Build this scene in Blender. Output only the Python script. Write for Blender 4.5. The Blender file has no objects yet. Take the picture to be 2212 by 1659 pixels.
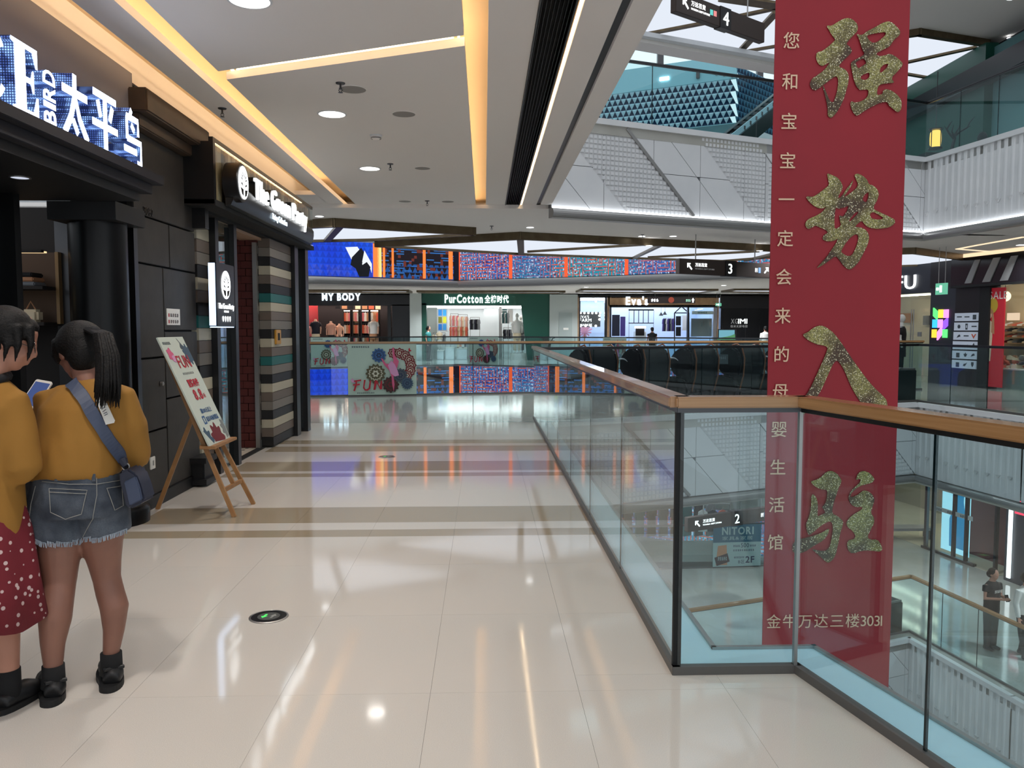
import bpy, bmesh, math, random
from mathutils import Vector, Matrix
random.seed(7)
SC = bpy.context.scene
COL = SC.collection
PI = math.pi

# ---------------------------------------------------------------- camera
FPX, EYE = 1760.0, 1.465
TH = math.atan(119.5/FPX)
PS = math.atan(60*math.cos(TH)/FPX)
cd = bpy.data.cameras.new('camera')
cd.sensor_width = 36.0
cd.lens = 36.0*FPX/2212.0
cd.clip_start, cd.clip_end = 0.05, 300
cam = bpy.data.objects.new('camera', cd)
COL.objects.link(cam)
cam.location = (0, 0, EYE)
cam.rotation_euler = (PI/2-TH, 0, -PS)
SC.camera = cam

# ---------------------------------------------------------------- world, exposure
W = bpy.data.worlds.new('world')
SC.world = W
W.use_nodes = True
bg = W.node_tree.nodes['Background']
bg.inputs[0].default_value = (0.88, 0.94, 1.0, 1)
bg.inputs[1].default_value = 0.98
SC.view_settings.view_transform = 'Standard'
SC.view_settings.look = 'None'
SC.view_settings.gamma = 1.0
SC.view_settings.use_curve_mapping = False
SC.view_settings.exposure = 0.0
SC.cycles.transparent_max_bounces = 40
SC.cycles.max_bounces = 8

# ---------------------------------------------------------------- from the picture to the place
def ray(px, py):
    x = (px-1106)/FPX
    y = -(py-829.5)/FPX
    f = math.cos(TH)+y*math.sin(TH)
    z = -math.sin(TH)+y*math.cos(TH)
    return Vector((x*math.cos(PS)+f*math.sin(PS), -x*math.sin(PS)+f*math.cos(PS), z))
def at_z(px, py, z):
    d = ray(px, py); t = (z-EYE)/d.z
    return Vector((d.x*t, d.y*t, z))
def at_x(px, py, x):
    d = ray(px, py); t = x/d.x
    return Vector((x, d.y*t, EYE+d.z*t))
def at_y(px, py, y):
    d = ray(px, py); t = y/d.y
    return Vector((d.x*t, y, EYE+d.z*t))
def at_plane(px, py, p0, n):
    d = ray(px, py); o = Vector((0, 0, EYE))
    t = (Vector(p0)-o).dot(Vector(n))/d.dot(Vector(n))
    return o+d*t

# ---------------------------------------------------------------- materials (all procedural)
def lin(c):
    c /= 255.0
    return c/12.92 if c <= 0.04045 else ((c+0.055)/1.055)**2.4
def rgb(r, g, b): return (lin(r), lin(g), lin(b), 1)
MATS = {}
def mat(name, col, rough=0.5, metal=0.0, emit=None, es=0.0, noise=None, bump=None, spec=0.5, coat=0.0):
    """noise=(scale, colour2) mixes a second tone in; bump=(scale, strength)."""
    if name in MATS: return MATS[name]
    m = bpy.data.materials.new(name); m.use_nodes = True
    nt = m.node_tree; b = nt.nodes['Principled BSDF']
    b.inputs['Base Color'].default_value = col
    b.inputs['Roughness'].default_value = rough
    b.inputs['Metallic'].default_value = metal
    b.inputs['Specular IOR Level'].default_value = spec
    b.inputs['Coat Weight'].default_value = coat
    b.inputs['Coat Roughness'].default_value = 0.05
    if emit:
        b.inputs['Emission Color'].default_value = emit
        b.inputs['Emission Strength'].default_value = es
    if noise or bump:
        tc = nt.nodes.new('ShaderNodeTexCoord')
    if noise:
        n = nt.nodes.new('ShaderNodeTexNoise'); n.inputs['Scale'].default_value = noise[0]; n.inputs['Detail'].default_value = 6
        mx = nt.nodes.new('ShaderNodeMix'); mx.data_type = 'RGBA'
        mx.inputs[6].default_value = col; mx.inputs[7].default_value = noise[1]
        cr = nt.nodes.new('ShaderNodeMapRange'); cr.inputs[1].default_value = .35; cr.inputs[2].default_value = .7
        nt.links.new(tc.outputs['Object'], n.inputs['Vector'])
        nt.links.new(n.outputs['Fac'], cr.inputs[0]); nt.links.new(cr.outputs[0], mx.inputs[0])
        nt.links.new(mx.outputs[2], b.inputs['Base Color'])
    if bump:
        n2 = nt.nodes.new('ShaderNodeTexNoise'); n2.inputs['Scale'].default_value = bump[0]; n2.inputs['Detail'].default_value = 4
        bp = nt.nodes.new('ShaderNodeBump'); bp.inputs['Strength'].default_value = bump[1]; bp.inputs['Distance'].default_value = .01
        nt.links.new(tc.outputs['Object'], n2.inputs['Vector'])
        nt.links.new(n2.outputs['Fac'], bp.inputs['Height']); nt.links.new(bp.outputs[0], b.inputs['Normal'])
    MATS[name] = m
    return m
def glow(name, col, s):
    if name in MATS: return MATS[name]
    m = bpy.data.materials.new(name); m.use_nodes = True
    nt = m.node_tree; nt.nodes.clear()
    e = nt.nodes.new('ShaderNodeEmission'); e.inputs[0].default_value = col; e.inputs[1].default_value = s
    o = nt.nodes.new('ShaderNodeOutputMaterial'); nt.links.new(e.outputs[0], o.inputs[0])
    MATS[name] = m
    return m
def glass(name, tint, refl=0.05):
    if name in MATS: return MATS[name]
    m = bpy.data.materials.new(name); m.use_nodes = True
    nt = m.node_tree; nt.nodes.clear()
    t = nt.nodes.new('ShaderNodeBsdfTransparent'); t.inputs[0].default_value = tint
    g = nt.nodes.new('ShaderNodeBsdfGlossy'); g.inputs['Roughness'].default_value = 0.0; g.inputs[0].default_value = (1, 1, 1, 1)
    lw = nt.nodes.new('ShaderNodeLayerWeight'); lw.inputs[0].default_value = 0.5
    p = nt.nodes.new('ShaderNodeMath'); p.operation = 'POWER'; p.inputs[1].default_value = 5.0
    q = nt.nodes.new('ShaderNodeMath'); q.operation = 'MULTIPLY_ADD'; q.inputs[1].default_value = 0.9-refl; q.inputs[2].default_value = refl
    mx = nt.nodes.new('ShaderNodeMixShader'); o = nt.nodes.new('ShaderNodeOutputMaterial')
    nt.links.new(lw.outputs['Facing'], p.inputs[0]); nt.links.new(p.outputs[0], q.inputs[0]); nt.links.new(q.outputs[0], mx.inputs[0])
    nt.links.new(t.outputs[0], mx.inputs[1]); nt.links.new(g.outputs[0], mx.inputs[2]); nt.links.new(mx.outputs[0], o.inputs[0])
    MATS[name] = m
    return m
class NT:
    """small helper for hand-wired materials"""
    def __init__(s, name):
        s.m = bpy.data.materials.new(name); s.m.use_nodes = True; s.t = s.m.node_tree; MATS[name] = s.m
        s.b = s.t.nodes['Principled BSDF']
        s.tc = s.t.nodes.new('ShaderNodeTexCoord')
    def n(s, typ, **kw):
        x = s.t.nodes.new('ShaderNode'+typ)
        for k, v in kw.items(): setattr(x, k, v)
        return x
    def l(s, a, b): s.t.links.new(a, b)
    def math(s, op, a, b=None, c=None):
        x = s.n('Math', operation=op)
        for i, v in enumerate((a, b, c)):
            if v is None: continue
            if isinstance(v, (int, float)): x.inputs[i].default_value = v
            else: s.l(v, x.inputs[i])
        return x.outputs[0]
    def mix(s, f, a, b):
        x = s.n('Mix', data_type='RGBA')
        for i, v in ((0, f), (6, a), (7, b)):
            if isinstance(v, (int, float, tuple)): x.inputs[i].default_value = v
            else: s.l(v, x.inputs[i])
        return x.outputs[2]
    def xyz(s, out='Object'):
        x = s.n('SeparateXYZ'); s.l(s.tc.outputs[out], x.inputs[0]); return x.outputs
    def noise(s, scale, detail=3, vec=None):
        x = s.n('TexNoise'); x.inputs['Scale'].default_value = scale; x.inputs['Detail'].default_value = detail
        s.l(vec if vec else s.tc.outputs['Object'], x.inputs['Vector']); return x.outputs['Fac']
    def rng(s, v, a, b, c=0., d=1.):
        x = s.n('MapRange'); s.l(v, x.inputs[0])
        for i, k in enumerate((a, b, c, d)): x.inputs[i+1].default_value = k
        return x.outputs[0]
    def ramp(s, v, stops, interp='LINEAR'):
        x = s.n('ValToRGB'); x.color_ramp.interpolation = interp
        e = x.color_ramp.elements
        while len(e) < len(stops): e.new(.5)
        for k, (p, c) in zip(e, stops): k.position = p; k.color = c
        s.l(v, x.inputs[0]); return x.outputs[0]
    def set(s, k, v):
        if isinstance(v, (int, float, tuple)): s.b.inputs[k].default_value = v
        else: s.l(v, s.b.inputs[k])
        return s

# ---------------------------------------------------------------- mesh building
class MB:
    def __init__(s): s.v = []; s.f = []
    def add(s, vs, fs):
        o = len(s.v); s.v += [Vector(p) for p in vs]; s.f += [[i+o for i in f] for f in fs]; return s
    def box(s, x0, x1, y0, y1, z0, z1):
        return s.add([(x0, y0, z0), (x1, y0, z0), (x1, y1, z0), (x0, y1, z0), (x0, y0, z1), (x1, y0, z1), (x1, y1, z1), (x0, y1, z1)],
                     [(0, 3, 2, 1), (4, 5, 6, 7), (0, 1, 5, 4), (1, 2, 6, 5), (2, 3, 7, 6), (3, 0, 4, 7)])
    def obox(s, c, a, b, d):
        c, a, b, d = Vector(c), Vector(a), Vector(b), Vector(d)
        return s.add([c-a-b-d, c+a-b-d, c+a+b-d, c-a+b-d, c-a-b+d, c+a-b+d, c+a+b+d, c-a+b+d],
                     [(0, 3, 2, 1), (4, 5, 6, 7), (0, 1, 5, 4), (1, 2, 6, 5), (2, 3, 7, 6), (3, 0, 4, 7)])
    def bar(s, p, q, w, h, up=(0, 0, 1), ext=0.0):
        p, q = Vector(p), Vector(q); d = (q-p).normalized(); u = Vector(up)
        r = d.cross(u)
        if r.length < 1e-6: r = d.cross(Vector((1, 0, 0)))
        r.normalize(); u = r.cross(d).normalized()
        return s.obox((p+q)/2, d*((q-p).length/2+ext), r*w/2, u*h/2)
    def loft(s, rings, caps=True, closed=True):
        o = len(s.v); n = len(rings[0])
        for r in rings: s.v += [Vector(p) for p in r]
        k = n if closed else n-1
        for i in range(len(rings)-1):
            for j in range(k):
                a = o+i*n+j; b = o+i*n+(j+1) % n
                s.f.append([a, b, b+n, a+n])
        if caps:
            s.f.append([o+j for j in range(n)][::-1]); s.f.append([o+(len(rings)-1)*n+j for j in range(n)])
        return s
    def tube(s, pts, r, n=8, caps=True, flat=1.0, side=None):
        pts = [Vector(p) for p in pts]; rs = r if isinstance(r, (list, tuple)) else [r]*len(pts)
        rings = []; ref = None
        for i, p in enumerate(pts):
            d = (pts[min(i+1, len(pts)-1)]-pts[max(i-1, 0)]).normalized()
            if ref is None:
                ref = Vector(side) if side else (Vector((0, 0, 1)) if abs(d.z) < .9 else Vector((1, 0, 0)))
            a = (ref-d*ref.dot(d)).normalized(); b = d.cross(a); ref = a
            q = rs[i]; ra, rb = (q if isinstance(q, (list, tuple)) else (q, q*flat))
            rings.append([p+a*math.cos(t)*ra+b*math.sin(t)*rb for t in (2*PI*j/n for j in range(n))])
        return s.loft(rings, caps)
    def lathe(s, prof, n=24, c=(0, 0, 0), axis='z', caps=True):
        c = Vector(c); rings = []
        for r, h in prof:
            ring = []
            for j in range(n):
                t = 2*PI*j/n; x, y = r*math.cos(t), r*math.sin(t)
                ring.append(c+Vector((x, y, h) if axis == 'z' else ((h, x, y) if axis == 'x' else (x, h, y))))
            rings.append(ring)
        return s.loft(rings, caps)
    def ball(s, c, r, n=16, m=10):
        rx, ry, rz = r if isinstance(r, (tuple, list)) else (r, r, r)
        c = Vector(c)
        rings = [[c+Vector((rx*math.sin(a)*math.cos(t), ry*math.sin(a)*math.sin(t), -rz*math.cos(a))) for t in (2*PI*j/n for j in range(n))]
                 for a in (PI*(i+.02)/(m) if i == 0 else PI*i/m if i < m else PI-.02 for i in range(m+1))]
        return s.loft(rings)
    def prism(s, poly, d, o=(0, 0, 0), ux=(1, 0, 0), uy=(0, 1, 0)):
        """2-D polygon in the frame o/ux/uy pushed along the frame normal by d=(d0,d1)"""
        o, ux, uy = Vector(o), Vector(ux), Vector(uy); n = ux.cross(uy)
        k = len(poly)
        return s.add([o+ux*x+uy*y+n*d[0] for x, y in poly]+[o+ux*x+uy*y+n*d[1] for x, y in poly],
                     [list(range(k))[::-1], list(range(k, 2*k))]+[[i, (i+1) % k, k+(i+1) % k, k+i] for i in range(k)])
    def mesh(s, name, m=None, smooth=False, bevel=0.0, org=None):
        me = bpy.data.meshes.new(name)
        org = Vector(org) if org is not None else Vector((0, 0, 0))
        me.from_pydata([p-org for p in s.v], [], s.f)
        bm = bmesh.new(); bm.from_mesh(me)
        bmesh.ops.recalc_face_normals(bm, faces=bm.faces)
        if bevel > 0:
            bmesh.ops.bevel(bm, geom=list(bm.edges), offset=bevel, segments=2, affect='EDGES', clamp_overlap=True)
        bm.to_mesh(me); bm.free()
        if smooth:
            me.polygons.foreach_set('use_smooth', [True]*len(me.polygons))
        if m: me.materials.append(m if not isinstance(m, str) else MATS[m])
        return me
    def base(s):
        xs = [p.x for p in s.v]; ys = [p.y for p in s.v]; zs = [p.z for p in s.v]
        return Vector(((min(xs)+max(xs))/2, (min(ys)+max(ys))/2, min(zs)))
    def build(s, name, m, parent=None, smooth=False, bevel=0.0, uv=None):
        b = s.base()
        me = s.mesh(name, m, smooth, bevel, b)
        return put(name, me, b, parent)
WL = {}
def put(name, me, loc, parent=None, rot=None):
    """link one mesh object; loc is in world space (before the parent is turned)"""
    o = bpy.data.objects.new(name, me); COL.objects.link(o)
    loc = Vector(loc)
    if parent is not None:
        o.parent = parent; o.location = loc-WL.get(parent.name, Vector((0, 0, 0)))
    else: o.location = loc
    if rot: o.rotation_euler = rot
    WL[o.name] = loc.copy()
    return o
def smooth_angle(o, deg=40):
    me = o.data
    me.polygons.foreach_set('use_smooth', [True]*len(me.polygons))
    bm = bmesh.new(); bm.from_mesh(me)
    for e in bm.edges:
        if len(e.link_faces) == 2 and e.calc_face_angle(0) > math.radians(deg): e.smooth = False
    bm.to_mesh(me); bm.free(); return o
def tag(o, label, cat, group=None):
    o['label'] = label; o['category'] = cat
    if group: o['group'] = group
    return o
def thing(name, label, cat, loc=(0, 0, 0), group=None):
    o = bpy.data.objects.new(name, None); COL.objects.link(o)
    o.location = loc; o.empty_display_size = .1; WL[o.name] = Vector(loc)
    return tag(o, label, cat, group)
def struct(o, label=None):
    o['kind'] = 'structure'
    if label: o['label'] = label
    return o
def sroot(name, label=None, loc=(0, 0, 0)):
    o = bpy.data.objects.new(name, None); COL.objects.link(o); o.location = loc; WL[o.name] = Vector(loc)
    return struct(o, label)
def dup(o, parent=None, loc=None, rotz=None, label=None):
    c = o.copy(); COL.objects.link(c); c.parent = parent
    if loc is not None: c.location = loc
    if rotz is not None: c.rotation_euler = (0, 0, rotz)
    if label: c['label'] = label
    for ch in list(o.children): dup(ch, c)
    return c
# ---- polygons
def clip(poly, a, b, c):
    """keep the part of a convex 2-D polygon with a*x+b*y+c >= 0"""
    out = []
    for i in range(len(poly)):
        p, q = poly[i], poly[(i+1) % len(poly)]
        dp, dq = a*p[0]+b*p[1]+c, a*q[0]+b*q[1]+c
        if dp >= 0: out.append(p)
        if (dp > 0 > dq) or (dp < 0 < dq):
            t = dp/(dp-dq); out.append((p[0]+(q[0]-p[0])*t, p[1]+(q[1]-p[1])*t))
    return out
def area(p): return abs(sum(p[i][0]*p[(i+1) % len(p)][1]-p[(i+1) % len(p)][0]*p[i][1] for i in range(len(p))))/2 if len(p) > 2 else 0
def inset(poly, d):
    """shrink a convex polygon"""
    cx = sum(p[0] for p in poly)/len(poly); cy = sum(p[1] for p in poly)/len(poly)
    out = poly
    for i in range(len(poly)):
        p, q = poly[i], poly[(i+1) % len(poly)]
        nx, ny = -(q[1]-p[1]), q[0]-p[0]; L = math.hypot(nx, ny)
        if L < 1e-6: continue
        nx /= L; ny /= L
        if nx*(cx-p[0])+ny*(cy-p[1]) < 0: nx, ny = -nx, -ny
        out = clip(out, nx, ny, -(nx*p[0]+ny*p[1])-d)
    return out
# ---- writing
_tc = bpy.data.curves.new('lettering', 'FONT'); _tc.resolution_u = 3
_to = bpy.data.objects.new('lettering', _tc); COL.objects.link(_to)
_gl = {}
def glyph(ch, ext=0.0, bold=0.0):
    k = (ch, ext, bold)
    if k not in _gl:
        _tc.body = ch; _tc.extrude = ext; _tc.offset = bold
        me = _to.to_mesh()
        _gl[k] = ([v.co.copy() for v in me.vertices], [list(p.vertices) for p in me.polygons])
        _to.to_mesh_clear()
    return _gl[k]
def write(text, size, o, ux, uy, m, parent, name='letter', ext=0.004, bold=0.0, gap=0.12, width=None, align='l', joined=False, squeeze=1.0):
    """raised letters; o = baseline start, ux/uy = reading and up direction; every letter a part of its own unless joined"""
    o, ux, uy = Vector(o), Vector(ux).normalized(), Vector(uy).normalized(); n = ux.cross(uy)
    x = 0.0; lay = []
    for ch in text:
        if ch == ' ': x += .35; continue
        vs, fs = glyph(ch, round(ext/size, 4), bold)
        if not vs: continue
        a = min(p.x for p in vs); b = max(p.x for p in vs)
        if ord(ch) > 0x2E80: lay.append((x-0.0, vs, fs)); x += 1.06
        else: lay.append((x-a, vs, fs)); x += (b-a)+gap
    tot = max(x-gap, .01)
    sx = size*squeeze if width is None else width/tot
    sh = {'l': 0, 'c': -tot/2, 'r': -tot}[align]
    made = []; jb = MB()
    for off, vs, fs in lay:
        b = jb if joined else MB()
        b.add([o+ux*((p.x+off+sh)*sx)+uy*(p.y*size)+n*(p.z*size+ext) for p in vs], fs)
        if not joined: made.append(b.build(name, m, parent))
    if joined and jb.v: made.append(jb.build(name, m, parent))
    return made
_cc = bpy.data.curves.new('outline', 'CURVE'); _cc.dimensions = '2D'; _cc.fill_mode = 'BOTH'
_co = bpy.data.objects.new('outline', _cc); COL.objects.link(_co)
def outline(loops, ext=0.002):
    """2-D loops (later ones may be holes) -> filled flat solid as vertex/face lists"""
    _cc.splines.clear(); _cc.extrude = ext
    for L in loops:
        sp = _cc.splines.new('POLY'); sp.points.add(len(L)-1); sp.use_cyclic_u = True
        for p, (x, y) in zip(sp.points, L): p.co = (x, y, 0, 1)
    me = _co.to_mesh(); r = ([v.co.copy() for v in me.vertices], [list(p.vertices) for p in me.polygons]); _co.to_mesh_clear()
    return r
def rounded(x0, x1, y0, y1, r, n=4):
    out = []
    for cx, cy, a in ((x1-r, y1-r, 0), (x0+r, y1-r, 90), (x0+r, y0+r, 180), (x1-r, y0+r, 270)):
        for i in range(n+1):
            t = math.radians(a+90*i/n); out.append((cx+r*math.cos(t), cy+r*math.sin(t)))
    return out
def soft(poly, n=2):
    for _ in range(n):
        q = []
        for i in range(len(poly)):
            a, b = poly[i], poly[(i+1) % len(poly)]
            q += [(a[0]*.75+b[0]*.25, a[1]*.75+b[1]*.25), (a[0]*.25+b[0]*.75, a[1]*.25+b[1]*.75)]
        poly = q
    return poly
def disc(cx, cy, r, n=20): return [(cx+r*math.cos(2*PI*i/n), cy+r*math.sin(2*PI*i/n)) for i in range(n)]
def dashes(n, size, o, ux, uy, m, parent, width, name='lettering', ext=.001, seed=1):
    """a line of print too small to read: blocks of the height and spacing of the characters"""
    r = random.Random(seed); o, ux, uy = Vector(o), Vector(ux).normalized(), Vector(uy).normalized()
    b = MB(); w = width/n
    for i in range(n):
        x = w*i
        for k in range(3):
            y = size*(.08+.32*k); l = w*r.uniform(.5, .85)
            b.prism([(x, y), (x+l, y), (x+l, y+size*.16), (x, y+size*.16)], (0, ext), o, ux, uy)
        b.prism([(x+w*.35, 0), (x+w*.5, 0), (x+w*.5, size), (x+w*.35, size)], (0, ext), o, ux, uy)
    return b.build(name, m, parent)
# ================================================================ materials
WHITE = (1, 1, 1, 1)
nt = NT('polished_tile')      # cream speckled stone, polished
sp = nt.rng(nt.noise(420, 2), .42, .62)
big = nt.rng(nt.noise(1.1, 3), .3, .7)
c = nt.mix(sp, rgb(204, 198, 190), rgb(224, 219, 211))
c2 = nt.mix(big, c, rgb(216, 209, 200))
nt.set('Base Color', c2).set('Roughness', nt.rng(nt.noise(3.0, 4), .3, .7, .045, .085)).set('Specular IOR Level', .6)
nt = NT('brown_band_tile')
sp = nt.rng(nt.noise(380, 2), .4, .6)
nt.set('Base Color', nt.mix(sp, rgb(160, 145, 122), rgb(176, 162, 140))).set('Roughness', .07).set('Specular IOR Level', .6)
mat('grout', rgb(150, 142, 132), .7)
mat('ceiling_paint', rgb(228, 222, 217), .9, bump=(60, .02))
mat('cove_paint', rgb(225, 200, 165), .9)
mat('white_panel', rgb(214, 215, 216), .45, noise=(2.0, rgb(206, 208, 210)))
mat('grid_panel', rgb(202, 203, 204), .5)
mat('panel_gap', rgb(95, 97, 100), .8)
mat('ledge_white', rgb(206, 238, 250), .35, noise=(3, rgb(198, 232, 246)))  # white ledge; cyan of skylight and glass put into its colour
mat('steel', rgb(168, 166, 164), .38, .9, bump=(14, .05))
mat('dark_steel', rgb(86, 86, 88), .3, 1.0)
mat('bronze', rgb(108, 95, 74), .38, 0.85, noise=(6, rgb(92, 78, 60)))
mat('black_metal', rgb(18, 18, 20), .35)
mat('matte_black', rgb(14, 14, 16), .7)
nt = NT('handrail_wood')
x = nt.n('TexNoise'); mp = nt.n('Mapping'); mp.inputs['Scale'].default_value = (1, 1, 40)
nt.l(nt.tc.outputs['Object'], mp.inputs[0]); nt.l(mp.outputs[0], x.inputs['Vector']); x.inputs['Scale'].default_value = 2.2
nt.set('Base Color', nt.mix(x.outputs['Fac'], rgb(150, 110, 70), rgb(184, 144, 100))).set('Roughness', .22).set('Coat Weight', .4)
glass('rail_glass', (0.84, 0.93, 0.94, 1), .055)
glass('shop_glass', (0.86, 0.93, 0.94, 1), .05)
glass('clear_glass', (0.94, 0.97, 0.97, 1), .04)
mat('channel_grey', rgb(92, 90, 88), .45)
mat('glass_edge', rgb(8, 26, 30), .1)
glow('panel_light', (0.84, 0.90, 1.0, 1), 0.95)
glow('warm_strip', (1.0, 0.72, 0.42, 1), 13.0)
glow('white_strip', (0.92, 0.96, 1.0, 1), 5.0)
glow('downlight', (1.0, 0.95, 0.88, 1), 6.0)
glow('spot_white', (0.95, 0.98, 1.0, 1), 7.0)
mat('far_floor', rgb(178, 178, 172), .08, spec=.6, noise=(1.2, rgb(165, 163, 155)))

# ================================================================ outlines shared by the storeys
VOID = [(2.26, .50), (1.50, 3.58), (1.04, 3.58), (1.04, 12.70), (4.95, 14.35), (8.55, 15.75), (8.92, 13.1), (9.6, 8.0), (9.9, 0.5)]
RAIL = [(1.98, .45), (1.33, 3.35), (.81, 3.35), (.81, 13.20), (4.86, 14.65), (8.72, 16.08), (9.12, 13.3), (9.85, 8.0)]
BACK = [(-6.2, 17.2), (-2.96, 17.72), (1.1, 18.42), (5.0, 18.75), (10.5, 19.2)]           # far edge of the cross walk
FAR = [(-9.5, 29.2), (-6.25, 30.4), (-1.05, 33.0), (4.3, 30.1), (6.8, 28.4), (10.5, 25.6)]   # far edge of the second well
YF = 38.0                                                                                    # front of the far shops
STOREY = 4.75

# ---------------------------------------------------------------- our floor, tile by tile
fl = sroot('floor', 'polished cream stone floor of the gallery with brown cross bands')
b = MB(); b.box(-3.2, 1.02, -2.5, 3.36, -.30, -.012); b.box(-3.2, 1.02, 3.36, 12.7, -.30, -.012)
put('screed', b.mesh('screed', 'grout'), (0, 0, 0), fl)
XS = [-2.82, -2.62, -2.02, -1.42, -.82, -.22, .38, .98, 1.58, 2.2]
YS = [-2.4, -1.3, -.2, .9, 2.0, 3.2, 4.1, 5.0, 5.70, 5.90, 6.12, 6.66, 7.35, 8.05, 8.25, 8.38, 8.98, 9.72, 10.16, 10.38, 10.72, 11.3, 12.0, 12.68]
BANDS = {(5.70, 5.90), (6.12, 6.66), (8.05, 8.25), (8.38, 8.98), (9.72, 10.16), (10.38, 10.72)}
cache = {}
for i in range(len(XS)-1):
    for j in range(len(YS)-1):
        x0, x1, y0, y1 = XS[i], XS[i+1], YS[j], YS[j+1]
        band = (y0, y1) in BANDS and -2.7 < x0 and x0 > -2.63
        p = [(x0, y0), (x1, y0), (x1, y1), (x0, y1)]
        pieces = []
        up = clip(p, 0, 1, -3.35); dn = clip(p, 0, -1, 3.35)
        if area(up) > 1e-4: pieces.append(clip(up, -1, 0, .80))
        if area(dn) > 1e-4:
            # boundary B'->C towards the camera
            (ax, ay), (bx, by) = RAIL[1], RAIL[0]
            pieces.append(clip(dn, (by-ay), -(bx-ax), -((by-ay)*ax-(bx-ax)*ay)))
        if len(pieces) == 2 and area(pieces[0]) > 1e-4 and area(pieces[1]) > 1e-4 and abs(area(pieces[0])+area(pieces[1])-area(p)) < 1e-4: pieces = [p]
        for q in pieces:
            if area(q) < .004: continue
            g = inset(q, .0005)
            if area(g) < .003: continue
            m = 'brown_band_tile' if band else 'polished_tile'
            cx = sum(t[0] for t in g)/len(g); cy = sum(t[1] for t in g)/len(g)
            key = (m, tuple((round(t[0]-cx, 3), round(t[1]-cy, 3)) for t in g))
            if key not in cache:
                cache[key] = MB().prism([(t[0]-cx, t[1]-cy) for t in g], (-.012, 0)).mesh('floor_tile', m)
            put('floor_tile', cache[key], (cx, cy, 0), fl)
# slab under the ledge and the white ledge outside the glass
led = sroot('trim_1', 'pale slab ledge outside the glass of the near railings')
for k in range(3):
    a, b2 = VOID[k], VOID[k+1]; c_, d_ = RAIL[k], RAIL[k+1]
    if k == 2: b2 = (1.04, 12.70); d_ = (.81, 13.2)
    m = MB().prism([c_, d_, b2, a], (-.02, .012)); m.build('ledge', 'ledge_white', led)
    m = MB(); m.bar((*a, -.02), (*b2, -.02), .02, .09, ext=.01); m.build('ledge_edge', 'steel', led)
m = MB(); m.box(1.0, 1.03, 3.6, 12.7, -1.45, -.05); struct(m.build('wall_slab_edge', 'white_panel'), 'white slab edge under the gallery railing')

# ---------------------------------------------------------------- railings
def railing(name, label, pts, z, panes, handrail=True, posts=None, group=None, top=1.15, wood=True, dark=(), channel=True, thick=.012):
    mid = Vector((sum(p[0] for p in pts)/len(pts), sum(p[1] for p in pts)/len(pts), z))
    t = thing(name, label, 'railing', mid, group)
    for k in range(len(pts)-1):
        p, q = Vector((*pts[k], z)), Vector((*pts[k+1], z)); L = (q-p).length; d = (q-p)/L
        n = panes[k]; w = L/n
        for i in range(n):
            a, b_ = p+d*(w*i+.006), p+d*(w*(i+1)-.006)
            m = MB(); m.bar(a+Vector((0, 0, top/2+.0)), b_+Vector((0, 0, top/2)), thick, top-.05); m.build('glass_pane', 'rail_glass', t)
        if n > 1:
            for i in range(1, n):
                m = MB(); a = p+d*(w*i); m.bar(a+Vector((0, 0, .03)), a+Vector((0, 0, top-.03)), .008, .012, up=d); m.build('glass_joint', 'glass_edge', t)
        if channel:
            m = MB(); m.bar(p+Vector((0, 0, .018)), q+Vector((0, 0, .018)), .035, .036, ext=.015); m.build('base_channel', 'channel_grey', t)
        if handrail:
            h = MB()
            if wood: h.bar(p+Vector((0, 0, top+.012)), q+Vector((0, 0, top+.012)), .095, .046, ext=.02)
            else: h.bar(p+Vector((0, 0, top)), q+Vector((0, 0, top)), .05, .03, ext=.02)
            h.build('handrail', 'handrail_wood' if wood else 'dark_steel', t, bevel=.006)
            m = MB(); m.bar(p+Vector((0, 0, top-.02)), q+Vector((0, 0, top-.02)), .03, .025, ext=.01); m.build('rail_channel', 'dark_steel', t)
    for (x, y, w_) in (posts or []):
        m = MB(); m.box(x-w_/2, x+w_/2, y-.012, y+.012, z+.01, z+top-.03); m.build('edge_post', 'matte_black' if w_ > .03 else 'steel', t)
    return t
railing('glass_railing', 'glass railing with wooden handrail running along the long side of the gallery', RAIL[2:4], 0, [7], posts=[(.816, 3.365, .034)])
railing('glass_railing', 'short glass railing with wooden handrail at the gallery corner before the red banner', RAIL[1:3], 0, [1], posts=[(1.32, 3.345, .014)])
p0, p1 = Vector(RAIL[1]), Vector(RAIL[0])
railing('glass_railing', 'slanting glass railing with wooden handrail beside the nearest floor tiles', [RAIL[1], tuple(p1)], 0, [4])
railing('glass_railing', 'glass railing with dark rail in front of the massage chairs', RAIL[3:6], 0, [4, 3], wood=False)
railing('glass_railing', 'glass railing with dark rail along the gallery of the shoe shop', RAIL[5:8], 0, [3, 4], wood=False)
railing('glass_railing', 'glass railing with thin wooden rail carrying the large flower poster', BACK, 0, [3, 3, 3, 4], wood=True)
railing('glass_railing', 'far glass railing in front of the green and black shops', FAR, 0, [3, 5, 6, 3, 4], wood=False)
railing('glass_railing', 'upper storey glass railing above the triangle panelled parapet', RAIL[3:6], STOREY, [2, 2], wood=False)
railing('glass_railing', 'upper storey glass railing above the pleated parapet', RAIL[5:8], STOREY, [3, 4], wood=False)
railing('glass_railing', 'lower storey glass railing on the cross walk under the massage chairs', RAIL[3:6], -STOREY, [3, 3], wood=True)
railing('glass_railing', 'lower storey glass railing with bronze rail beside the walking men', RAIL[5:8], -STOREY, [3, 4], wood=True)
BACK2 = [(-6.2, 19.6), (1.1, 20.4), (5.0, 20.6), (10.5, 21.0)]
railing('glass_railing', 'lower storey glass railing that carries the blue furniture poster', BACK2, -STOREY, [3, 3, 4], wood=False)
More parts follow.
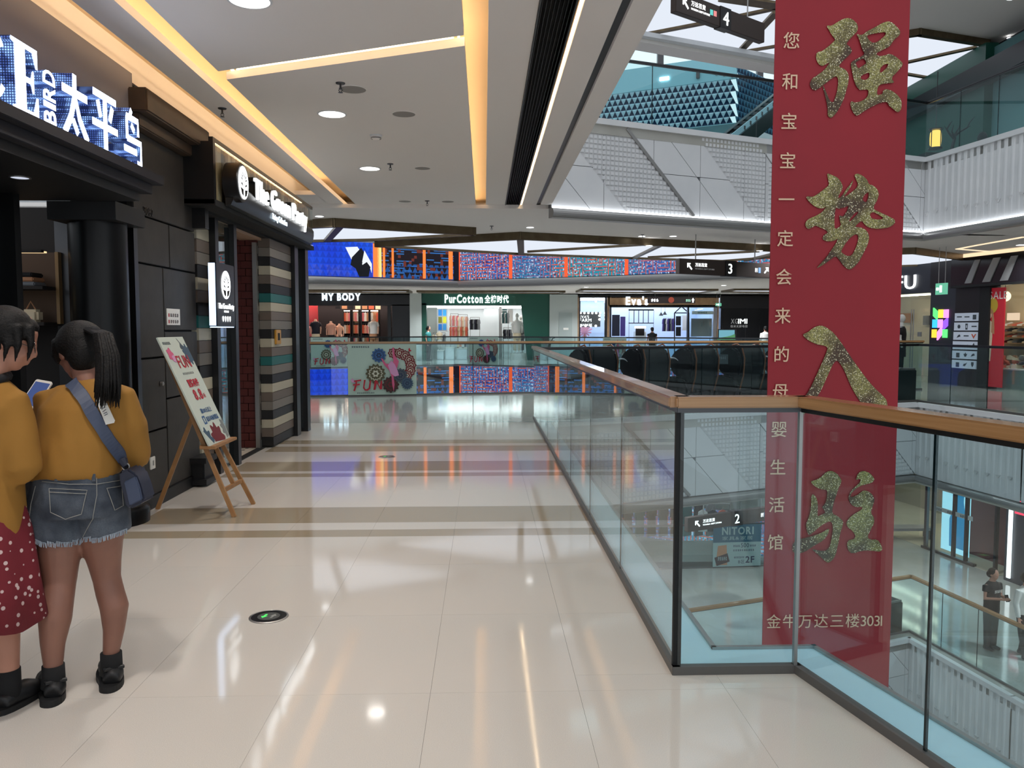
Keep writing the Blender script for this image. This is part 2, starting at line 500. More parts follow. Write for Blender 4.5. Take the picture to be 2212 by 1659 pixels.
railing('glass_railing', 'lower storey far glass railing above the lattice screen', FAR, -STOREY, [3, 5, 6, 3, 4], wood=False)

# ---------------------------------------------------------------- slabs of the other floors
def slab(name, label, poly, z, m, h=.25):
    return struct(MB().prism(poly, (z-h, z)).build(name, m), label)
walk = [(-6.2, 12.69), (1.04, 12.69), VOID[4], VOID[5]]
for z, back, tagn in ((0, BACK, 'gallery level'), (STOREY, BACK, 'upper level'), (-STOREY, BACK2, 'lower level')):
    fr = sroot('floor', 'polished stone floor of the cross walk and far galleries, '+tagn)
    polys = [[(-6.2, 12.69), (1.04, 12.69), back[2] if z != -STOREY else back[1], back[0]] if z != STOREY else [(-6.2, 12.69), (1.04, 12.69), back[2], back[0]],
             [(1.04, 12.69), VOID[4], (5.0, back[-2][1]), back[2] if z != -STOREY else back[1]],
             [VOID[4], VOID[5], (10.5, 16.4), (10.5, back[-1][1]), (5.0, back[-2][1])]]
    for pl in polys: MB().prism(pl, (z-.22, z)).build('slab', 'far_floor', fr)
    # right-hand gallery
    for pl in ([VOID[5], VOID[6], (14.5, 13.1), (14.5, 24.5), (10.5, 24.5), (10.5, 16.4)], [VOID[6], VOID[7], (14.5, 8), (14.5, 13.1)], [VOID[7], VOID[8], (14.5, .5), (14.5, 8)]):
        MB().prism(pl, (z-.22, z)).build('slab', 'far_floor', fr)
    # far gallery
    for k in range(len(FAR)-1):
        MB().prism([FAR[k], FAR[k+1], (FAR[k+1][0], 44), (FAR[k][0], 44)], (z-.22, z)).build('slab', 'far_floor', fr)
    MB().prism([(10.5, 24.5), (18, 24.5), (18, 44), (10.5, 44)], (z-.22, z)).build('slab', 'far_floor', fr)
b = MB(); b.box(-12, 22, -6, 46, -10.2, -9.9); struct(b.build('floor', 'far_floor'), 'ground storey floor at the bottom of the well')

# ---------------------------------------------------------------- parapets of the cross walk: triangle panels
def parapet(p, q, z0, z1, root, s_shift=0.0):
    """white metal panels cut by slanted joints; every second slanted field carries a raised grid"""
    p, q = Vector((*p, 0)), Vector((*q, 0)); L = (q-p).length; d = (q-p)/L; nrm = Vector((d.y, -d.x, 0))
    H = z1-z0; o = p+Vector((0, 0, z0)); up = Vector((0, 0, 1))
    MB().prism([(0, 0), (L, 0), (L, H), (0, H)], (-.10, -.02), o, d, up).build('backing', 'panel_gap', root)
    slope = 1.34       # sideways run of the slanted joints over the full height
    per_s, per_g = 1.40, 1.31
    x = -3.2+s_shift; smooth = True
    while x < L+.5:
        w = per_s if smooth else per_g
        field = [(x, H), (x+w, H), (x+w+slope, 0), (x+slope, 0)]
        cells = []
        for c0 in [k*.94 for k in range(-2, int(L/.94)+3)]:
            for r0, r1 in ((0, H*.5), (H*.5, H)):
                g = clip(clip(clip(clip(field, 1, 0, -c0), -1, 0, c0+.94), 0, 1, -r0), 0, -1, r1)
                if area(g) < .002: continue
                # second family of slanted joints through the middle of the field
                mx = x+w*.52
                a_, b_ = -H, -slope; c_ = H*mx+slope*H
                for sg in (1, -1):
                    h2 = clip(g, a_*sg, b_*sg, c_*sg) if smooth else (g if sg == 1 else [])
                    h2 = clip(clip(h2, 1, 0, 0), -1, 0, L) if h2 else []
                    if area(h2) > .004: cells.append(h2)
        for g in cells:
            g2 = inset(g, .005)
            if area(g2) < .003: continue
            MB().prism(g2, (-.03, 0 if smooth else -.018), o, d, up).build('panel', 'white_panel' if smooth else 'grid_panel', root)
        if not smooth:
            m = MB(); st = .078
            for iy in range(int(H/st)):
                for ix in range(int((w+slope)/st)+2):
                    sx, sy = x+ix*st, .02+iy*st
                    cxx, cyy = sx+st/2, sy+st/2
                    lo = x+slope*(1-cyy/H); hi = lo+w
                    if not (lo+.03 < cxx < hi-.05 and .03 < cxx < L-.03 and sy+st < H): continue
                    a = .006
                    v = [(sx+a, sy+a), (sx+st-a, sy+a), (sx+st-a, sy+st-a), (sx+a, sy+st-a)]
                    m.add([o+d*u+up*w_+nrm*-.018 for u, w_ in v]+[o+d*(cxx+(u-cxx)*.72)+up*(cyy+(w_-cyy)*.72)+nrm*.004 for u, w_ in v],
                          [(4, 5, 6, 7), (0, 1, 5, 4), (1, 2, 6, 5), (2, 3, 7, 6), (3, 0, 4, 7)])
            if m.v:
                g_ = m.build('raised_grid', 'white_panel', root); g_['kind'] = 'stuff'
            # slanted metal strip at the far side of the grid field
            a, b_ = (x+w, H-.02), (x+w+slope, .02)
            if 0 < a[0] and b_[0] < L:
                m = MB(); m.bar(o+d*a[0]+up*a[1]+nrm*.01, o+d*b_[0]+up*b_[1]+nrm*.01, .05, .03, up=nrm); m.build('metal_strip', 'steel', root)
        x += w; smooth = not smooth
def bullnose(pts, z, root, r=.15, lit=True):
    for k in range(len(pts)-1):
        p, q = Vector((*pts[k], z)), Vector((*pts[k+1], z)); d = (q-p).normalized(); n = Vector((d.y, -d.x, 0))
        prof = [(0.02, .0)]+[(.05+.06*math.sin(t), -r/2+r/2*math.cos(t)) for t in (PI*i/8 for i in range(9))]+[(-.05, -r), (-.05, 0)]
        MB().loft([[e+n*a+Vector((0, 0, h)) for a, h in prof] for e in (p-d*.02, q+d*.02)]).build('steel_nosing', 'steel', root)
        if lit:
            m = MB(); m.bar(p+n*.035+Vector((0, 0, .012)), q+n*.035+Vector((0, 0, .012)), .03, .018); m.build('light_line', 'white_strip', root)
for z, lab in ((STOREY, 'upper'), (0, 'middle'), (-STOREY, 'lower')):
    w = sroot('wall_bridge', 'white triangle panelled parapet of the cross walk, %s storey' % lab, (1.04, 12.7, z-1.45))
    WL[w.name] = Vector((1.04, 12.7, z-1.45))
    parapet(VOID[3], VOID[4], z-1.42, z-.07, w, -.87)
    parapet(VOID[4], VOID[5], z-1.42, z-.07, w, -.87-4.244)
    for k in (3, 4):
        m = MB(); m.bar((*VOID[k], z-.03), (*VOID[k+1], z-.03), .10, .09, ext=.01); m.build('coping', 'white_panel', w)
    bullnose([VOID[3], VOID[4], VOID[5]], z-1.43, w, lit=z > 0)
    # right-hand gallery: pleated panels with a row of small notches
    w = sroot('wall_right', 'white pleated parapet of the right hand gallery, %s storey' % lab, (8.9, 13, z-1.45))
    WL[w.name] = Vector((8.9, 13, z-1.45))
    for k in (5, 6, 7):
        p, q = Vector((*VOID[k], 0)), Vector((*VOID[k+1], 0)); L = (q-p).length; d = (q-p)/L; n = Vector((d.y, -d.x, 0))
        xs = []; u = 0.0
        while u < L:
            for a, h in ((0, 0), (.07, .0), (.10, .018), (.13, .018)): xs.append((u+a, h))
            u += .16
        xs = [e for e in xs if e[0] <= L]
        rings = []
        for u, h in xs:
            rings.append([p+d*u+n*(h*f)+Vector((0, 0, zz)) for zz, f in ((z-1.42, .1), (z-.75, 1.0), (z-.30, 1.0), (z-.07, .05))])
        MB().loft(rings, caps=False, closed=False).build('pleated_panel', 'white_panel', w)
        m = MB(); u = .1
        while u < L-.1:
            c0 = p+d*u+n*.006+Vector((0, 0, z-1.05+.02*math.sin(u*3)))
            m.add([c0+d*.05, c0-d*.05, c0+Vector((0, 0, -.06)), c0+d*.05+n*.03, c0-d*.05+n*.03, c0+Vector((0, 0, -.06))+n*.02], [(0, 1, 2), (3, 4, 5), (0, 1, 4, 3), (1, 2, 5, 4), (2, 0, 3, 5)])
            u += .26
        m.build('notch_row', 'grid_panel', w)['kind'] = 'stuff'
        m = MB(); m.bar((*VOID[k], z-.03), (*VOID[k+1], z-.03), .10, .09, ext=.01); m.build('coping', 'white_panel', w)
    bullnose(VOID[5:8], z-1.43, w, lit=z > 0)
# ================================================================ ceilings
# ---- gallery ceiling: floating panels below a recess, warm light in the gaps
ce = sroot('ceiling', 'grey plaster ceiling of the gallery with warm lit slots')
ZC = 3.40
b = MB(); b.box(-3.3, 1.04, -2.5, 14.6, 3.62, 3.70); b.build('recess_top', 'cove_paint', ce)
def cpanel(poly, m='ceiling_paint', z=ZC, h=.06, name='ceiling_panel'):
    return MB().prism(poly, (z, z+h)).build(name, m, ce)
b = MB(); b.box(-3.3, -2.74, -2.5, 14.6, ZC-.02, 3.62); b.build('ceiling_panel', 'ceiling_paint', ce)
cpanel([(-2.43, -2.5), (-2.18, -2.5), (-2.18, 14.0), (-2.43, 14.0)])
cpanel([(-2.75, 12.05), (-2.42, 12.05), (-2.42, 14.6), (-2.75, 14.6)])
XL, XR = -2.0, -.13
def slotY(x, off): return 6.46+off+(x-XL)*(-.44)
cpanel([(XL, -2.5), (XR, -2.5), (XR, slotY(XR, -.10)), (XL, slotY(XL, -.10))])
cpanel([(XL, slotY(XL, .10)), (XR, slotY(XR, .10)), (XR, 14.0), (XL, 13.6)])
cpanel([(.03, -2.5), (.33, -2.5), (.33, 14.6), (.03, 14.6)])
b = MB(); b.box(-2.43, .04, 14.15, 14.6, ZC, 3.62); b.build('ceiling_panel', 'ceiling_paint', ce)
cpanel([(.60, -2.5), (.82, -2.5), (.82, 14.6), (.60, 14.6)])
b = MB(); b.box(.82, .875, -2.5, 13.0, ZC+.012, ZC+.05); b.build('steel_inlay', 'dark_steel', ce)
b = MB(); b.box(.875, 1.045, -2.5, 12.75, ZC-.02, 3.70); b.build('edge_beam', 'ceiling_paint', ce)
b = MB(); b.box(.32, .62, 14.3, 14.6, ZC, 3.62); b.build('ceiling_panel', 'ceiling_paint', ce)
# hidden warm light lines on top of the floating panels
def warm(name, x0, x1, y0, y1, z=ZC+.075):
    m = MB(); m.box(x0, x1, y0, y1, z, z+.02); return m.build(name, 'warm_strip', ce)
warm('warm_light_line', -2.40, -2.385, -2.0, 12.0)
warm('warm_light_line', XL+.03, XL+.04, -2.0, 13.4)
warm('warm_light_line', XR-.05, XR-.035, -2.0, 13.8)
warm('warm_light_line', .585, .597, -2.0, 14.2, ZC+.03)
for s in range(2):
    a, b_ = XL+.08, XR-.08
    off = (.14 if s else -.14)
    m = MB(); m.bar((a, slotY(a, off), ZC+.085), (b_, slotY(b_, off), ZC+.085), .012, .02); m.build('warm_light_line', 'warm_strip', ce)
# linear air diffuser with black blades
dv = thing('air_diffuser', 'long black slotted air diffuser in the gallery ceiling', 'air vent', (.44, 6, ZC+.02))
for x0, x1 in ((.332, .342), (.548, .560)):
    m = MB(); m.box(x0, x1, -2.5, 14.25, ZC-.01, ZC+.16); m.build('vent_frame', 'black_metal', dv)
m = MB(); m.box(.342, .548, -2.5, 14.25, ZC+.14, ZC+.16); m.build('vent_back', 'matte_black', dv)
mats_bl = mat('vent_blade', rgb(42, 38, 34), .3, .6)
for i in range(8):
    x = .356+i*.0255
    m = MB(); m.obox((x, 5.87, ZC+.03), (0, 8.37, 0), (.0016, 0, 0), (.004, 0, .028)); m.build('vent_blade', 'vent_blade', dv)
m = MB(); m.box(.342, .548, 14.25, 14.28, ZC-.01, ZC+.16); m.build('vent_end', 'bronze', dv)

# ---- ceiling fittings
def downlight(x, y, z, r, label, group=None, warmth='downlight', power=0.0, cut=True):
    t = thing('downlight', label, 'ceiling light', (x, y, z), group)
    MB().lathe([(r*1.06, 0), (r*1.06, -.004), (r*.94, -.006), (r*.94, 0)], 28, (x, y, z), caps=False).build('rim', 'white_panel', t)
    MB().lathe([(r*.94, .001), (.001, .001)], 28, (x, y, z-.004), caps=False).build('lamp_face', warmth, t)
    if power:
        l = bpy.data.lights.new('lamp', 'AREA'); l.shape = 'DISK'; l.size = r*1.7; l.energy = power; l.spread = math.radians(130)
        l.color = (1.0, .95, .90) if warmth == 'downlight' else (.93, .97, 1)
        lo = bpy.data.objects.new('lamp', l); COL.objects.link(lo); lo.parent = t; lo.location = (0, 0, -.012)
    return t
def speaker(x, y, z, r, label):
    t = thing('ceiling_speaker', label, 'speaker', (x, y, z))
    MB().lathe([(r, 0), (r, -.004), (r*.93, -.006)], 28, (x, y, z), caps=False).build('rim', 'ceiling_paint', t)
    MB().lathe([(r*.93, -.005), (.001, -.0055)], 28, (x, y, z), caps=False).build('grille', 'speaker_mesh', t)
def sprinkler(x, y, z, label, group='sprinklers'):
    t = thing('sprinkler', label, 'sprinkler', (x, y, z), group)
    MB().lathe([(.038, 0), (.034, -.008), (.012, -.012)], 16, (x, y, z)).build('escutcheon', 'dark_steel', t)
    m = MB(); m.lathe([(.008, 0), (.008, -.03), (.013, -.032), (.013, -.038)], 10, (x, y, z-.01)); m.build('head', 'dark_steel', t)
    m = MB(); m.tube([(x-.008, y, z-.045), (x-.015, y, z-.058), (x, y, z-.072), (x+.015, y, z-.058), (x+.008, y, z-.045)], .003, 6); m.build('yoke', 'dark_steel', t)
    MB().lathe([(.018, 0), (.02, -.002), (.018, -.003)], 12, (x, y, z-.072)).build('deflector', 'dark_steel', t)
mat('speaker_mesh', rgb(150, 145, 140), .9, bump=(900, .3))
downlight(-1.37, 7.56, ZC, .125, 'large round lit downlight in the gallery ceiling, beside the round speaker', 'gallery downlights', power=16)
downlight(-1.38, 10.07, ZC, .125, 'round lit downlight in the gallery ceiling beyond the smoke detector', 'gallery downlights', power=16)
downlight(-1.38, 5.0, ZC, .125, 'round lit downlight in the ceiling panel before the slanting slot', 'gallery downlights', power=16)
downlight(-1.38, 2.6, ZC, .125, 'round lit downlight in the ceiling panel above the walkway start', 'gallery downlights', power=16)
downlight(-.72, .6, ZC, .125, 'round lit downlight in the ceiling behind the photographer', 'gallery downlights', power=16)
speaker(-.72, 7.53, ZC, .11, 'flat round ceiling speaker beside the large downlight')
speaker(-.74, 10.02, ZC, .10, 'flat round ceiling speaker beside the farther downlight')
speaker(-1.06, 6.78, ZC, .115, 'round ceiling speaker with a sprinkler in front of it')
speaker(-1.2, 12.6, ZC, .10, 'pale round ceiling speaker near the end of the gallery ceiling')
speaker(-.55, 12.6, ZC, .10, 'pale round ceiling speaker near the warm slot at the end')
t = thing('smoke_detector', 'white domed smoke detector on the gallery ceiling', 'smoke detector', (-1.08, 8.36, ZC))
MB().lathe([(.062, 0), (.062, -.012), (.055, -.016)], 20, (-1.08, 8.36, ZC)).build('base', 'white_panel', t)
MB().lathe([(.05, -.016), (.05, -.024), (.045, -.027), (.045, -.032), (.038, -.036), (.03, -.045), (.012, -.05)], 20, (-1.08, 8.36, ZC)).build('sensor_dome', 'ceiling_paint', t)
m = MB()
for zz in (-.024, -.032): m.lathe([(.0515, zz), (.0515, zz-.004)], 20, (-1.08, 8.36, ZC), caps=False)
m.build('slot', 'matte_black', t)
sprinkler(-1.10, 9.78, ZC, 'small sprinkler head beside the farther gallery downlight')
sprinkler(-1.13, 6.62, ZC, 'sprinkler head in front of the round ceiling speaker')
sprinkler(-.86, 12.55, ZC, 'sprinkler head between the two pale ceiling speakers')
sprinkler(-2.3, 7.4, ZC, 'sprinkler head in the narrow ceiling strip near the shop signs')

# ---- cross-walk ceiling and its lit coffers
ZB = 3.34
for nm, z in (('ceiling', ZB), ('ceiling', ZB+STOREY), ('ceiling', ZB-STOREY)):
    polys = [[(-8, 12.9), (1.06, 12.9), (1.1, 18.42), (-2.96, 17.72), (-8, 16.9)], [(1.06, 12.8), (4.95, 14.45), (5.0, 18.75), (1.1, 18.42)], [(4.95, 14.45), (8.55, 15.85), (10.5, 16.2), (10.5, 19.2), (5.0, 18.75)]]
    cr = sroot('ceiling', 'plaster ceiling over the cross walk', (0, 15, z)); WL[cr.name] = Vector((0, 15, z))
    for p in polys: MB().prism(p, (z, z+.06)).build('ceiling_panel', 'ceiling_paint', cr)
    for p in ([(8.6, 16.2), (8.97, 13.1), (14.5, 13.1), (14.5, 24.5), (10.5, 24.5), (10.5, 16.3)], [(8.97, 13.1), (9.65, 8), (14.5, 8), (14.5, 13.1)], [(9.65, 8), (9.95, .5), (14.5, .5), (14.5, 8)]):
        MB().prism(p, (z, z+.06)).build('ceiling_panel', 'ceiling_paint', cr)
def coffer(label, poly, z, bars, depth=.15, w=.10, lit='panel_light', group=None, frame=True):
    c = Vector((sum(p[0] for p in poly)/len(poly), sum(p[1] for p in poly)/len(poly), z))
    t = thing('light_coffer', label, 'ceiling light', c, group)
    poly = [(p[0], p[1]) for p in poly]
    MB().prism(poly, (z+.05, z+.07)).build('luminous_panel', lit, t)
    if frame:
        for i in range(len(poly)):
            p, q = poly[i], poly[(i+1) % len(poly)]
            m = MB(); m.bar((*p, z+depth/2), (*q, z+depth/2), w, depth, ext=w*.4); m.build('frame_bar', 'bronze', t)
    for p, q, ww in bars:
        m = MB(); m.bar((p[0], p[1], z+.03), (q[0], q[1], z+.03), ww, .06); m.build('cross_bar', 'bronze', t)
    return t
zc = 3.19
P = lambda x, y: at_z(x, y, zc)
coffer('lit triangular ceiling coffer near the striped shop front', [P(600, 497), P(722, 491), P(1022, 509), P(812, 521), P(600, 525)], zc, [(P(734, 492), P(706, 523), .13)])
coffer('long lit ceiling coffer over the massage chairs', [P(815, 534), P(1124, 518), P(1400, 531), P(1780, 549), P(1560, 566), P(1368, 560), P(1140, 552)], zc,
       [(P(1124, 518), P(1126, 551), .14), (P(1140, 546), P(1390, 531), .05), (P(1368, 560), P(1425, 533), .09), (P(1400, 558), P(1640, 545), .05), (P(1610, 565), P(1690, 546), .09)])
for k, (px, py) in enumerate(((690, 467), (1145, 491), (1454, 510), (1402, 530), (1641, 541))):
    z = ZB
    p = at_z(px, py, z if k < 3 else zc)
    downlight(p.x, p.y, p.z-.002, .075, ['small bright downlight beside the striped shop front', 'small bright downlight at the end of the air diffuser', 'small bright downlight above the hanging sign with number three',
              'tiny spotlight in the bronze bar of the long coffer', 'tiny spotlight in the bronze bar near the red banner'][k], None, 'spot_white', 26 if k < 3 else 8)
for k, (x, y) in enumerate(((-3.6, 15.2), (3.2, 16.6), (6.4, 17.2))):  # extra downlights added to brighten the covered cross walks
    downlight(x, y, ZB-.002, .075, ['small downlight over the floor before the flower poster', 'small downlight over the first massage chairs', 'small downlight over the last massage chairs'][k], None, 'spot_white', 42)
    downlight(x+.4, y, ZB-STOREY-.002, .075, ['small downlight under the cross walk behind the stone pier', 'small downlight over the lower cross walk', 'small downlight over the furniture poster'][k], None, 'spot_white', 42)
for k, (x, y, z) in enumerate(((10.8, 18.5, ZB-STOREY), (11.2, 14.0, ZB-STOREY), (11.4, 11.0, ZB), (10.6, 16.5, ZB+STOREY), (10.8, 12.5, ZB+STOREY))):  # lamps added to lift the light in the right hand galleries
    downlight(x, y, z-.002, .10, ['downlight over the lower storey shop entrance', 'downlight over the walking men', 'downlight over the right hand gallery walkway', 'downlight before the upper storey restaurant', 'downlight over the upper storey counter'][k], None, 'spot_white', 52 if z < 5 else 16)
sprinkler(*at_z(1062, 488, ZB), 'sprinkler head beside the small downlight at the air diffuser')
sprinkler(*at_z(1388, 507, ZB), 'sprinkler head in front of the long lit coffer')
# right-hand gallery ceiling
R = lambda x, y: at_z(x, y, zc)
coffer('lit ceiling coffer over the gallery of the shoe shop', [R(1900, 551), R(1975, 549), R(2120, 568), R(2000, 588), R(1900, 590)], zc, [(R(1900, 578), R(2080, 572), .05)])
for k, (px, py) in enumerate(((1963, 542), (2153, 555), (2205, 529))):
    p = at_z(px, py, ZB)
    downlight(p.x, p.y, p.z-.002, .10, ['bright downlight over the right hand gallery near the banner', 'bright downlight over the dark shop front with slanted bars', 'oval lit downlight beside the thin warm ceiling groove'][k], None, 'spot_white', 34)
m = MB()
for a, b_ in (((2068, 538), (2110, 530)), ((2110, 530), (2212, 512)), ((2068, 538), (2160, 545))):
    p, q = at_z(*a, ZB-.006), at_z(*b_, ZB-.006); m.bar(p, q, .10, .012)
gr = m.build('groove_light', glow('groove_glow', (1, .75, .5, 1), 1.2)); tag(gr, 'thin warm lit groove in the right hand gallery ceiling', 'ceiling light')
# upper storey ceilings
zu = ZB+STOREY-.14
U = lambda x, y: at_z(x, y, zu)
coffer('large lit coffer on the upper storey ceiling behind the sign with number four', [U(1330, -60), U(1388, 79), U(1596, 116), U(1720, 136), U(1760, -10)], zu,
       [(U(1388, 78), U(1571, 43), .12), (U(1571, 43), U(1680, 20), .12), (U(1596, 116), U(1677, 29), .16), (U(1596, 116), U(1690, 100), .10), (U(1560, -2), U(1690, 17), .3)], w=.14)
coffer('lit triangular coffer on the upper storey ceiling at the right of the banner', [U(1900, 90), U(1985, 77), U(2130, 100), U(1960, 200), U(1900, 210)], zu,
       [(U(1900, 150), U(2110, 104), .12), (U(1900, 152), U(2010, 171), .1)], w=.14)
for k, (px, py) in enumerate(((2186, 81), (1985, 193), (1569, 115))):
    p = at_z(px, py, zu+.1)
    downlight(p.x, p.y, p.z, .11, ['bright spotlight on the upper storey ceiling outside the triangular coffer', 'bright spotlight on the upper storey ceiling beside the banner', 'small spotlight on the upper storey edge near the big coffer'][k], None, 'spot_white', 0)
p, q = at_z(1930, 245, zu+.12), at_z(2260, 70, zu+.12)
m = MB(); m.bar(p, q, .16, .02); tag(m.build('cove_light', glow('cove_glow', (1, .80, .58, 1), 1.3)), 'warm cove light line along the upper storey ceiling at right', 'ceiling light')
# soffit steps behind the upper coffer
for k, (y0, y1) in enumerate((((82, 100), (132, 150)), ((96, 108), (148, 160)))):
    m = MB(); p, q = at_z(1330, y0[0]-10 if k == 0 else y0[0]-10, zu-.1-.08*k), at_z(1720, y1[0]+8, zu-.1-.08*k)
    m.bar(p, q, .5, .10); struct(m.build('trim_2', 'ceiling_paint' if k else 'white_panel'), 'stepped soffit edge of the upper storey ceiling')
# ================================================================ LED screens on the slab edges across the second well
def uvband(name, p, q, z0, z1, m, parent, off=0.0, thick=.06):
    p, q = Vector((*p, 0)), Vector((*q, 0)); d = (q-p); L = d.length; d /= L; n = Vector((d.y, -d.x, 0))
    b = MB(); b.add([p+n*thick+Vector((0, 0, z0)), q+n*thick+Vector((0, 0, z0)), q+n*thick+Vector((0, 0, z1)), p+n*thick+Vector((0, 0, z1)),
                     p+Vector((0, 0, z0)), q+Vector((0, 0, z0)), q+Vector((0, 0, z1)), p+Vector((0, 0, z1))],
                    [(0, 1, 2, 3), (5, 4, 7, 6), (4, 5, 1, 0), (3, 2, 6, 7), (4, 0, 3, 7), (1, 5, 6, 2)])
    org = b.base(); me = b.mesh(name, m, org=org)
    uv = me.uv_layers.new(name='uv')
    for lp in me.loops:
        v = me.vertices[lp.vertex_index].co+org
        uv.data[lp.index].uv = ((v-p).dot(d)+off, v.z-z0)
    return put(name, me, org, parent)
def led_mat(name, kind):
    k = NT(name); uv = k.n('SeparateXYZ'); k.l(k.tc.outputs['UV'], uv.inputs[0]); u, v = uv.outputs[0], uv.outputs[1]
    uvv = k.tc.outputs['UV']
    def cell(sx, sy, seed=0.0):
        a = k.math('FLOOR', k.math('MULTIPLY', u, sx)); b = k.math('FLOOR', k.math('MULTIPLY', v, sy))
        cmb = k.n('CombineXYZ'); k.l(a, cmb.inputs[0]); k.l(b, cmb.inputs[1]); cmb.inputs[2].default_value = seed
        wn = k.n('TexWhiteNoise', noise_dimensions='3D'); k.l(cmb.outputs[0], wn.inputs[0]); return wn.outputs['Value']
    # rows of small triangles
    fu = k.math('FRACT', k.math('MULTIPLY', u, 4.4)); fv = k.math('FRACT', k.math('MULTIPLY', v, 4.4))
    tri = k.math('LESS_THAN', fv, k.math('SUBTRACT', 1.0, k.math('ABSOLUTE', k.math('SUBTRACT', k.math('MULTIPLY', fu, 2.0), 1.0))))
    if kind == 'lattice':
        r = cell(7.5, 7.5)
        f1 = k.math('FRACT', k.math('MULTIPLY', u, 7.5)); f2 = k.math('FRACT', k.math('MULTIPLY', v, 7.5))
        hl = k.math('LESS_THAN', k.math('ABSOLUTE', k.math('SUBTRACT', f2, .5)), .17)
        vl = k.math('LESS_THAN', k.math('ABSOLUTE', k.math('SUBTRACT', f1, .5)), .17)
        pick = k.math('GREATER_THAN', r, .5)
        line = k.math('ADD', k.math('MULTIPLY', pick, hl), k.math('MULTIPLY', k.math('SUBTRACT', 1.0, pick), vl))
        zone = k.rng(k.noise(.28, 2, uvv), .35, .65)
        base = k.mix(zone, rgb(38, 70, 170), rgb(20, 150, 160))
        spark = cell(22, 22, 3.0)
        base = k.mix(k.rng(spark, .62, 1.0, 0, .9), base, rgb(205, 222, 245))
        base = k.mix(k.rng(cell(16, 16, 8.), .7, 1., 0, .9), base, rgb(60, 30, 60))
        lc = k.mix(k.rng(k.noise(.5, 2, uvv), .4, .62), rgb(205, 88, 62), rgb(84, 88, 140))
        col = k.mix(line, base, lc)
        bars = k.math('LESS_THAN', k.math('FRACT', k.math('MULTIPLY', u, .43)), .06)
        col = k.mix(bars, col, rgb(255, 96, 50)); st = 1.05
    elif kind == 'dark':
        dash = k.math('GREATER_THAN', cell(3.2, 11), .72)
        fvv = k.math('FRACT', k.math('MULTIPLY', v, 11)); dl = k.math('LESS_THAN', fvv, .5)
        col = k.mix(k.math('MULTIPLY', dash, dl), rgb(26, 14, 22), rgb(52, 116, 190))
        low = k.math('LESS_THAN', v, .55)
        col = k.mix(k.math('MULTIPLY', k.math('MULTIPLY', tri, low), .6), col, rgb(40, 110, 200))
        col = k.mix(k.math('GREATER_THAN', cell(9, 9, 4.), .86), col, rgb(120, 52, 40)); st = .8
    else:
        g = k.rng(k.noise(.6, 2, uvv), .3, .7)
        col = k.mix(g, rgb(10, 50, 215), rgb(22, 96, 245))
        band = k.math('LESS_THAN', v, .42)
        col = k.mix(k.math('MULTIPLY', band, k.rng(k.noise(6, 3, uvv), .4, .7)), col, rgb(70, 90, 210))
        col = k.mix(k.math('MULTIPLY', tri, .35), col, rgb(6, 20, 110)); st = .95
    k.set('Base Color', rgb(12, 12, 16)).set('Roughness', .4).set('Emission Color', col).set('Emission Strength', st)
    return k.m
led_mat('screen_lattice', 'lattice'); led_mat('screen_dark', 'dark'); led_mat('screen_blue', 'blue')
glow('orange_glow', (1, .22, .05, 1), 1.3); glow('hot_orange', (1, .55, .18, 1), 1.6)
mat('screen_black', rgb(10, 14, 30), .5); glow('screen_white', (.9, .95, 1, 1), 1.0); mat('screen_gap', rgb(16, 26, 48), .4)
def along(px, py, p, q):
    p, q = Vector((*p, 0)), Vector((*q, 0)); d = (q-p).normalized(); n = Vector((d.y, -d.x, 0))
    w = at_plane(px, py, p+n*.06, n); return (w-p).dot(d), w.z
A, B, C, D, E_, F_ = FAR
def lerp(p, q, s):
    d = Vector(q)-Vector(p); L = d.length; return tuple(Vector(p)+d*(s/L))
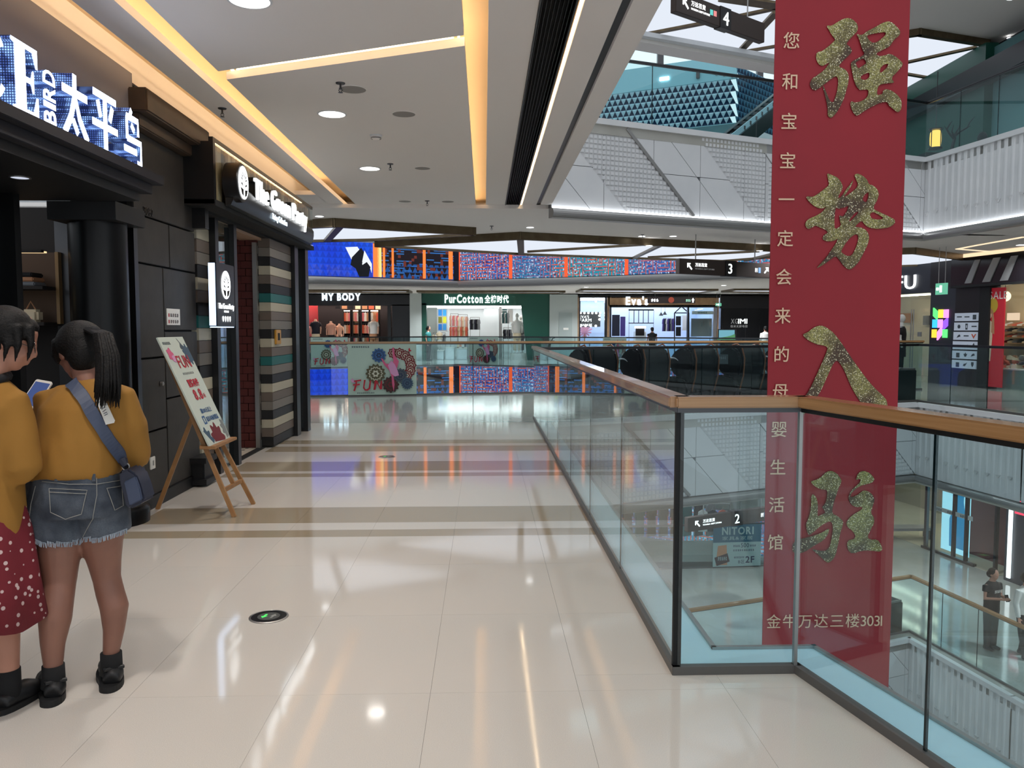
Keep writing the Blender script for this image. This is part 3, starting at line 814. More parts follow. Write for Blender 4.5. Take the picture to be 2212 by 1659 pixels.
for z, lev in ((STOREY, 'above the far shops'), (0, 'under the far railing'), (-STOREY, 'on the lower slab edge')):
    z0, z1 = z-1.34, z-.04
    s1 = along(806, 560, B, C)[0]; s2 = along(980, 570, B, C)[0]; LBC = (Vector(C)-Vector(B)).length
    t = thing('led_screen', 'bright blue LED screen %s' % lev, 'screen', (*B, z0))
    uvband('screen_face', A, B, z0, z1, 'screen_blue', t); uvband('screen_face', B, lerp(B, C, s1), z0, z1, 'screen_blue', t, 3.2)
    d = (Vector(C)-Vector(B)).normalized(); d3 = Vector((d.x, d.y, 0)); n = Vector((d.y, -d.x, 0)); o = Vector((*B, z0))
    if z > 0:   # advert picture: a pale and a dark figure on blue
        def P2(px, py): s, zz = along(px, py, B, C); return (s, zz-z0)
        pieces = [('screen_white', [(746, 534), (772, 533), (790, 560), (786, 576), (762, 566)]), ('screen_black', [(760, 556), (780, 535), (788, 548), (782, 570), (792, 598), (776, 598), (768, 580), (757, 572)]),
                  ('screen_white', [(787, 541), (803, 570), (803, 590), (797, 572), (782, 566)]), ('screen_black', [(779, 575), (792, 566), (800, 577), (796, 598), (780, 598)])]
        for kk, (mm, pl) in enumerate(pieces):
            MB().prism([P2(*e) for e in pl], (.062+.003*kk, .068+.003*kk), o, d3, (0, 0, 1)).build('screen_picture', mm, t)
    t = thing('led_screen', 'dark LED screen with orange light bars %s' % lev, 'screen', (*lerp(B, C, s1), z0))
    uvband('screen_face', lerp(B, C, s1), lerp(B, C, s2), z0, z1, 'screen_dark', t)
    for px, w_, mm in ((812, .22, 'orange_glow'), (819, .16, 'hot_orange'), (829, .08, 'orange_glow'), (848, .07, 'orange_glow'), (916, .10, 'orange_glow'), (973, .16, 'orange_glow')):
        s = along(px, 570, B, C)[0]
        if z <= 0 and px < 840: continue
        m = MB(); m.obox(o+d3*s+n*.08+Vector((0, 0, .65)), d3*w_/2, n*.03, (0, 0, .63)); m.build('light_bar', mm, t)
    m = MB(); m.obox(o+d3*(s2+LBC)/2+n*.03+Vector((0, 0, .65)), d3*(LBC-s2)/2, n*.07, (0, 0, .65)); m.build('screen_frame', 'screen_gap', t)
    t = thing('led_screen', 'colourful lattice patterned LED screen %s' % lev, 'screen', (*D, z0))
    for k, (p, q) in enumerate(((C, D), (D, E_), (E_, F_))): uvband('screen_face', p, q, z0, z1, 'screen_lattice', t, k*6.0)
    w = sroot('trim_3', 'steel nosing and soffit of the far gallery slab', (0, 31, z0-.3)); WL[w.name] = Vector((0, 31, z0-.3))
    bullnose(FAR, z0-.02, w, .28, lit=False)
    for k in range(len(FAR)-1):
        m = MB(); m.bar((*FAR[k], z0+.65), (*FAR[k+1], z0+.65), .04, 1.3); m.build('slab_edge', 'dark_steel', w)
    # far ceiling
    zf = z0-.32
    for k in range(len(FAR)-1):
        MB().prism([FAR[k], FAR[k+1], (FAR[k+1][0], 44), (FAR[k][0], 44)], (zf, zf+.05)).build('ceiling_panel', 'ceiling_paint', w)
    MB().prism([(10.5, 24.5), (18, 24.5), (18, 44), (10.5, 44)], (zf, zf+.05)).build('ceiling_panel', 'ceiling_paint', w)
zf = STOREY-1.34-.32
Q = lambda x, y: at_z(x, y, zf-.10)
def strip(label, y0, x0, x1, w_):
    coffer(label, [(x0, y0), (x1, y0+.02), (x1, y0+w_), (x0, y0+w_*.7)], zf-.08, [((x0+(x1-x0)*.45, y0), (x0+(x1-x0)*.6, y0+w_*.8), .15)], depth=.09, w=.14)
strip('lit ceiling coffer in front of the black underwear shop', 34.3, -8.5, -3.2, 1.6)
strip('lit ceiling coffer in front of the green cotton shop', 34.9, -2.8, 3.4, 1.5)
strip('lit ceiling coffer in front of the white farm shop', 33.2, 4.0, 9.5, 2.6)
strip('lit ceiling coffer in front of the black television shop', 33.0, 10.2, 15.5, 2.4)
for k, (x, y) in enumerate(((-6.0, 35.8), (-2.0, 36.3), (1.4, 36.3), (4.6, 35.8), (8.0, 35.6), (11.5, 35.6), (4.0, 32.0), (9.0, 30.5))):
    downlight(x, y, zf-.002, .10, ['downlight before the black underwear shop', 'downlight before the pier of the green shop', 'downlight before the green shop entrance', 'downlight before the grey service door', 'downlight before the farm shop', 'downlight before the television shop', 'downlight over the far railing posters', 'downlight over the far gallery bend'][k], None, 'spot_white', 90)
# second-well closing walls and upper glazed end
mat('cyan_wall', rgb(150, 212, 225), .7); glow('sky_window', (.75, .95, 1.0, 1), 1.15)
struct(MB().box(-12.2, -12, 12, 46, -10, 16).build('wall_left', 'white_panel'), 'plain end wall of the second well')
struct(MB().box(18, 18.2, -2, 46, -10, 16).build('wall_right', 'white_panel'), 'plain wall behind the right hand shops')
struct(MB().box(-12, 18, 44, 44.2, -10, 20).build('wall_far', 'white_panel'), 'plain wall behind the far shops')
# faceted cladding of the highest slab edge and the glazing over it
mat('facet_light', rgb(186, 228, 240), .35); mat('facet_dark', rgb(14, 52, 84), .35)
fw = sroot('wall_upper', 'faceted blue cladding of the highest slab edge with glazing above', (6, 28, 8.15)); WL[fw.name] = Vector((6, 28, 8.15))
def facets(p, q, z0, rows, st, m1, m2):
    p, q = Vector((*p, z0)), Vector((*q, z0)); L = (q-p).length; d = (q-p)/L; n = Vector((d.y, -d.x, 0)); up = Vector((0, 0, 1))
    a_, b_ = MB(), MB()
    for i in range(int(L/st)):
        for j in range(rows):
            o = p+d*st*(i+(.5 if j % 2 else 0))+up*st*j; ap = o+d*st/2+up*st
            b_.add([o, o+d*st, ap, o+d*st/2+up*st*.35-n*.05], [(0, 1, 3), (1, 2, 3), (2, 0, 3)])  # dark hollow triangles between the pale raised ones
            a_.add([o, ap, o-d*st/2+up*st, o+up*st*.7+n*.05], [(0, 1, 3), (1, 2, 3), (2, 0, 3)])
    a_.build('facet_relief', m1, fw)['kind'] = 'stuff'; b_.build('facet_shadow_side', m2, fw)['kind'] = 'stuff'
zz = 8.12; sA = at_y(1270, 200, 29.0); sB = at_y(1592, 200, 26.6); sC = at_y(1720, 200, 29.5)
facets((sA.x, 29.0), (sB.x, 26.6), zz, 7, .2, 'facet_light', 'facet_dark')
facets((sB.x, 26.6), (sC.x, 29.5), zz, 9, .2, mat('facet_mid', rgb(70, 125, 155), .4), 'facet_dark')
MB().prism([(sA.x, 29), (sB.x, 26.6), (sB.x, 34), (sA.x, 34)], (zz-.02, zz)).build('soffit', 'cyan_wall', fw)
m = MB(); m.bar((sA.x, 29.02, zz+1.4+.38), (sB.x, 26.62, zz+1.4+.38), .1, .76); m.build('bulkhead', 'cyan_wall', fw)
nrm2 = (Vector((sB.x, 26.6, 0))-Vector((sA.x, 29, 0))).normalized(); nn = Vector((nrm2.y, -nrm2.x, 0)); o = Vector((sA.x, 29, zz))
w1 = at_plane(1436, 171, o, nn); m = MB(); m.obox(w1+nn*.06, nrm2*.16, nn*.02, (0, 0, .055)); m.build('bulkhead_lamp', 'white_strip', fw)
w1 = at_plane(1509, 164, o, nn); m = MB(); m.obox(w1+nn*.08, nrm2*.05, nn*.05, (0, 0, .10)); m.build('loudspeaker', 'dark_steel', fw)
for k in range(3):
    w1 = at_plane(1549+17*k, 161+2*k, o, nn)
    vs, fs = outline([disc(0, 0, .055, 14), disc(0, 0, .042, 14)], .002)
    m = MB(); m.add([w1+nn*(.06+v.z)+nrm2*v.x+Vector((0, 0, v.y)) for v in vs], fs); m.build('symbol', 'dark_steel', fw)
m = MB(); m.box(-4, 16, 33.0, 33.1, 9.5, 16); m.build('glazing', 'sky_window', fw)
for x in range(-3, 16, 2):
    m = MB(); m.box(x-.12, x+.12, 32.8, 33.0, 9.5, 16); m.build('mullion', 'dark_steel', fw)
m = MB(); m.bar((0, 32.9, 12.6), (16, 32.9, 12.9), .15, .15); m.build('transom', 'white_panel', fw)
m = MB(); m.bar((3, 32.85, 9.6), (5.2, 32.85, 14), .15, .12); m.build('transom', 'white_panel', fw)
# escalator climbing behind the upper railing
es = thing('escalator', 'escalator climbing behind the upper glass railing', 'escalator', at_y(1620, 300, 23))
a, b_ = at_y(1590, 300, 23.2), at_y(1720, 195, 25.0)
for off, mm, nm in ((0, 'dark_steel', 'balustrade'), (.35, 'black_metal', 'handrail')):
    m = MB(); m.bar(a+Vector((0, 0, off)), b_+Vector((0, 0, off)), .9 if off == 0 else .08, .4 if off == 0 else .07, ext=.6); m.build(nm, mm, es)
m = MB(); m.bar(a+Vector((0, -.45, .06)), b_+Vector((0, -.45, .06)), .03, .30, ext=.6); m.build('side_panel', 'facet_light', es)
for e in (a, b_): MB().box(e.x-.15, e.x+.15, e.y-.1, e.y+.1, STOREY, e.z).build('support', 'dark_steel', es)
for i in range(12):
    p = a.lerp(b_, i/11.); m = MB(); m.obox(p+Vector((0, 0, .22)), (.14, 0, 0), (0, .4, 0), (0, 0, .05)); m.build('step', 'dark_steel', es)
# ================================================================ far shops
def fb(name, x0, x1, y0, y1, Y, t, m, parent=None, bevel=0.0):
    """box whose front face fills the picture rectangle x0..x1, y0..y1 at depth Y and which runs t deeper"""
    a, c = at_y(x0, y1, Y), at_y(x1, y0, Y)
    return MB().box(a.x, c.x, Y, Y+t, a.z, c.z).build(name, m, parent, bevel=bevel)
def fx(px, Y): return at_y(px, 710, Y).x
def fz(py, Y): return at_y(1046, py, Y).z
mat('shop_black', rgb(20, 18, 22), .35); mat('shop_green', rgb(18, 78, 64), .4); mat('shop_grey', rgb(178, 186, 183), .6)
mat('interior_white', rgb(215, 222, 225), .7); mat('interior_dark', rgb(26, 20, 28), .7); mat('shop_wood', rgb(176, 140, 104), .5, noise=(5, rgb(150, 116, 84)))
mat('red_wall', rgb(150, 24, 34), .6); mat('skin_plastic', rgb(222, 176, 152), .4); mat('white_plastic', rgb(228, 226, 220), .4)
glow('sign_white', (.96, .99, 1, 1), 3.2); glow('sign_blue_white', (.72, .88, 1, 1), 3.4); glow('sign_soft', (.9, .97, .95, 1), 2.6)
glow('shop_light', (1, .97, .93, 1), 11.0); glow('shop_light_warm', (1, .78, .62, 1), 14.0); glow('shop_light_cool', (.80, .88, 1, 1), 16.0)
FLOORZ = 0.0
def shop_root(label, px, Y=YF):
    return thing('shop', label, 'shop', (fx(px, Y), Y, 0))
def room(t, x0, x1, Y0, Y1, z1, wall, ceil_light, floor='far_floor', strips=2):
    a, b_ = fx(x0, Y0), fx(x1, Y0)
    MB().box(a-.1, a, Y0, Y1, 0, z1).build('side_wall', wall, t); MB().box(b_, b_+.1, Y0, Y1, 0, z1).build('side_wall', wall, t)
    MB().box(a, b_, Y1, Y1+.1, 0, z1).build('back_wall', wall, t)
    MB().box(a, b_, Y0, Y1, z1, z1+.08).build('shop_ceiling', wall, t)
    for k in range(strips):
        y = Y0+(Y1-Y0)*(k+.6)/strips
        MB().box(a+.2, b_-.2, y-.08, y+.08, z1-.03, z1-.005).build('light_strip', ceil_light, t)
    return a, b_
def mannequin(x, y, z, h, label, body, top=None, bottom=None, rot=0.0, headless=True, group=None, legs=True):
    t = thing('mannequin', label, 'mannequin', (0, 0, 0), group)
    s = h/1.6
    b = MB()
    prof = [(.90, .145, .10), (1.0, .12, .085), (1.10, .125, .09), (1.22, .16, .11), (1.32, .175, .10), (1.38, .14, .08), (1.42, .06, .06), (1.50, .05, .05)]
    b.loft([[Vector((rx*math.cos(u), ry*math.sin(u), zz))*s for u in (2*PI*i/12 for i in range(12))] for zz, rx, ry in prof])
    if not headless: b.ball(Vector((0, -.01, 1.60))*s, (.075*s, .09*s, .11*s), 12, 8)
    for sd in (-1, 1):
        b.tube([Vector((sd*.165, 0, 1.34))*s, Vector((sd*.215, .0, 1.1))*s, Vector((sd*.20, -.05, .86))*s], [.045*s, .036*s, .025*s], 8)
        if legs: b.tube([Vector((sd*.075, 0, .95))*s, Vector((sd*.08, -.01, .5))*s, Vector((sd*.08, .01, .06))*s, Vector((sd*.08, -.08, .03))*s], [.08*s, .055*s, .035*s, .03*s], 8)
    b.build('body', body, t, smooth=True)
    if top:
        b = MB(); b.loft([[Vector((rx*math.cos(u), ry*math.sin(u), zz))*s for u in (2*PI*i/12 for i in range(12))] for zz, rx, ry in [(.86, .18, .13), (1.0, .16, .12), (1.2, .185, .13), (1.33, .195, .115), (1.40, .11, .08)]])
        for sd in (-1, 1): b.tube([Vector((sd*.15, 0, 1.35))*s, Vector((sd*.215, 0, 1.18))*s], [.06*s, .06*s], 8)
        b.build('top', top, t, smooth=True)
    if bottom:
        b = MB(); b.loft([[Vector((rx*math.cos(u), ry*math.sin(u), zz))*s for u in (2*PI*i/12 for i in range(12))] for zz, rx, ry in [(.62, .18, .13), (.8, .175, .13), (.95, .15, .105)]])
        if legs:
            for sd in (-1, 1): b.tube([Vector((sd*.085, 0, .8))*s, Vector((sd*.09, 0, .12))*s], [.085*s, .062*s], 8)
        b.build('trousers', bottom, t, smooth=True)
    MB().lathe([(.16*s, 0), (.16*s, .015), (.01, .02)], 16).build('stand', 'steel', t)
    if abs(z-.3) < .01: MB().box(-.3, .3, -.25, .25, -.3, 0).build('plinth', 'white_plastic' if body.name != 'skin_plastic' else 'shop_black', t)
    if not legs: MB().tube([(0, 0, .01), (0, 0, .92*s)], .015, 8).build('pole', 'steel', t)
    t.location = (x, y, z); t.rotation_euler = (0, 0, rot)
    return t
CL = {n: mat('cloth_'+n, c, .8) for n, c in dict(navy=rgb(26, 28, 44), blush=rgb(214, 160, 140), white=rgb(225, 222, 218), pink=rgb(220, 120, 130), tan=rgb(180, 130, 96), grey=rgb(120, 122, 126), black=rgb(18, 18, 22), cream=rgb(226, 208, 178), coral=rgb(210, 96, 70), purple=rgb(70, 54, 120), teal=rgb(40, 110, 110)).items()}
gcount = [0]
gme = {}
def garment(x, y, z, w, h, m, label, group, rot=0.0):
    """a garment on a hanger"""
    key = (round(w, 2), round(h, 2), m.name)
    t = thing('hanging_garment', label if label.split()[0] in ('white', 'navy', 'coral') else label.replace('garment', m.name[6:]+' garment', 1), 'garment', (x, y, z), group)
    if key not in gme:
        b = MB(); b.prism([(-w*.5, -h), (w*.5, -h), (w*.42, -h*.35), (w*.62, -h*.42), (w*.5, -h*.08), (w*.16, 0), (-w*.16, 0), (-w*.5, -h*.08), (-w*.62, -h*.42), (-w*.42, -h*.35)], (-.03, .03), (0, 0, 0), (1, 0, 0), (0, 0, 1))
        k = MB(); k.tube([(-w*.3, 0, -.03), (0, 0, .04), (w*.3, 0, -.03)], .006, 5); k.tube([(0, 0, .04), (0, 0, .08), (.02, 0, .1)], .004, 5)
        gme[key] = (b.mesh('cloth', m), k.mesh('hanger', 'steel'))
    for nm, me in zip(('cloth', 'hanger'), gme[key]): put(nm, me, (x, y, z), t)
    if rot: t.rotation_euler = (0, 0, rot)

# ---------------------------------------------------------------- underwear shop, black front
t = shop_root('black fronted underwear shop with a blue white lit name sign', 770)
fb('fascia', 600, 905, 637, 660, YF, .3, 'shop_black', t); fb('pillar', 848, 905, 658, 780, YF, .5, 'shop_black', t); fb('pillar', 838, 844, 660, 780, YF, .3, 'black_metal', t)
room(t, 560, 850, YF+.3, YF+4.5, 2.75, 'interior_dark', 'shop_light_warm', strips=4)
fb('red_wall', 600, 686, 652, 775, YF+2.2, .1, 'red_wall', t)
sg = thing('shop_sign', 'blue white glowing underwear shop name over the black front', 'sign', (fx(738, YF), YF, fz(650, YF)))
write('MY BODY', (fz(634, YF)-fz(649, YF))*1.38, (fx(697, YF), YF-.03, fz(649, YF)), (1, 0, 0), (0, 0, 1), 'sign_blue_white', sg, bold=.035, ext=.02, width=fx(780, YF)-fx(697, YF))
# lit shelf bays and their goods
for k, (x0, x1) in enumerate(((742, 757), (762, 775), (781, 797), (800, 818))):
    Y = YF+2.6
    sh = thing('display_shelf', ['lit shelf bay with black back beside the pink topped mannequin', 'narrow lit shelf bay with wooden back beside the first bay', 'lit shelf bay with black back behind the tan trousers', 'last lit shelf bay with wooden back by the black pillar'][k], 'shelf', (fx((x0+x1)/2, Y), Y+.3, 0), 'shelf bays of the underwear shop')
    a, c = fx(x0, Y), fx(x1, Y)
    MB().box(a, c, Y+.45, Y+.5, 0, 2.4).build('back_panel', 'interior_dark' if k % 2 == 0 else 'shop_wood', sh)
    for xx in (a, c): MB().box(xx-.02, xx+.02, Y, Y+.5, 0, 2.4).build('upright', 'black_metal', sh)
    MB().box(a, c, Y+.1, Y+.2, 2.33, 2.36).build('light_strip', 'shop_light_warm', sh)
    for z in (.5, 1.1, 1.7): MB().box(a, c, Y+.05, Y+.48, z, z+.03).build('shelf_board', 'black_metal', sh)
    for j, z in enumerate((.5, 1.1, 1.7)):
        for i in range(3):
            garment(a+(c-a)*(i+.5)/3, Y+.1, z+.55, .13, .42, [CL['blush'], CL['pink'], CL['white'], CL['tan'], CL['coral']][(i+j*2+k) % 5], 'small garment hanging in a lit bay of the underwear shop', 'garments in the underwear shop')
for k in range(7):
    x0 = 724+k*14.5
    o = fb('picture_frame', x0, x0+11, 654+k*.4, 667+k*.2, YF+1.2, .03, ['shop_black', 'cloth_tan', 'shop_black', 'cloth_cream', 'cloth_tan', 'cloth_coral', 'cloth_cream'][k]); tag(o, 'small framed picture in the row over the underwear shelves', 'picture', 'pictures in the underwear shop')
fm = YF+.9
mannequin(fx(682, fm), fm, .3, 1.72, 'mannequin in dark jacket and pale trousers in the underwear shop', MATS['skin_plastic'], CL['navy'], CL['cream'], .2)
mannequin(fx(715, fm), fm, .3, 1.62, 'mannequin in pale pink top and black bottoms in the underwear shop', MATS['skin_plastic'], CL['blush'], CL['black'], -.2)
mannequin(fx(733, fm+.3), fm+.3, .3, 1.5, 'bare beige torso mannequin in the underwear shop', MATS['skin_plastic'], None, None, .1)
mannequin(fx(808, fm), fm-.2, .3, 1.72, 'mannequin with tan trousers beside the lit shelf bays', MATS['skin_plastic'], CL['white'], CL['tan'], 0)
mannequin(fx(672, fm+.8), fm+.8, .3, 1.45, 'mannequin in pink robe by the red wall', MATS['skin_plastic'], CL['pink'], CL['pink'], 0)
m = fb('wall_lamp', 652, 663, 672, 682, YF+1.5, .1, 'shop_light'); tag(m, 'round glowing lamp by the red wall of the underwear shop', 'lamp')
# grey pier between the shops
struct(fb('wall_far', 886, 910, 632, 782, YF-.2, .8, 'shop_grey'), 'grey wall pier between the underwear shop and the green shop')

# ---------------------------------------------------------------- cotton shop, green front
t = shop_root('green fronted cotton shop with a white glowing name sign', 1040)
fb('fascia', 907, 1190, 632, 659, YF, .3, 'shop_green', t); fb('pillar', 907, 921, 655, 782, YF, .5, 'shop_green', t)
a = at_y(1126, 659, YF); b2 = at_y(1140, 782, YF); c2 = at_y(1190, 782, YF); d2 = at_y(1190, 659, YF)
MB().prism([(a.x, a.z), (b2.x, b2.z), (c2.x, c2.z), (d2.x, d2.z)], (-.3, 0), (0, YF, 0), (1, 0, 0), (0, 0, 1)).build('slanted_panel', 'shop_green', t)
room(t, 900, 1200, YF+.35, YF+5, 2.55, 'interior_white', 'shop_light', strips=3)
sg = thing('shop_sign', 'white glowing cotton shop name on the green fascia', 'sign', (fx(1030, YF), YF, fz(656, YF)))
write('PurCotton', (fz(636, YF)-fz(655, YF))*1.3, (fx(961, YF), YF-.03, fz(654, YF)), (1, 0, 0), (0, 0, 1), 'sign_soft', sg, bold=.03, ext=.02, width=fx(1043, YF)-fx(961, YF))
write('全棉时代', (fz(638, YF)-fz(655, YF))*1.05, (fx(1047, YF), YF-.03, fz(653, YF)), (1, 0, 0), (0, 0, 1), 'sign_soft', sg, bold=.02, ext=.02, width=fx(1098, YF)-fx(1047, YF))
Y = YF+2.2
fb('partition', 922, 944, 664, 776, Y, .1, 'shop_grey', t); fb('partition', 1046, 1076, 662, 776, Y+1, .1, 'interior_white', t)
ad = thing('wall_poster', 'blue and yellow four part poster on the cotton shop partition', 'poster', (fx(954, Y), Y, fz(715, Y)))
fb('poster_board', 944, 966, 667, 716, Y-.1, .08, 'interior_white', ad)
for i, c0 in enumerate((rgb(40, 130, 210), rgb(60, 160, 225), rgb(120, 120, 50), rgb(214, 214, 60), rgb(40, 110, 190), rgb(60, 140, 200))):
    xx = 947+(i % 2)*9.5; yy = 669+(i//2)*15.5
    fb('poster_field', xx, xx+7.5, yy, yy+13, Y-.12, .02, mat('poster_field_%d' % i, c0, .5, emit=c0, es=.5), ad)
mannequin(fx(1117, YF+.8), YF+.8, .3, 1.78, 'white mannequin in pale outfit at the cotton shop entrance', MATS['white_plastic'], CL['white'], CL['cream'], .1, headless=False)
mannequin(fx(949, YF+.8), YF+.8, .42, 1.0, 'child mannequin on a white box in the cotton shop', MATS['white_plastic'], CL['cream'], CL['white'], .1)
mannequin(fx(1125, YF+1.5), YF+1.5, .3, 1.7, 'mannequin in grey dress behind the white one in the cotton shop', MATS['white_plastic'], CL['grey'], CL['grey'], .1, headless=False)
for x0, x1, y0, lab in ((944, 958, 757, 'white display box under the child mannequin'), (962, 981, 750, 'white display table in the middle of the cotton shop'), (986, 1008, 752, 'white display box stacked with folded towels'), (1038, 1072, 727, 'white counter at the back of the cotton shop')):
    o = thing('display_box', lab, 'display box', (fx((x0+x1)/2, YF+.6), YF+.9, 0)); Yb = YF+.6 if 'counter' not in lab else YF+2.5
    aa, cc = fx(x0, Yb), fx(x1, Yb); z1 = fz(y0, Yb)
    MB().box(aa, cc, Yb, Yb+.6, 0, z1-.03).build('body', 'interior_white', o, bevel=.01); MB().box(aa-.02, cc+.02, Yb-.02, Yb+.62, z1-.03, z1).build('top', 'white_plastic', o)
for k, (x0, x1, py, mm) in enumerate(((973, 990, 682, ['blush', 'white', 'pink']), (990, 1010, 684, ['cream', 'white', 'blush']), (973, 988, 706, ['coral', 'blush', 'pink']), (988, 1010, 706, ['tan', 'cream', 'coral']), (1016, 1036, 690, ['navy', 'black', 'grey']), (1088, 1106, 712, ['black', 'navy', 'grey']), (935, 962, 723, ['cream', 'white', 'grey']), (1084, 1098, 676, ['white', 'teal', 'grey']))):
    Yg = YF+2.0 if k < 6 else YF+1.2
    rk = thing('clothes_rail', ['rail of pink garments at upper left in the cotton shop', 'rail of cream garments beside the pink ones', 'rail of coral garments on the lower level', 'rail of tan garments on the lower level', 'rail of dark garments by the blue column', 'rail of black checked garments near the white mannequin', 'low rail of pale garments behind the child mannequin', 'rail of pale garments in the right hand niche'][k], 'clothes rail', (fx((x0+x1)/2, Yg), Yg, 0))
    z = fz(py, Yg); aa, cc = fx(x0, Yg), fx(x1, Yg)
    MB().tube([(aa, Yg, z+.1), (cc, Yg, z+.1)], .012, 6).build('rod', 'steel', rk)
    for xx in (aa, cc): MB().tube([(xx, Yg, 0), (xx, Yg, z+.1)], .012, 6).build('post', 'steel', rk)
    n = 6
    for i in range(n): garment(aa+(cc-aa)*(i+.5)/n, Yg, z, .15, .5 if py < 700 else .45, CL[mm[i % 3]], 'garment hanging on a rail in the cotton shop', 'garments on the rails of the cotton shop', .9)
for k in range(4):
    yy = 744+k*7
    for j in range(4):
        x0 = 987+j*5.3
        o = fb('folded_towel', x0, x0+4.6, yy, yy+5, YF+.62, .3, CL[['cream', 'blush', 'white', 'grey'][(k+j) % 4]]); tag(o, ['cream', 'blush', 'white', 'grey'][(k+j) % 4]+' folded towel stacked on the cotton shop display box', 'towel', 'folded towels in the cotton shop')
fb('niche_frame', 1078, 1084, 662, 776, Y, .3, 'steel', t)
for k, (x0, x1) in enumerate(((1085, 1095), (1097, 1108))):
    o = fb('wall_poster', x0, x1, 668, 696, Y+.4, .03, ['cloth_teal', 'cloth_white'][k]); tag(o, ['blue green poster in the cotton shop niche', 'white picture poster in the cotton shop niche'][k], 'poster')
st = thing('potted_shrub', 'dark thin leaved plant at the right of the green shop', 'plant', (fx(1183, YF-.5), YF-.5, 0))
MB().lathe([(.16, 0), (.2, .35), (.17, .36), (.14, .3)], 12, (fx(1183, YF-.5), YF-.5, 0)).build('pot', 'shop_black', st)
m = MB(); random.seed(3); bx_ = fx(1183, YF-.5)
for i in range(26):
    a_ = random.uniform(0, 2*PI); l = random.uniform(.3, .8); m.tube([(bx_, YF-.5, .3), (bx_+math.cos(a_)*l*.3, YF-.5+math.sin(a_)*l*.3, .5+l*.7), (bx_+math.cos(a_)*l*.6, YF-.5+math.sin(a_)*l*.6, .5+l*.8)], [.01, .03, .004], 5)
m.build('leaves', mat('leaf_dark', rgb(20, 40, 28), .6), st)

# ---------------------------------------------------------------- grey wall with service door
w = struct(fb('wall_far', 1187, 1248, 636, 782, YF-.1, .7, 'shop_grey'), 'grey wall with a service door between the green and the white shop')
fb('service_door', 1207, 1236, 675, 781, YF-.13, .03, mat('door_grey', rgb(160, 170, 168), .5), w); fb('door_plate', 1217, 1228, 708, 713, YF-.15, .02, 'white_plastic', w)

# ---------------------------------------------------------------- farm shop, white interior with black frames
t = shop_root("white lit farm shop with wood fascia and black steel frames", 1400)
for (x0, x1, y0, y1, mm, nm) in ((1246, 1555, 638, 643, 'black_metal', 'head_frame'), (1246, 1251, 640, 782, 'shop_wood', 'pillar'), (1251, 1254, 640, 782, 'black_metal', 'frame_post'), (1306, 1311, 640, 782, 'black_metal', 'frame_post'), (1311, 1317, 640, 782, 'shop_wood', 'pillar'), (1548, 1553, 660, 782, 'shop_wood', 'pillar'),
                                 (1314, 1553, 642, 661, 'shop_wood', 'fascia'), (1317, 1321, 660, 782, 'black_metal', 'frame_post'), (1484, 1489, 660, 782, 'black_metal', 'frame_post'), (1317, 1550, 659, 664, 'black_metal', 'frame_head'), (1540, 1548, 664, 782, 'steel', 'frame_post')):
    fb(nm, x0, x1, y0, y1, YF, .2, mm, t)
room(t, 1240, 1556, YF+.25, YF+4.5, 2.95, mat('interior_blue_white', rgb(190, 204, 228), .7), 'shop_light_cool', strips=4)
fb('shop_window', 1254, 1306, 643, 782, YF+.06, .02, 'clear_glass', t); fb('shop_window', 1489, 1540, 664, 782, YF+.06, .02, 'shop_glass', t)
sg = thing('shop_sign', 'white glowing farm shop name on the wood fascia', 'sign', (fx(1390, YF), YF, fz(660, YF)))
write("Eva's", (fz(641, YF)-fz(659, YF))*1.35, (fx(1351, YF), YF-.05, fz(658, YF)), (1, 0, 0), (0, 0, 1), 'sign_blue_white', sg, bold=.03, ext=.02, width=fx(1399, YF)-fx(1351, YF))
o = fb('direction_sign', 1399, 1502, 642, 655, YF-2.5, .06, mat('sign_brown', rgb(58, 46, 42), .5)); tag(o, 'narrow brown hanging direction sign in front of the farm shop', 'sign')
dashes(3, .13, (fx(1407, YF-2.6), YF-2.505, fz(651.5, YF-2.5)), (1, 0, 0), (0, 0, 1), 'sign_white', o, .34)
dashes(3, .12, (fx(1482, YF-2.6), YF-2.505, fz(651.5, YF-2.5)), (1, 0, 0), (0, 0, 1), glow('sign_green', (.5, 1, .75, 1), 1.2), o, .22)
vs, fs = outline([[(0, .1), (.06, 0), (.025, 0), (.025, -.1), (-.025, -.1), (-.025, 0), (-.06, 0)]], .004)
m = MB(); p = at_y(1497, 648.5, YF-2.53); m.add([p+Vector((v.x, v.z, v.y)) for v in vs], fs); m.build('arrow', 'sign_white', o)
p = at_y(1450, 648, YF-2.53); m = MB(); m.lathe([(.13, 0), (.001, .002)], 14, p, axis='y', caps=False); m.build('emblem', 'cloth_coral', o)
m = MB(); m.tube([at_y(1415, 642, YF-2.5), at_y(1415, 633, YF-2.5)], .012, 6); m.tube([at_y(1488, 642, YF-2.5), at_y(1488, 633, YF-2.5)], .012, 6); m.build('hanger_rods', 'dark_steel', o)
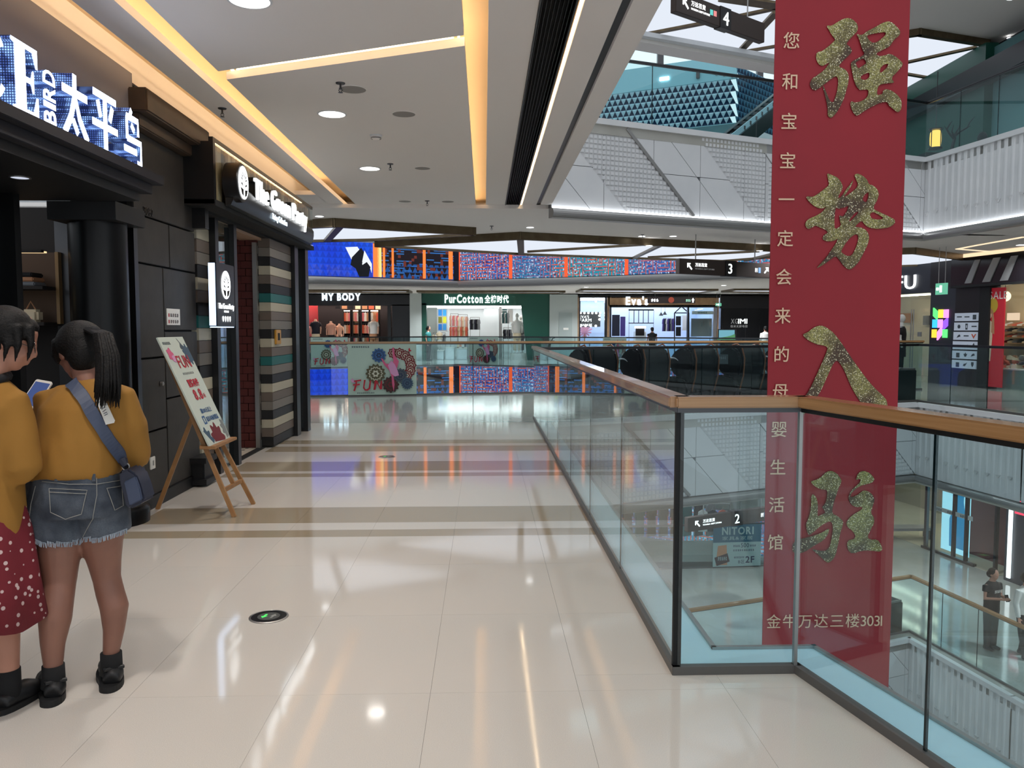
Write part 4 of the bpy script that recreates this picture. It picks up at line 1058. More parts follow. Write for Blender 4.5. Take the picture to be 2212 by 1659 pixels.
# window with a bulb-framed board
bd = thing('bulb_sign', 'black board with farm lettering framed by light bulbs', 'sign', (fx(1275, YF+.8), YF+.8, fz(710, YF)))
fb('board', 1252, 1297, 674, 706, YF+.8, .05, 'shop_black', bd)
write("EVA'S", .17, (fx(1256, YF), YF+.78, fz(687, YF+.8)), (1, 0, 0), (0, 0, 1), 'sign_white', bd, joined=True, name='lettering')
write('FARM', .22, (fx(1256, YF), YF+.78, fz(695, YF+.8)), (1, 0, 0), (0, 0, 1), 'sign_white', bd, joined=True, name='lettering')
write('MARKET', .14, (fx(1258, YF), YF+.78, fz(704, YF+.8)), (1, 0, 0), (0, 0, 1), 'sign_white', bd, joined=True, name='lettering')
bme = MB().ball((0, 0, 0), .05, 8, 6).mesh('bulb', 'shop_light')
for k in range(12):
    px, py = ((1254+k*8.5, 676) if k < 6 else (1295, 682+(k-6)*8) if k < 8 else (1254+(k-8)*11, 704))
    put('bulb', bme, at_y(px, py, YF+.74), bd)
for k, (px, py) in enumerate(((1253, 648), (1270, 646), (1287, 651), (1294, 647), (1307, 653))):
    p = at_y(px, py, YF+1.0)
    sl = thing('track_spotlight', 'black track spotlight glowing in the farm shop window', 'spotlight', p, 'spotlights in the farm shop window')
    MB().lathe([(.05, 0), (.06, .12), (.03, .2)], 10, p, axis='y').build('housing', 'black_metal', sl)
    MB().lathe([(.055, -.005), (.001, -.01)], 10, p, axis='y', caps=False).build('lamp_face', 'spot_white', sl)
    MB().tube([p+Vector((0, .1, 0)), p+Vector((0, .1, .3))], .012, 6).build('stem', 'black_metal', sl)
o = thing('pink_tree', 'pink blossom tree decoration in the farm shop window', 'decoration', at_y(1263, 780, YF+.9))
m = MB(); bx_ = fx(1263, YF+.9); m.tube([(bx_, YF+.9, .0), (bx_, YF+.9, 1.3)], .03, 6); m.build('trunk', 'cloth_tan', o)
m = MB()
for i in range(14):
    a_ = 2*PI*i/14; m.tube([(bx_, YF+.9, 1.3), (bx_+.35*math.cos(a_), YF+.9, 1.45+.4*math.sin(a_))], [.03, .045], 5)
m.build('blossom', mat('blossom_pink', rgb(220, 150, 190), .6), o)
# interior of the farm shop
for x0, x1, y0, y1, mm, lab in ((1322, 1339, 680, 726, 'cloth_navy', 'dark tiled wall panel in the farm shop'), (1340, 1351, 684, 726, 'cloth_purple', 'narrow purple brown bead panel in the farm shop'), (1460, 1471, 683, 703, 'shop_black', 'upper black framed picture in the farm shop'), (1460, 1471, 706, 726, 'shop_black', 'lower black framed picture in the farm shop'), (1474, 1484, 681, 714, 'cloth_white', 'tall white notice board in the farm shop'), (1493, 1538, 688, 727, 'cloth_grey', 'grey landscape poster in the farm shop window'), (1495, 1540, 672, 679, 'white_plastic', 'white name strip over the landscape poster')):
    o = fb('wall_panel', x0, x1, y0, y1, YF+(.12 if x0 > 1490 else 1.8), .04, mm); tag(o, lab, 'wall panel')
dashes(6, .09, (fx(1508, YF), YF+.115, fz(677, YF)), (1, 0, 0), (0, 0, 1), 'cloth_teal', t, .45)
gr = thing('steel_screen', 'black steel framed glass screen inside the farm shop', 'screen wall', at_y(1388, 726, YF+1.4))
for x0, x1, y0, y1 in ((1358, 1412, 668, 671), (1358, 1412, 697, 699)): fb('rail', x0, x1, y0, y1, YF+1.4, .05, 'black_metal', gr)
for x in (1358, 1369, 1379, 1389, 1400, 1411): fb('mullion', x, x+1.6, 668, 698 if x not in (1358, 1411) else 780, YF+1.4, .05, 'black_metal', gr)
for k, (x, y) in enumerate(((1436, 680), (1428, 682))):
    p = at_y(x, y, YF+1.6); l = thing('pendant_lamp', ['larger black cone pendant lamp in the farm shop', 'smaller black cone pendant lamp in the farm shop'][k], 'lamp', p)
    MB().lathe([(.12, 0), (.03, .14), (.02, .16)], 12, p).build('shade', 'black_metal', l); MB().tube([p+Vector((0, 0, .15)), p+Vector((0, 0, .6))], .008, 5).build('cord', 'black_metal', l)
for i, n_ in enumerate(('purple', 'navy', 'white', 'purple', 'navy', 'grey', 'purple')):
    garment(fx(1434+i*3.4, YF+1.7), YF+1.7, fz(688, YF+1.7), .16, .62, CL[n_], 'garment on the wall hooks of the farm shop', 'garments in the farm shop', .5)
ct = thing('shop_counter', 'small black board counter with bulbs in the farm shop', 'counter', at_y(1382, 780, YF+1.0))
fb('body', 1372, 1396, 716, 780, YF+1.0, .5, 'interior_white', ct); fb('board', 1373, 1392, 708, 725, YF+.9, .05, 'shop_black', ct)
for k in range(6): put('bulb', bme, at_y(1373+k*4, 707, YF+.86), ct)
rf = thing('house_frame', 'white house shaped display frame in the farm shop', 'display frame', at_y(1472, 780, YF+1.2))
for a_, b_ in (((1457, 676), (1472, 662)), ((1472, 662), (1488, 676)), ((1457, 676), (1488, 676)), ((1457, 676), (1457, 780)), ((1488, 676), (1488, 780))):
    m = MB(); m.bar(at_y(*a_, YF+1.2), at_y(*b_, YF+1.2), .05, .05, up=(0, 1, 0)); m.build('frame_bar', 'black_metal', rf)

# ---------------------------------------------------------------- television shop, black front
t = shop_root('black fronted television shop with silver lettering', 1620)
fb('fascia', 1555, 1800, 640, 666, YF, .3, 'shop_black', t); fb('wall_panel', 1555, 1800, 664, 790, YF+.05, .3, mat('gloss_black', rgb(22, 22, 26), .18), t)
for x in (1559, 1610, 1640): fb('panel_joint', x, x+.7, 668, 790, YF+.045, .01, 'matte_black', t)
mat('dull_letter', rgb(150, 150, 150), .5, emit=rgb(150, 150, 150), es=.4)
sg = thing('shop_sign', 'silver white television shop name on black', 'sign', (fx(1600, YF), YF, fz(705, YF)))
write('XG', .33, (fx(1579, YF), YF+.03, fz(699, YF)), (1, 0, 0), (0, 0, 1), 'dull_letter', sg, ext=.01, width=fx(1594, YF)-fx(1579, YF))
write('IMI', .33, (fx(1595, YF), YF+.03, fz(699, YF)), (1, 0, 0), (0, 0, 1), 'sign_soft', sg, ext=.01, width=fx(1614, YF)-fx(1595, YF))
write('极米无屏电视', .13, (fx(1578, YF), YF+.03, fz(707, YF)), (1, 0, 0), (0, 0, 1), 'dull_letter', sg, joined=True, name='lettering')
tv = thing('television', 'screen showing a blue lake picture in front of the black shop', 'television', at_y(1571, 781, YF-.6))
fb('casing', 1551, 1591, 711, 735, YF-.6, .06, 'shop_black', tv); fb('screen', 1553, 1587, 713, 734, YF-.62, .02, glow('tv_blue', (.25, .62, .75, 1), .7), tv); fb('stand', 1566, 1574, 734, 781, YF-.58, .05, 'shop_black', tv)
p = at_y(1570, 727, YF-.625); MB().prism([(-.5, -.15), (.4, -.15), (.38, .12), (.2, .05), (.0, .0), (-.3, -.05)], (0, .004), p, (1, 0, 0), (0, 0, 1)).build('picture_hill', mat('hill_green', rgb(60, 110, 70), .6, emit=rgb(60, 110, 70), es=.5), tv)
def exit_sign(p, ux, w, h, label, rods=.25):
    t = thing('exit_sign', label, 'exit sign', p)
    ux = Vector(ux).normalized(); n = ux.cross(Vector((0, 0, 1)))
    m = MB(); m.obox(p, ux*w/2, n*.02, (0, 0, h/2)); m.build('light_box', glow('exit_green', (.16, .55, .36, 1), 1.0), t)
    m = MB(); m.obox(p+n*.022, ux*w*.10, n*.003, (0, 0, h*.3)); m.obox(p+n*.022-ux*w*.3, ux*w*.12, n*.003, (0, 0, h*.12)); m.build('pictogram', 'sign_soft', t)
    m = MB()
    for s in (-.3, .3): m.tube([p+ux*w*s+Vector((0, 0, h/2)), p+ux*w*s+Vector((0, 0, h/2+rods))], .008, 5)
    m.build('rods', 'steel', t)
exit_sign(at_y(1552, 658, YF-1.5), (1, 0, 0), .26, .13, 'green exit sign hanging between the farm shop and the television shop', .62)

# ---------------------------------------------------------------- flower posters on the railings
def art_poster(label, p, ux, w, h, thick=.02, with_text=True):
    """pale event poster with ornament discs, a pink dancer and red lettering"""
    t = thing('event_poster', label, 'poster', p)
    p = Vector(p); ux = Vector(ux).normalized(); up = Vector((0, 0, 1)); n = ux.cross(up)
    MB().prism([(0, 0), (w, 0), (w, h), (0, h)], (-thick, 0), p, ux, up).build('board', 'poster_paper', t)
    k = [0]
    def shape(loops, m, nm='print'):
        k[0] += 1
        vs, fs = outline([[(x*w, y*h) for x, y in L] for L in loops], .0006)
        b = MB(); b.add([p+ux*v.x+up*v.y+n*(v.z+.0012+.0009*k[0]) for v in vs], fs); b.build(nm, m, t)
    asp = w/h
    def flower(cx, cy, r, petals, m, m2):
        L = [(cx+r*(1+.10*math.cos(petals*a))*math.cos(a), cy+r*asp*(1+.10*math.cos(petals*a))*math.sin(a)) for a in (2*PI*i/64 for i in range(64))]
        shape([L], m)
        shape([[(cx+r*.72*(1+.12*math.cos(petals*a))*math.cos(a), cy+r*.72*asp*(1+.12*math.cos(petals*a))*math.sin(a)) for a in (2*PI*i/48 for i in range(48))],
               [(cx+r*.62*(1+.12*math.cos(petals*a))*math.cos(a), cy+r*.62*asp*(1+.12*math.cos(petals*a))*math.sin(a)) for a in (2*PI*i/48 for i in range(48))]], m2)
        shape([[(cx+r*.34*math.cos(a)*(1+.2*math.cos(6*a)), cy+r*.34*asp*math.sin(a)*(1+.2*math.cos(6*a))) for a in (2*PI*i/36 for i in range(36))]], m2)
        shape([[(cx+r*.16*math.cos(a), cy+r*.16*asp*math.sin(a)) for a in (2*PI*i/20 for i in range(20))]], m)
    I = MATS
    for a in range(7):
        th = math.radians(100-a*24); flower(.70+.22*math.cos(th), .56+.22*asp*math.sin(th)*.9, .075, 8, I['print_maroon'], I['print_paper'])
    flower(.45, .78, .10, 12, I['print_blue'], I['print_navy'])
    flower(.40, .42, .135, 14, I['print_olive'], I['print_paper'])
    flower(.62, .20, .115, 12, I['print_brown'], I['print_maroon'])
    flower(.76, .38, .10, 12, I['print_slate'], I['print_navy'])
    flower(.86, .22, .085, 16, I['print_steel'], I['print_navy'])
    shape([[(.645, .93), (.67, .93), (.68, .78), (.74, .66), (.72, .56), (.70, .47), (.66, .36), (.675, .2), (.66, .06), (.64, .2), (.63, .36), (.60, .48), (.52, .60), (.48, .72), (.50, .72), (.55, .62), (.62, .60), (.66, .66), (.65, .78)]], I['print_pink'])
    shape([[(.58, .58), (.63, .68), (.68, .60), (.72, .48), (.74, .38), (.68, .36), (.62, .42)]], I['print_lilac'])
    shape([[(.88, .90), (.90, .93), (.905, .89), (.93, .87), (.90, .85), (.885, .86)]], I['print_red'])
    shape([[(.04, .30), (.07, .34), (.08, .28), (.11, .32), (.10, .25), (.06, .25)]], I['print_lilac'])
    # brush lettering
    if with_text:
        shape([[(.09, .29), (.19, .31), (.19, .28), (.13, .27), (.13, .22), (.17, .23), (.17, .20), (.125, .19), (.10, .08), (.075, .09), (.10, .19), (.07, .19), (.07, .215), (.105, .22), (.11, .265), (.085, .265)]], I['print_red'])
        shape([[(.23, .30), (.255, .30), (.235, .16), (.245, .12), (.27, .115), (.295, .14), (.315, .29), (.335, .28), (.32, .12), (.28, .085), (.24, .09), (.215, .14)]], I['print_red'])
        shape([[(.365, .10), (.385, .28), (.42, .29), (.455, .16), (.475, .28), (.495, .28), (.49, .11), (.46, .11), (.415, .24), (.395, .10)]], I['print_red'])
        dashes(8, h*.035, p+ux*w*.06+up*h*.93+n*.002, ux, up, 'print_navy', t, w*.26)
        dashes(9, h*.028, p+ux*w*.13+up*h*.025+n*.002, ux, up, 'print_slate', t, w*.26)
for n_, c_ in dict(poster_paper=rgb(178, 200, 186), print_paper=rgb(200, 200, 180), print_maroon=rgb(110, 28, 36), print_blue=rgb(52, 92, 140), print_navy=rgb(30, 44, 74), print_olive=rgb(84, 80, 56), print_brown=rgb(60, 40, 36), print_slate=rgb(70, 80, 88), print_steel=rgb(58, 84, 104), print_pink=rgb(206, 92, 130), print_lilac=rgb(210, 150, 190), print_red=rgb(178, 28, 48), print_grey=rgb(120, 125, 125)).items(): mat(n_, c_, .6)
pa, pb = Vector((*BACK[1], 0)), Vector((*BACK[2], 0)); ud = (pb-pa).normalized(); un = Vector((ud.y, -ud.x, 0))
q0 = at_plane(752, 856, pa+un*.05, un); q1 = at_plane(900, 852, pa+un*.05, un)
art_poster('large pale flower and dancer poster fixed to the near glass railing', (q0.x, q0.y, .03), ud, (q1-q0).length, 1.10)
def on_far(p, q, x0, x1, label):
    a, b_ = Vector((*p, 0)), Vector((*q, 0)); d = (b_-a).normalized(); n = Vector((d.y, -d.x, 0))
    u, v = at_plane(x0, 780, a+n*.06, n), at_plane(x1, 780, a+n*.06, n)
    art_poster(label, (u.x, u.y, .04), d, (v-u).length, 1.1)
on_far(B, C, 672, 752, 'flower and dancer poster on the far railing before the black underwear shop')
on_far(B, C, 597, 667, 'flower and dancer poster on the far railing beside the blue screen')
on_far(C, D, 1012, 1076, 'flower and dancer poster on the far railing before the green shop')
on_far(D, E_, 1302, 1352, 'flower and dancer poster on the far railing before the farm shop')
# ================================================================ left wall: dark fashion shop, stone pier, striped home shop
mat('pier_stone', rgb(55, 52, 49), .6, noise=(7, rgb(46, 43, 41)), bump=(30, .05)); mat('pier_cornice', rgb(72, 56, 44), .5, noise=(5, rgb(58, 46, 36)))
mat('dark_shop', rgb(15, 15, 18), .5); mat('dark_fascia', rgb(24, 23, 32), .6); mat('fascia_paint', rgb(120, 118, 126), .8); mat('column_black', rgb(9, 9, 11), .32, spec=.3)
mat('dark_interior', rgb(30, 24, 22), .7); mat('niche_paint', rgb(86, 66, 52), .7)
XW = -2.72
wl = sroot('wall_left', 'dark shop wall along the gallery', (XW, 4, 0)); WL[wl.name] = Vector((XW, 4, 0))
def wb(name, x0, x1, y0, y1, z0, z1, m, parent=wl, bevel=0.0): return MB().box(x0, x1, y0, y1, z0, z1).build(name, m, parent, bevel=bevel)
wb('fascia', -3.1, XW+.02, -2.5, 6.5, 2.45, 3.42, 'fascia_paint')
# stone pier as separate slabs
for y0, y1, z0, z1 in ((6.50, 7.04, .10, .62), (6.50, 7.04, .63, 1.22), (6.50, 7.04, 1.23, 1.98), (6.50, 7.20, 1.99, 2.36), (6.50, 7.83, 2.37, 3.02), (7.05, 7.83, .10, .86), (7.05, 7.83, .87, 1.44), (7.05, 7.83, 1.45, 1.98), (7.21, 7.83, 1.99, 2.36)):
    wb('stone_slab', XW-.06, XW+.0, y0+.003, y1-.003, z0+.003, z1-.003, 'pier_stone', bevel=.004)
wb('pier_core', -3.2, XW-.05, 6.50, 7.83, 0, 3.4, 'matte_black'); wb('plinth', -2.8, XW+.02, 6.5, 7.83, 0, .10, 'dark_shop')
wb('cornice', -2.9, -2.56, 6.42, 7.84, 3.12, 3.30, 'pier_cornice', bevel=.012); wb('cornice', -2.9, -2.64, 6.46, 7.83, 3.02, 3.12, 'pier_cornice', bevel=.01)
wb('plinth_block', -2.72, -2.60, 7.58, 7.84, .02, .26, 'dark_shop', bevel=.01); wb('plinth_block', -2.72, -2.57, 7.55, 7.86, .02, .07, 'dark_shop'); wb('plinth_block', -2.72, -2.57, 7.55, 7.86, .22, .27, 'dark_shop')
# canopy over the dark shop
cn = thing('shop_canopy', 'dark stepped canopy carrying the glowing white letters', 'canopy', (-2.6, 3, 2.4))
wb('canopy_top', -3.1, -2.30, -2.5, 6.03, 2.49, 2.555, 'dark_fascia', cn, .004); wb('canopy_step', -3.1, -2.36, -2.5, 5.97, 2.42, 2.49, 'dark_fascia', cn, .004); wb('canopy_soffit', -3.6, -2.42, -2.5, 5.89, 2.36, 2.42, 'dark_shop', cn)
downl = thing('downlight', 'small oval recessed light under the dark canopy', 'ceiling light', (-2.75, 5.0, 2.36))
MB().lathe([(.06, 0), (.06, -.004), (.05, -.005)], 20, (-2.75, 5.0, 2.36), caps=False).build('rim', 'steel', downl); MB().lathe([(.05, -.002), (.001, -.002)], 20, (-2.75, 5.0, 2.36), caps=False).build('lamp_face', glow('dim_lamp', (.8, .85, 1, 1), .8), downl)
# round black column with plinth and capital
co = thing('column', 'glossy black round column at the dark shop entrance', 'column', (-2.86, 6.20, 0))
MB().lathe([(.20, .10), (.20, 2.28)], 28, (-2.86, 6.20, 0)).build('shaft', 'column_black', co, smooth=False)
smooth_angle(co.children[0])
smooth_angle(MB().lathe([(.27, 0), (.27, .10), (.25, .13), (.21, .15)], 28, (-2.83, 6.20, 0)).build('plinth', 'column_black', co)); MB().box(-3.1, -2.62, 5.96, 6.46, 2.24, 2.37).build('capital', 'dark_shop', co)
MB().box(-3.3, -2.70, 6.44, 6.51, 0, 2.4).build('edge_strip', 'dark_steel', co)
# recessed dark shop interior
wb('entrance_floor', -6, -2.74, -2.5, 6.5, -.1, 0.004, mat('dark_wood', rgb(34, 28, 26), .35)); wb('interior_back', -6.1, -6, -2.5, 6.5, 0, 2.4, 'dark_interior'); wb('interior_end', -6, -3.1, 6.5, 6.6, 0, 2.4, 'dark_interior')
for k, y in enumerate((5.25, 5.55)): wb('door_jamb', -3.35, -3.1, y, y+.07, 0, 2.36, 'black_metal')
# lit wall niche with goods deeper inside
nc = thing('wall_niche', 'dim warm lit display niche inside the dark shop', 'display niche', (-4.6, 6.1, .9))
Yn = 6.42
p0, p1 = at_y(-70, 700, Yn), at_y(122, 545, Yn)
MB().box(p0.x, p1.x, Yn+.02, Yn+.06, p0.z, p1.z).build('back_panel', 'niche_paint', nc)
for z in (p0.z, p0.z+.27): MB().box(p0.x, p1.x, Yn-.22, Yn+.02, z-.012, z+.012).build('shelf_board', 'dark_interior', nc)
MB().box(p1.x, p1.x+.025, Yn-.03, Yn+.04, p0.z, p1.z).build('side_frame', mat('niche_frame', rgb(150, 120, 80), .5), nc); MB().box(p0.x, p1.x, Yn-.22, Yn-.18, p1.z-.02, p1.z).build('head_frame', 'dark_interior', nc)
MB().box(p0.x, p1.x, Yn-.17, Yn-.14, p1.z-.02, p1.z-.008).build('light_strip', glow('niche_warm', (1, .68, .36, 1), 1.3), nc)
o = thing('folded_clothes', 'small pile of dark folded clothes on the niche shelf', 'clothes', at_y(50, 660, Yn-.1))
pz = p0.z+.282; pxx = at_y(55, 650, Yn-.1).x
for k in range(3): MB().box(pxx-.12+.01*k, pxx+.12-.01*k, Yn-.19, Yn-.02, pz+.035*k, pz+.035*k+.032).build('garment', CL[['grey', 'tan', 'black'][k]], o, bevel=.008)
o = thing('handbag', 'pale handbag on the lower niche shelf of the dark shop', 'bag', (at_y(85, 690, Yn).x, Yn-.1, p0.z+.012)); xx = at_y(85, 690, Yn).x
MB().box(xx-.07, xx+.07, Yn-.16, Yn-.06, p0.z+.012, p0.z+.11).build('body', CL['cream'], o, bevel=.02); MB().tube([(xx-.04, Yn-.11, p0.z+.1), (xx, Yn-.11, p0.z+.17), (xx+.04, Yn-.11, p0.z+.1)], .006, 6).build('handle', CL['tan'], o)
o = thing('glass_door', 'dark glass shop door with warm lamp glint behind', 'door', (-3.35, 5.5, 0)); MB().box(-3.30, -3.28, 5.42, 5.80, .05, 2.3).build('pane', 'shop_glass', o); MB().box(-3.33, -3.25, 5.38, 5.43, 0, 2.34).build('stile', 'black_metal', o)
o = tag(MB().box(-3.9, -3.8, 6.0, 6.05, 1.62, 1.78).build('wall_lamp', glow('glint', (1, .72, .3, 1), 1.2)), 'small warm wall lamp behind the dark shop door', 'lamp')

# ---------------------------------------------------------------- glowing letters of the dark shop
glow('letter_face', (.72, .81, 1, 1), 7.0)
k = NT('letter_side')      # perforated blue side lit from inside: light points
vor = k.n('TexVoronoi'); vor.inputs['Scale'].default_value = 75; vor.inputs['Randomness'].default_value = 0.0; k.l(k.tc.outputs['Object'], vor.inputs['Vector'])
dot = k.math('MULTIPLY_ADD', k.math('LESS_THAN', vor.outputs['Distance'], .36), .85, .12); hot = k.rng(k.noise(11, 2), .45, .70, .5, 3.2)
k.set('Base Color', rgb(22, 26, 60)).set('Roughness', .5).set('Emission Color', k.mix(hot, rgb(40, 70, 215), rgb(130, 170, 255))).set('Emission Strength', k.math('MULTIPLY', dot, hot))
sg = thing('shop_sign', 'glowing white three dimensional letters on the dark canopy', 'sign', (-2.4, 4.8, 2.555))
XF, DEPTH = -2.36, .13
def block_letter(vs, fs, o, uy_, uz_):
    """white face, blue perforated sides; local x along +Y, y along +Z"""
    face = MB(); side = MB()
    vs2 = [(o[1]+v.x*uy_, o[2]+v.y*uz_, v.z) for v in vs]
    # front face only
    zmax = max(v.z for v in vs)
    for f in fs:
        if all(abs(vs[i].z-zmax) < 1e-5 for i in f): face.add([(XF+.004, vs2[i][0], vs2[i][1]) for i in f], [list(range(len(f)))])
    side.add([(XF if v.z > 0 else XF-DEPTH, a, b_) for v, (a, b_, c_) in zip(vs, vs2)], fs)
    s_ = side.build('letter', 'letter_side', sg); face.build('lit_face', 'letter_face', s_)
def block_text(ch, y0, y1, z0, z1, bold=0.03, rot=False):
    vs, fs = glyph(ch, .1, bold)
    if rot: vs = [Vector((-v.y, v.x, v.z)) for v in vs]
    a, b_ = min(v.x for v in vs), max(v.x for v in vs); c0, d0 = min(v.y for v in vs), max(v.y for v in vs)
    vs = [Vector(((v.x-a)/(b_-a), (v.y-c0)/(d0-c0), v.z)) for v in vs]
    block_letter(vs, fs, (XF, y0, z0), y1-y0, z1-z0)
def block_poly(loops, y0, y1, z0, z1):
    vs, fs = outline(loops, .05); block_letter(vs, fs, (XF, y0, z0), y1-y0, z1-z0)
Z0, Z1 = 2.57, 2.925
serifE = [(0, 0), (1, 0), (1, .30), (.93, .30), (.80, .07), (.52, .07), (.52, .46), (.72, .46), (.78, .34), (.84, .34), (.84, .66), (.78, .66), (.72, .54), (.52, .54), (.52, .93), (.80, .93), (.93, .72), (1, .72), (1, 1), (0, 1), (0, .95), (.12, .93), (.12, .07), (0, .05)]
block_poly([serifE], 4.25, 4.49, Z0, Z1)
Cc = [(.5+.5*math.cos(t), .5+.5*math.sin(t)) for t in (math.radians(35+290*i/28) for i in range(29))]+[(.55+.30*math.cos(t), .5+.42*math.sin(t)) for t in (math.radians(325-290*i/28) for i in range(29))]
block_poly([Cc], 3.94, 4.21, Z0, Z1)
block_poly([[(0, 0), (.22, 0), (.32, .25), (.68, .25), (.78, 0), (1, 0), (.6, 1), (.4, 1)], [(.38, .38), (.62, .38), (.5, .75)]], 3.62, 3.91, Z0, Z1)
for i, ch in enumerate('BIRD'): block_text(ch, 4.54, 4.665, [2.575, 2.66, 2.70, 2.785][i], [2.65, 2.69, 2.775, 2.86][i], .02, rot=True)
# heavy strokes of the three characters
def strokes(ls):
    """polylines with width -> separate closed loops"""
    out = []
    for pts, w in ls:
        L, Rr = [], []
        for i, p in enumerate(pts):
            a = pts[max(i-1, 0)]; b_ = pts[min(i+1, len(pts)-1)]; dx, dy = b_[0]-a[0], b_[1]-a[1]; n = math.hypot(dx, dy) or 1
            ww = w[i] if isinstance(w, (list, tuple)) else w
            L.append((p[0]-dy/n*ww/2, p[1]+dx/n*ww/2)); Rr.append((p[0]+dy/n*ww/2, p[1]-dx/n*ww/2))
        out.append(L+Rr[::-1])
    return out
def block_char(ls, y0, y1):
    for loop in strokes(ls): block_poly([loop], y0, y1, Z0, Z1)
block_char([([(.0, .70), (1.0, .70)], .13), ([(.5, 1.0), (.48, .62), (.32, .30), (.05, .0)], .15), ([(.52, .62), (.66, .32), (.98, .0)], [.1, .14, .16]), ([(.40, .26), (.58, .06)], .12)], 4.74, 5.03)
block_char([([(.05, .93), (.95, .93)], .12), ([(.0, .42), (1.0, .42)], .12), ([(.5, .93), (.5, .0)], .15), ([(.22, .82), (.32, .55)], .12), ([(.80, .82), (.68, .55)], .12)], 5.09, 5.43)
block_char([([(.45, 1.0), (.35, .86)], .12), ([(.15, .84), (.80, .84), (.80, .56)], .12), ([(.18, .84), (.18, .42)], .12), ([(.42, .72), (.58, .62)], .12), ([(.18, .44), (.95, .44), (.93, .06), (.72, .04)], .12), ([(.0, .24), (.70, .24)], .12)], 5.52, 5.80)

# ---------------------------------------------------------------- notices on the pier
nt_ = thing('notice_sheet', 'white notice sheet with red marks on the stone pier', 'notice', (XW, 7.1, 1.47))
p, q = at_x(361, 702, XW+.004), at_x(388, 668, XW+.004)
MB().box(XW, XW+.006, p.y, q.y, p.z, q.z).build('sheet', 'white_plastic', nt_)
for r in range(2):
    zz_ = p.z+.10-.055*r
    MB().box(XW+.006, XW+.008, p.y+.03, p.y+.05, zz_-.03, zz_).build('mark', 'print_red', nt_); dashes(4, .03, (XW+.007, p.y+.07, zz_-.03), (0, 1, 0), (0, 0, 1), 'print_brown', nt_, q.y-p.y-.10, seed=r)
st = thing('wall_socket', 'white wall socket low on the stone pier', 'socket', at_x(328, 1010, XW)); p = at_x(328, 1000, XW)
MB().box(XW, XW+.012, p.y-.045, p.y+.045, p.z-.05, p.z+.05).build('plate', 'white_plastic', st, bevel=.003); MB().box(XW+.012, XW+.014, p.y-.012, p.y+.012, p.z-.02, p.z+.02).build('inset', 'steel', st)
st = thing('door_stop', 'small round metal button on the stone pier', 'button', at_x(346, 829, XW)); p = at_x(346, 829, XW)
MB().lathe([(.018, 0), (.018, .025), (.01, .03)], 14, p, axis='x').build('knob', 'steel', st); MB().lathe([(.024, 0), (.024, .006)], 14, p, axis='x').build('rosette', 'dark_steel', st)
write('3082', .09, (XW+.002, at_x(309, 465, XW).y, at_x(309, 462, XW).z), (0, 1, 0), (0, 0, 1), mat('engraved', rgb(52, 48, 46), .6), wl, joined=True, name='engraved_number')

# ---------------------------------------------------------------- striped home shop
for n_, c_ in dict(stripe_black=rgb(20, 19, 20), stripe_cream=rgb(176, 170, 150), stripe_taupe=rgb(104, 92, 82), stripe_teal=rgb(24, 100, 98), stripe_grey=rgb(118, 112, 104), brick_red=rgb(92, 36, 32)).items(): mat(n_, c_, .5)
sf = thing('shop', 'striped home shop front with black frames beside the stone pier', 'shop', (-2.7, 9.6, 0))
seq = ['stripe_black', 'stripe_cream', 'stripe_taupe', 'stripe_grey', 'stripe_black', 'stripe_cream', 'stripe_taupe', 'stripe_black', 'stripe_teal', 'stripe_cream', 'stripe_taupe', 'stripe_grey', 'stripe_black', 'stripe_cream', 'stripe_taupe', 'stripe_teal', 'stripe_grey']
def stripes(x0, x1, y0, y1, z0, z1, n, start=0):
    h = (z1-z0)/n
    for i in range(n):
        MB().box(x0, x1, y0+.002, y1-.002, z1-h*(i+1)+.002, z1-h*i-.002).build('stripe_plank', seq[(i+start) % len(seq)], sf, bevel=.003)
stripes(-2.9, -2.72, 7.88, 8.24, .02, 2.56, 21)
stripes(-2.9, -2.60, 10.07, 11.15, .02, 2.56, 23, 2)
SB = lambda n, x0, x1, y0, y1, z0, z1, m, bv=0.0: MB().box(x0, x1, y0, y1, z0, z1).build(n, m, sf, bevel=bv)
SB('frame_post', -2.78, -2.60, 7.78, 7.88, 2.4, 3.25, 'black_metal'); SB('frame_post', -2.76, -2.66, 8.24, 8.34, 0, 2.6, 'black_metal')
SB('frame_post', -2.74, -2.64, 8.78, 8.88, 0, 2.6, 'black_metal'); SB('frame_post', -2.66, -2.55, 11.16, 11.36, 0, 2.6, 'black_metal'); SB('frame_post', -2.62, -2.52, 11.67, 11.86, 0, 2.6, 'black_metal')
SB('showcase_glass', -2.70, -2.69, 8.34, 8.78, .05, 2.55, 'shop_glass'); SB('showcase_glass', -2.60, -2.59, 11.36, 11.67, .05, 2.55, 'shop_glass')
stripes(-2.98, -2.86, 8.32, 8.80, .02, 2.56, 21, 5); stripes(-2.86, -2.74, 11.34, 11.69, .02, 2.56, 21, 7)
SB('end_return', -3.2, -2.54, 11.86, 11.92, 0, 2.6, 'black_metal'); SB('header', -3.6, -2.62, 7.88, 11.92, 2.56, 2.66, 'matte_black'); SB('lit_soffit', -2.95, -2.70, 8.42, 10.52, 2.53, 2.56, mat('soffit_tan', rgb(170, 140, 118), .6))
SB('sill', -2.78, -2.70, 8.88, 10.07, 0, .012, 'matte_black')
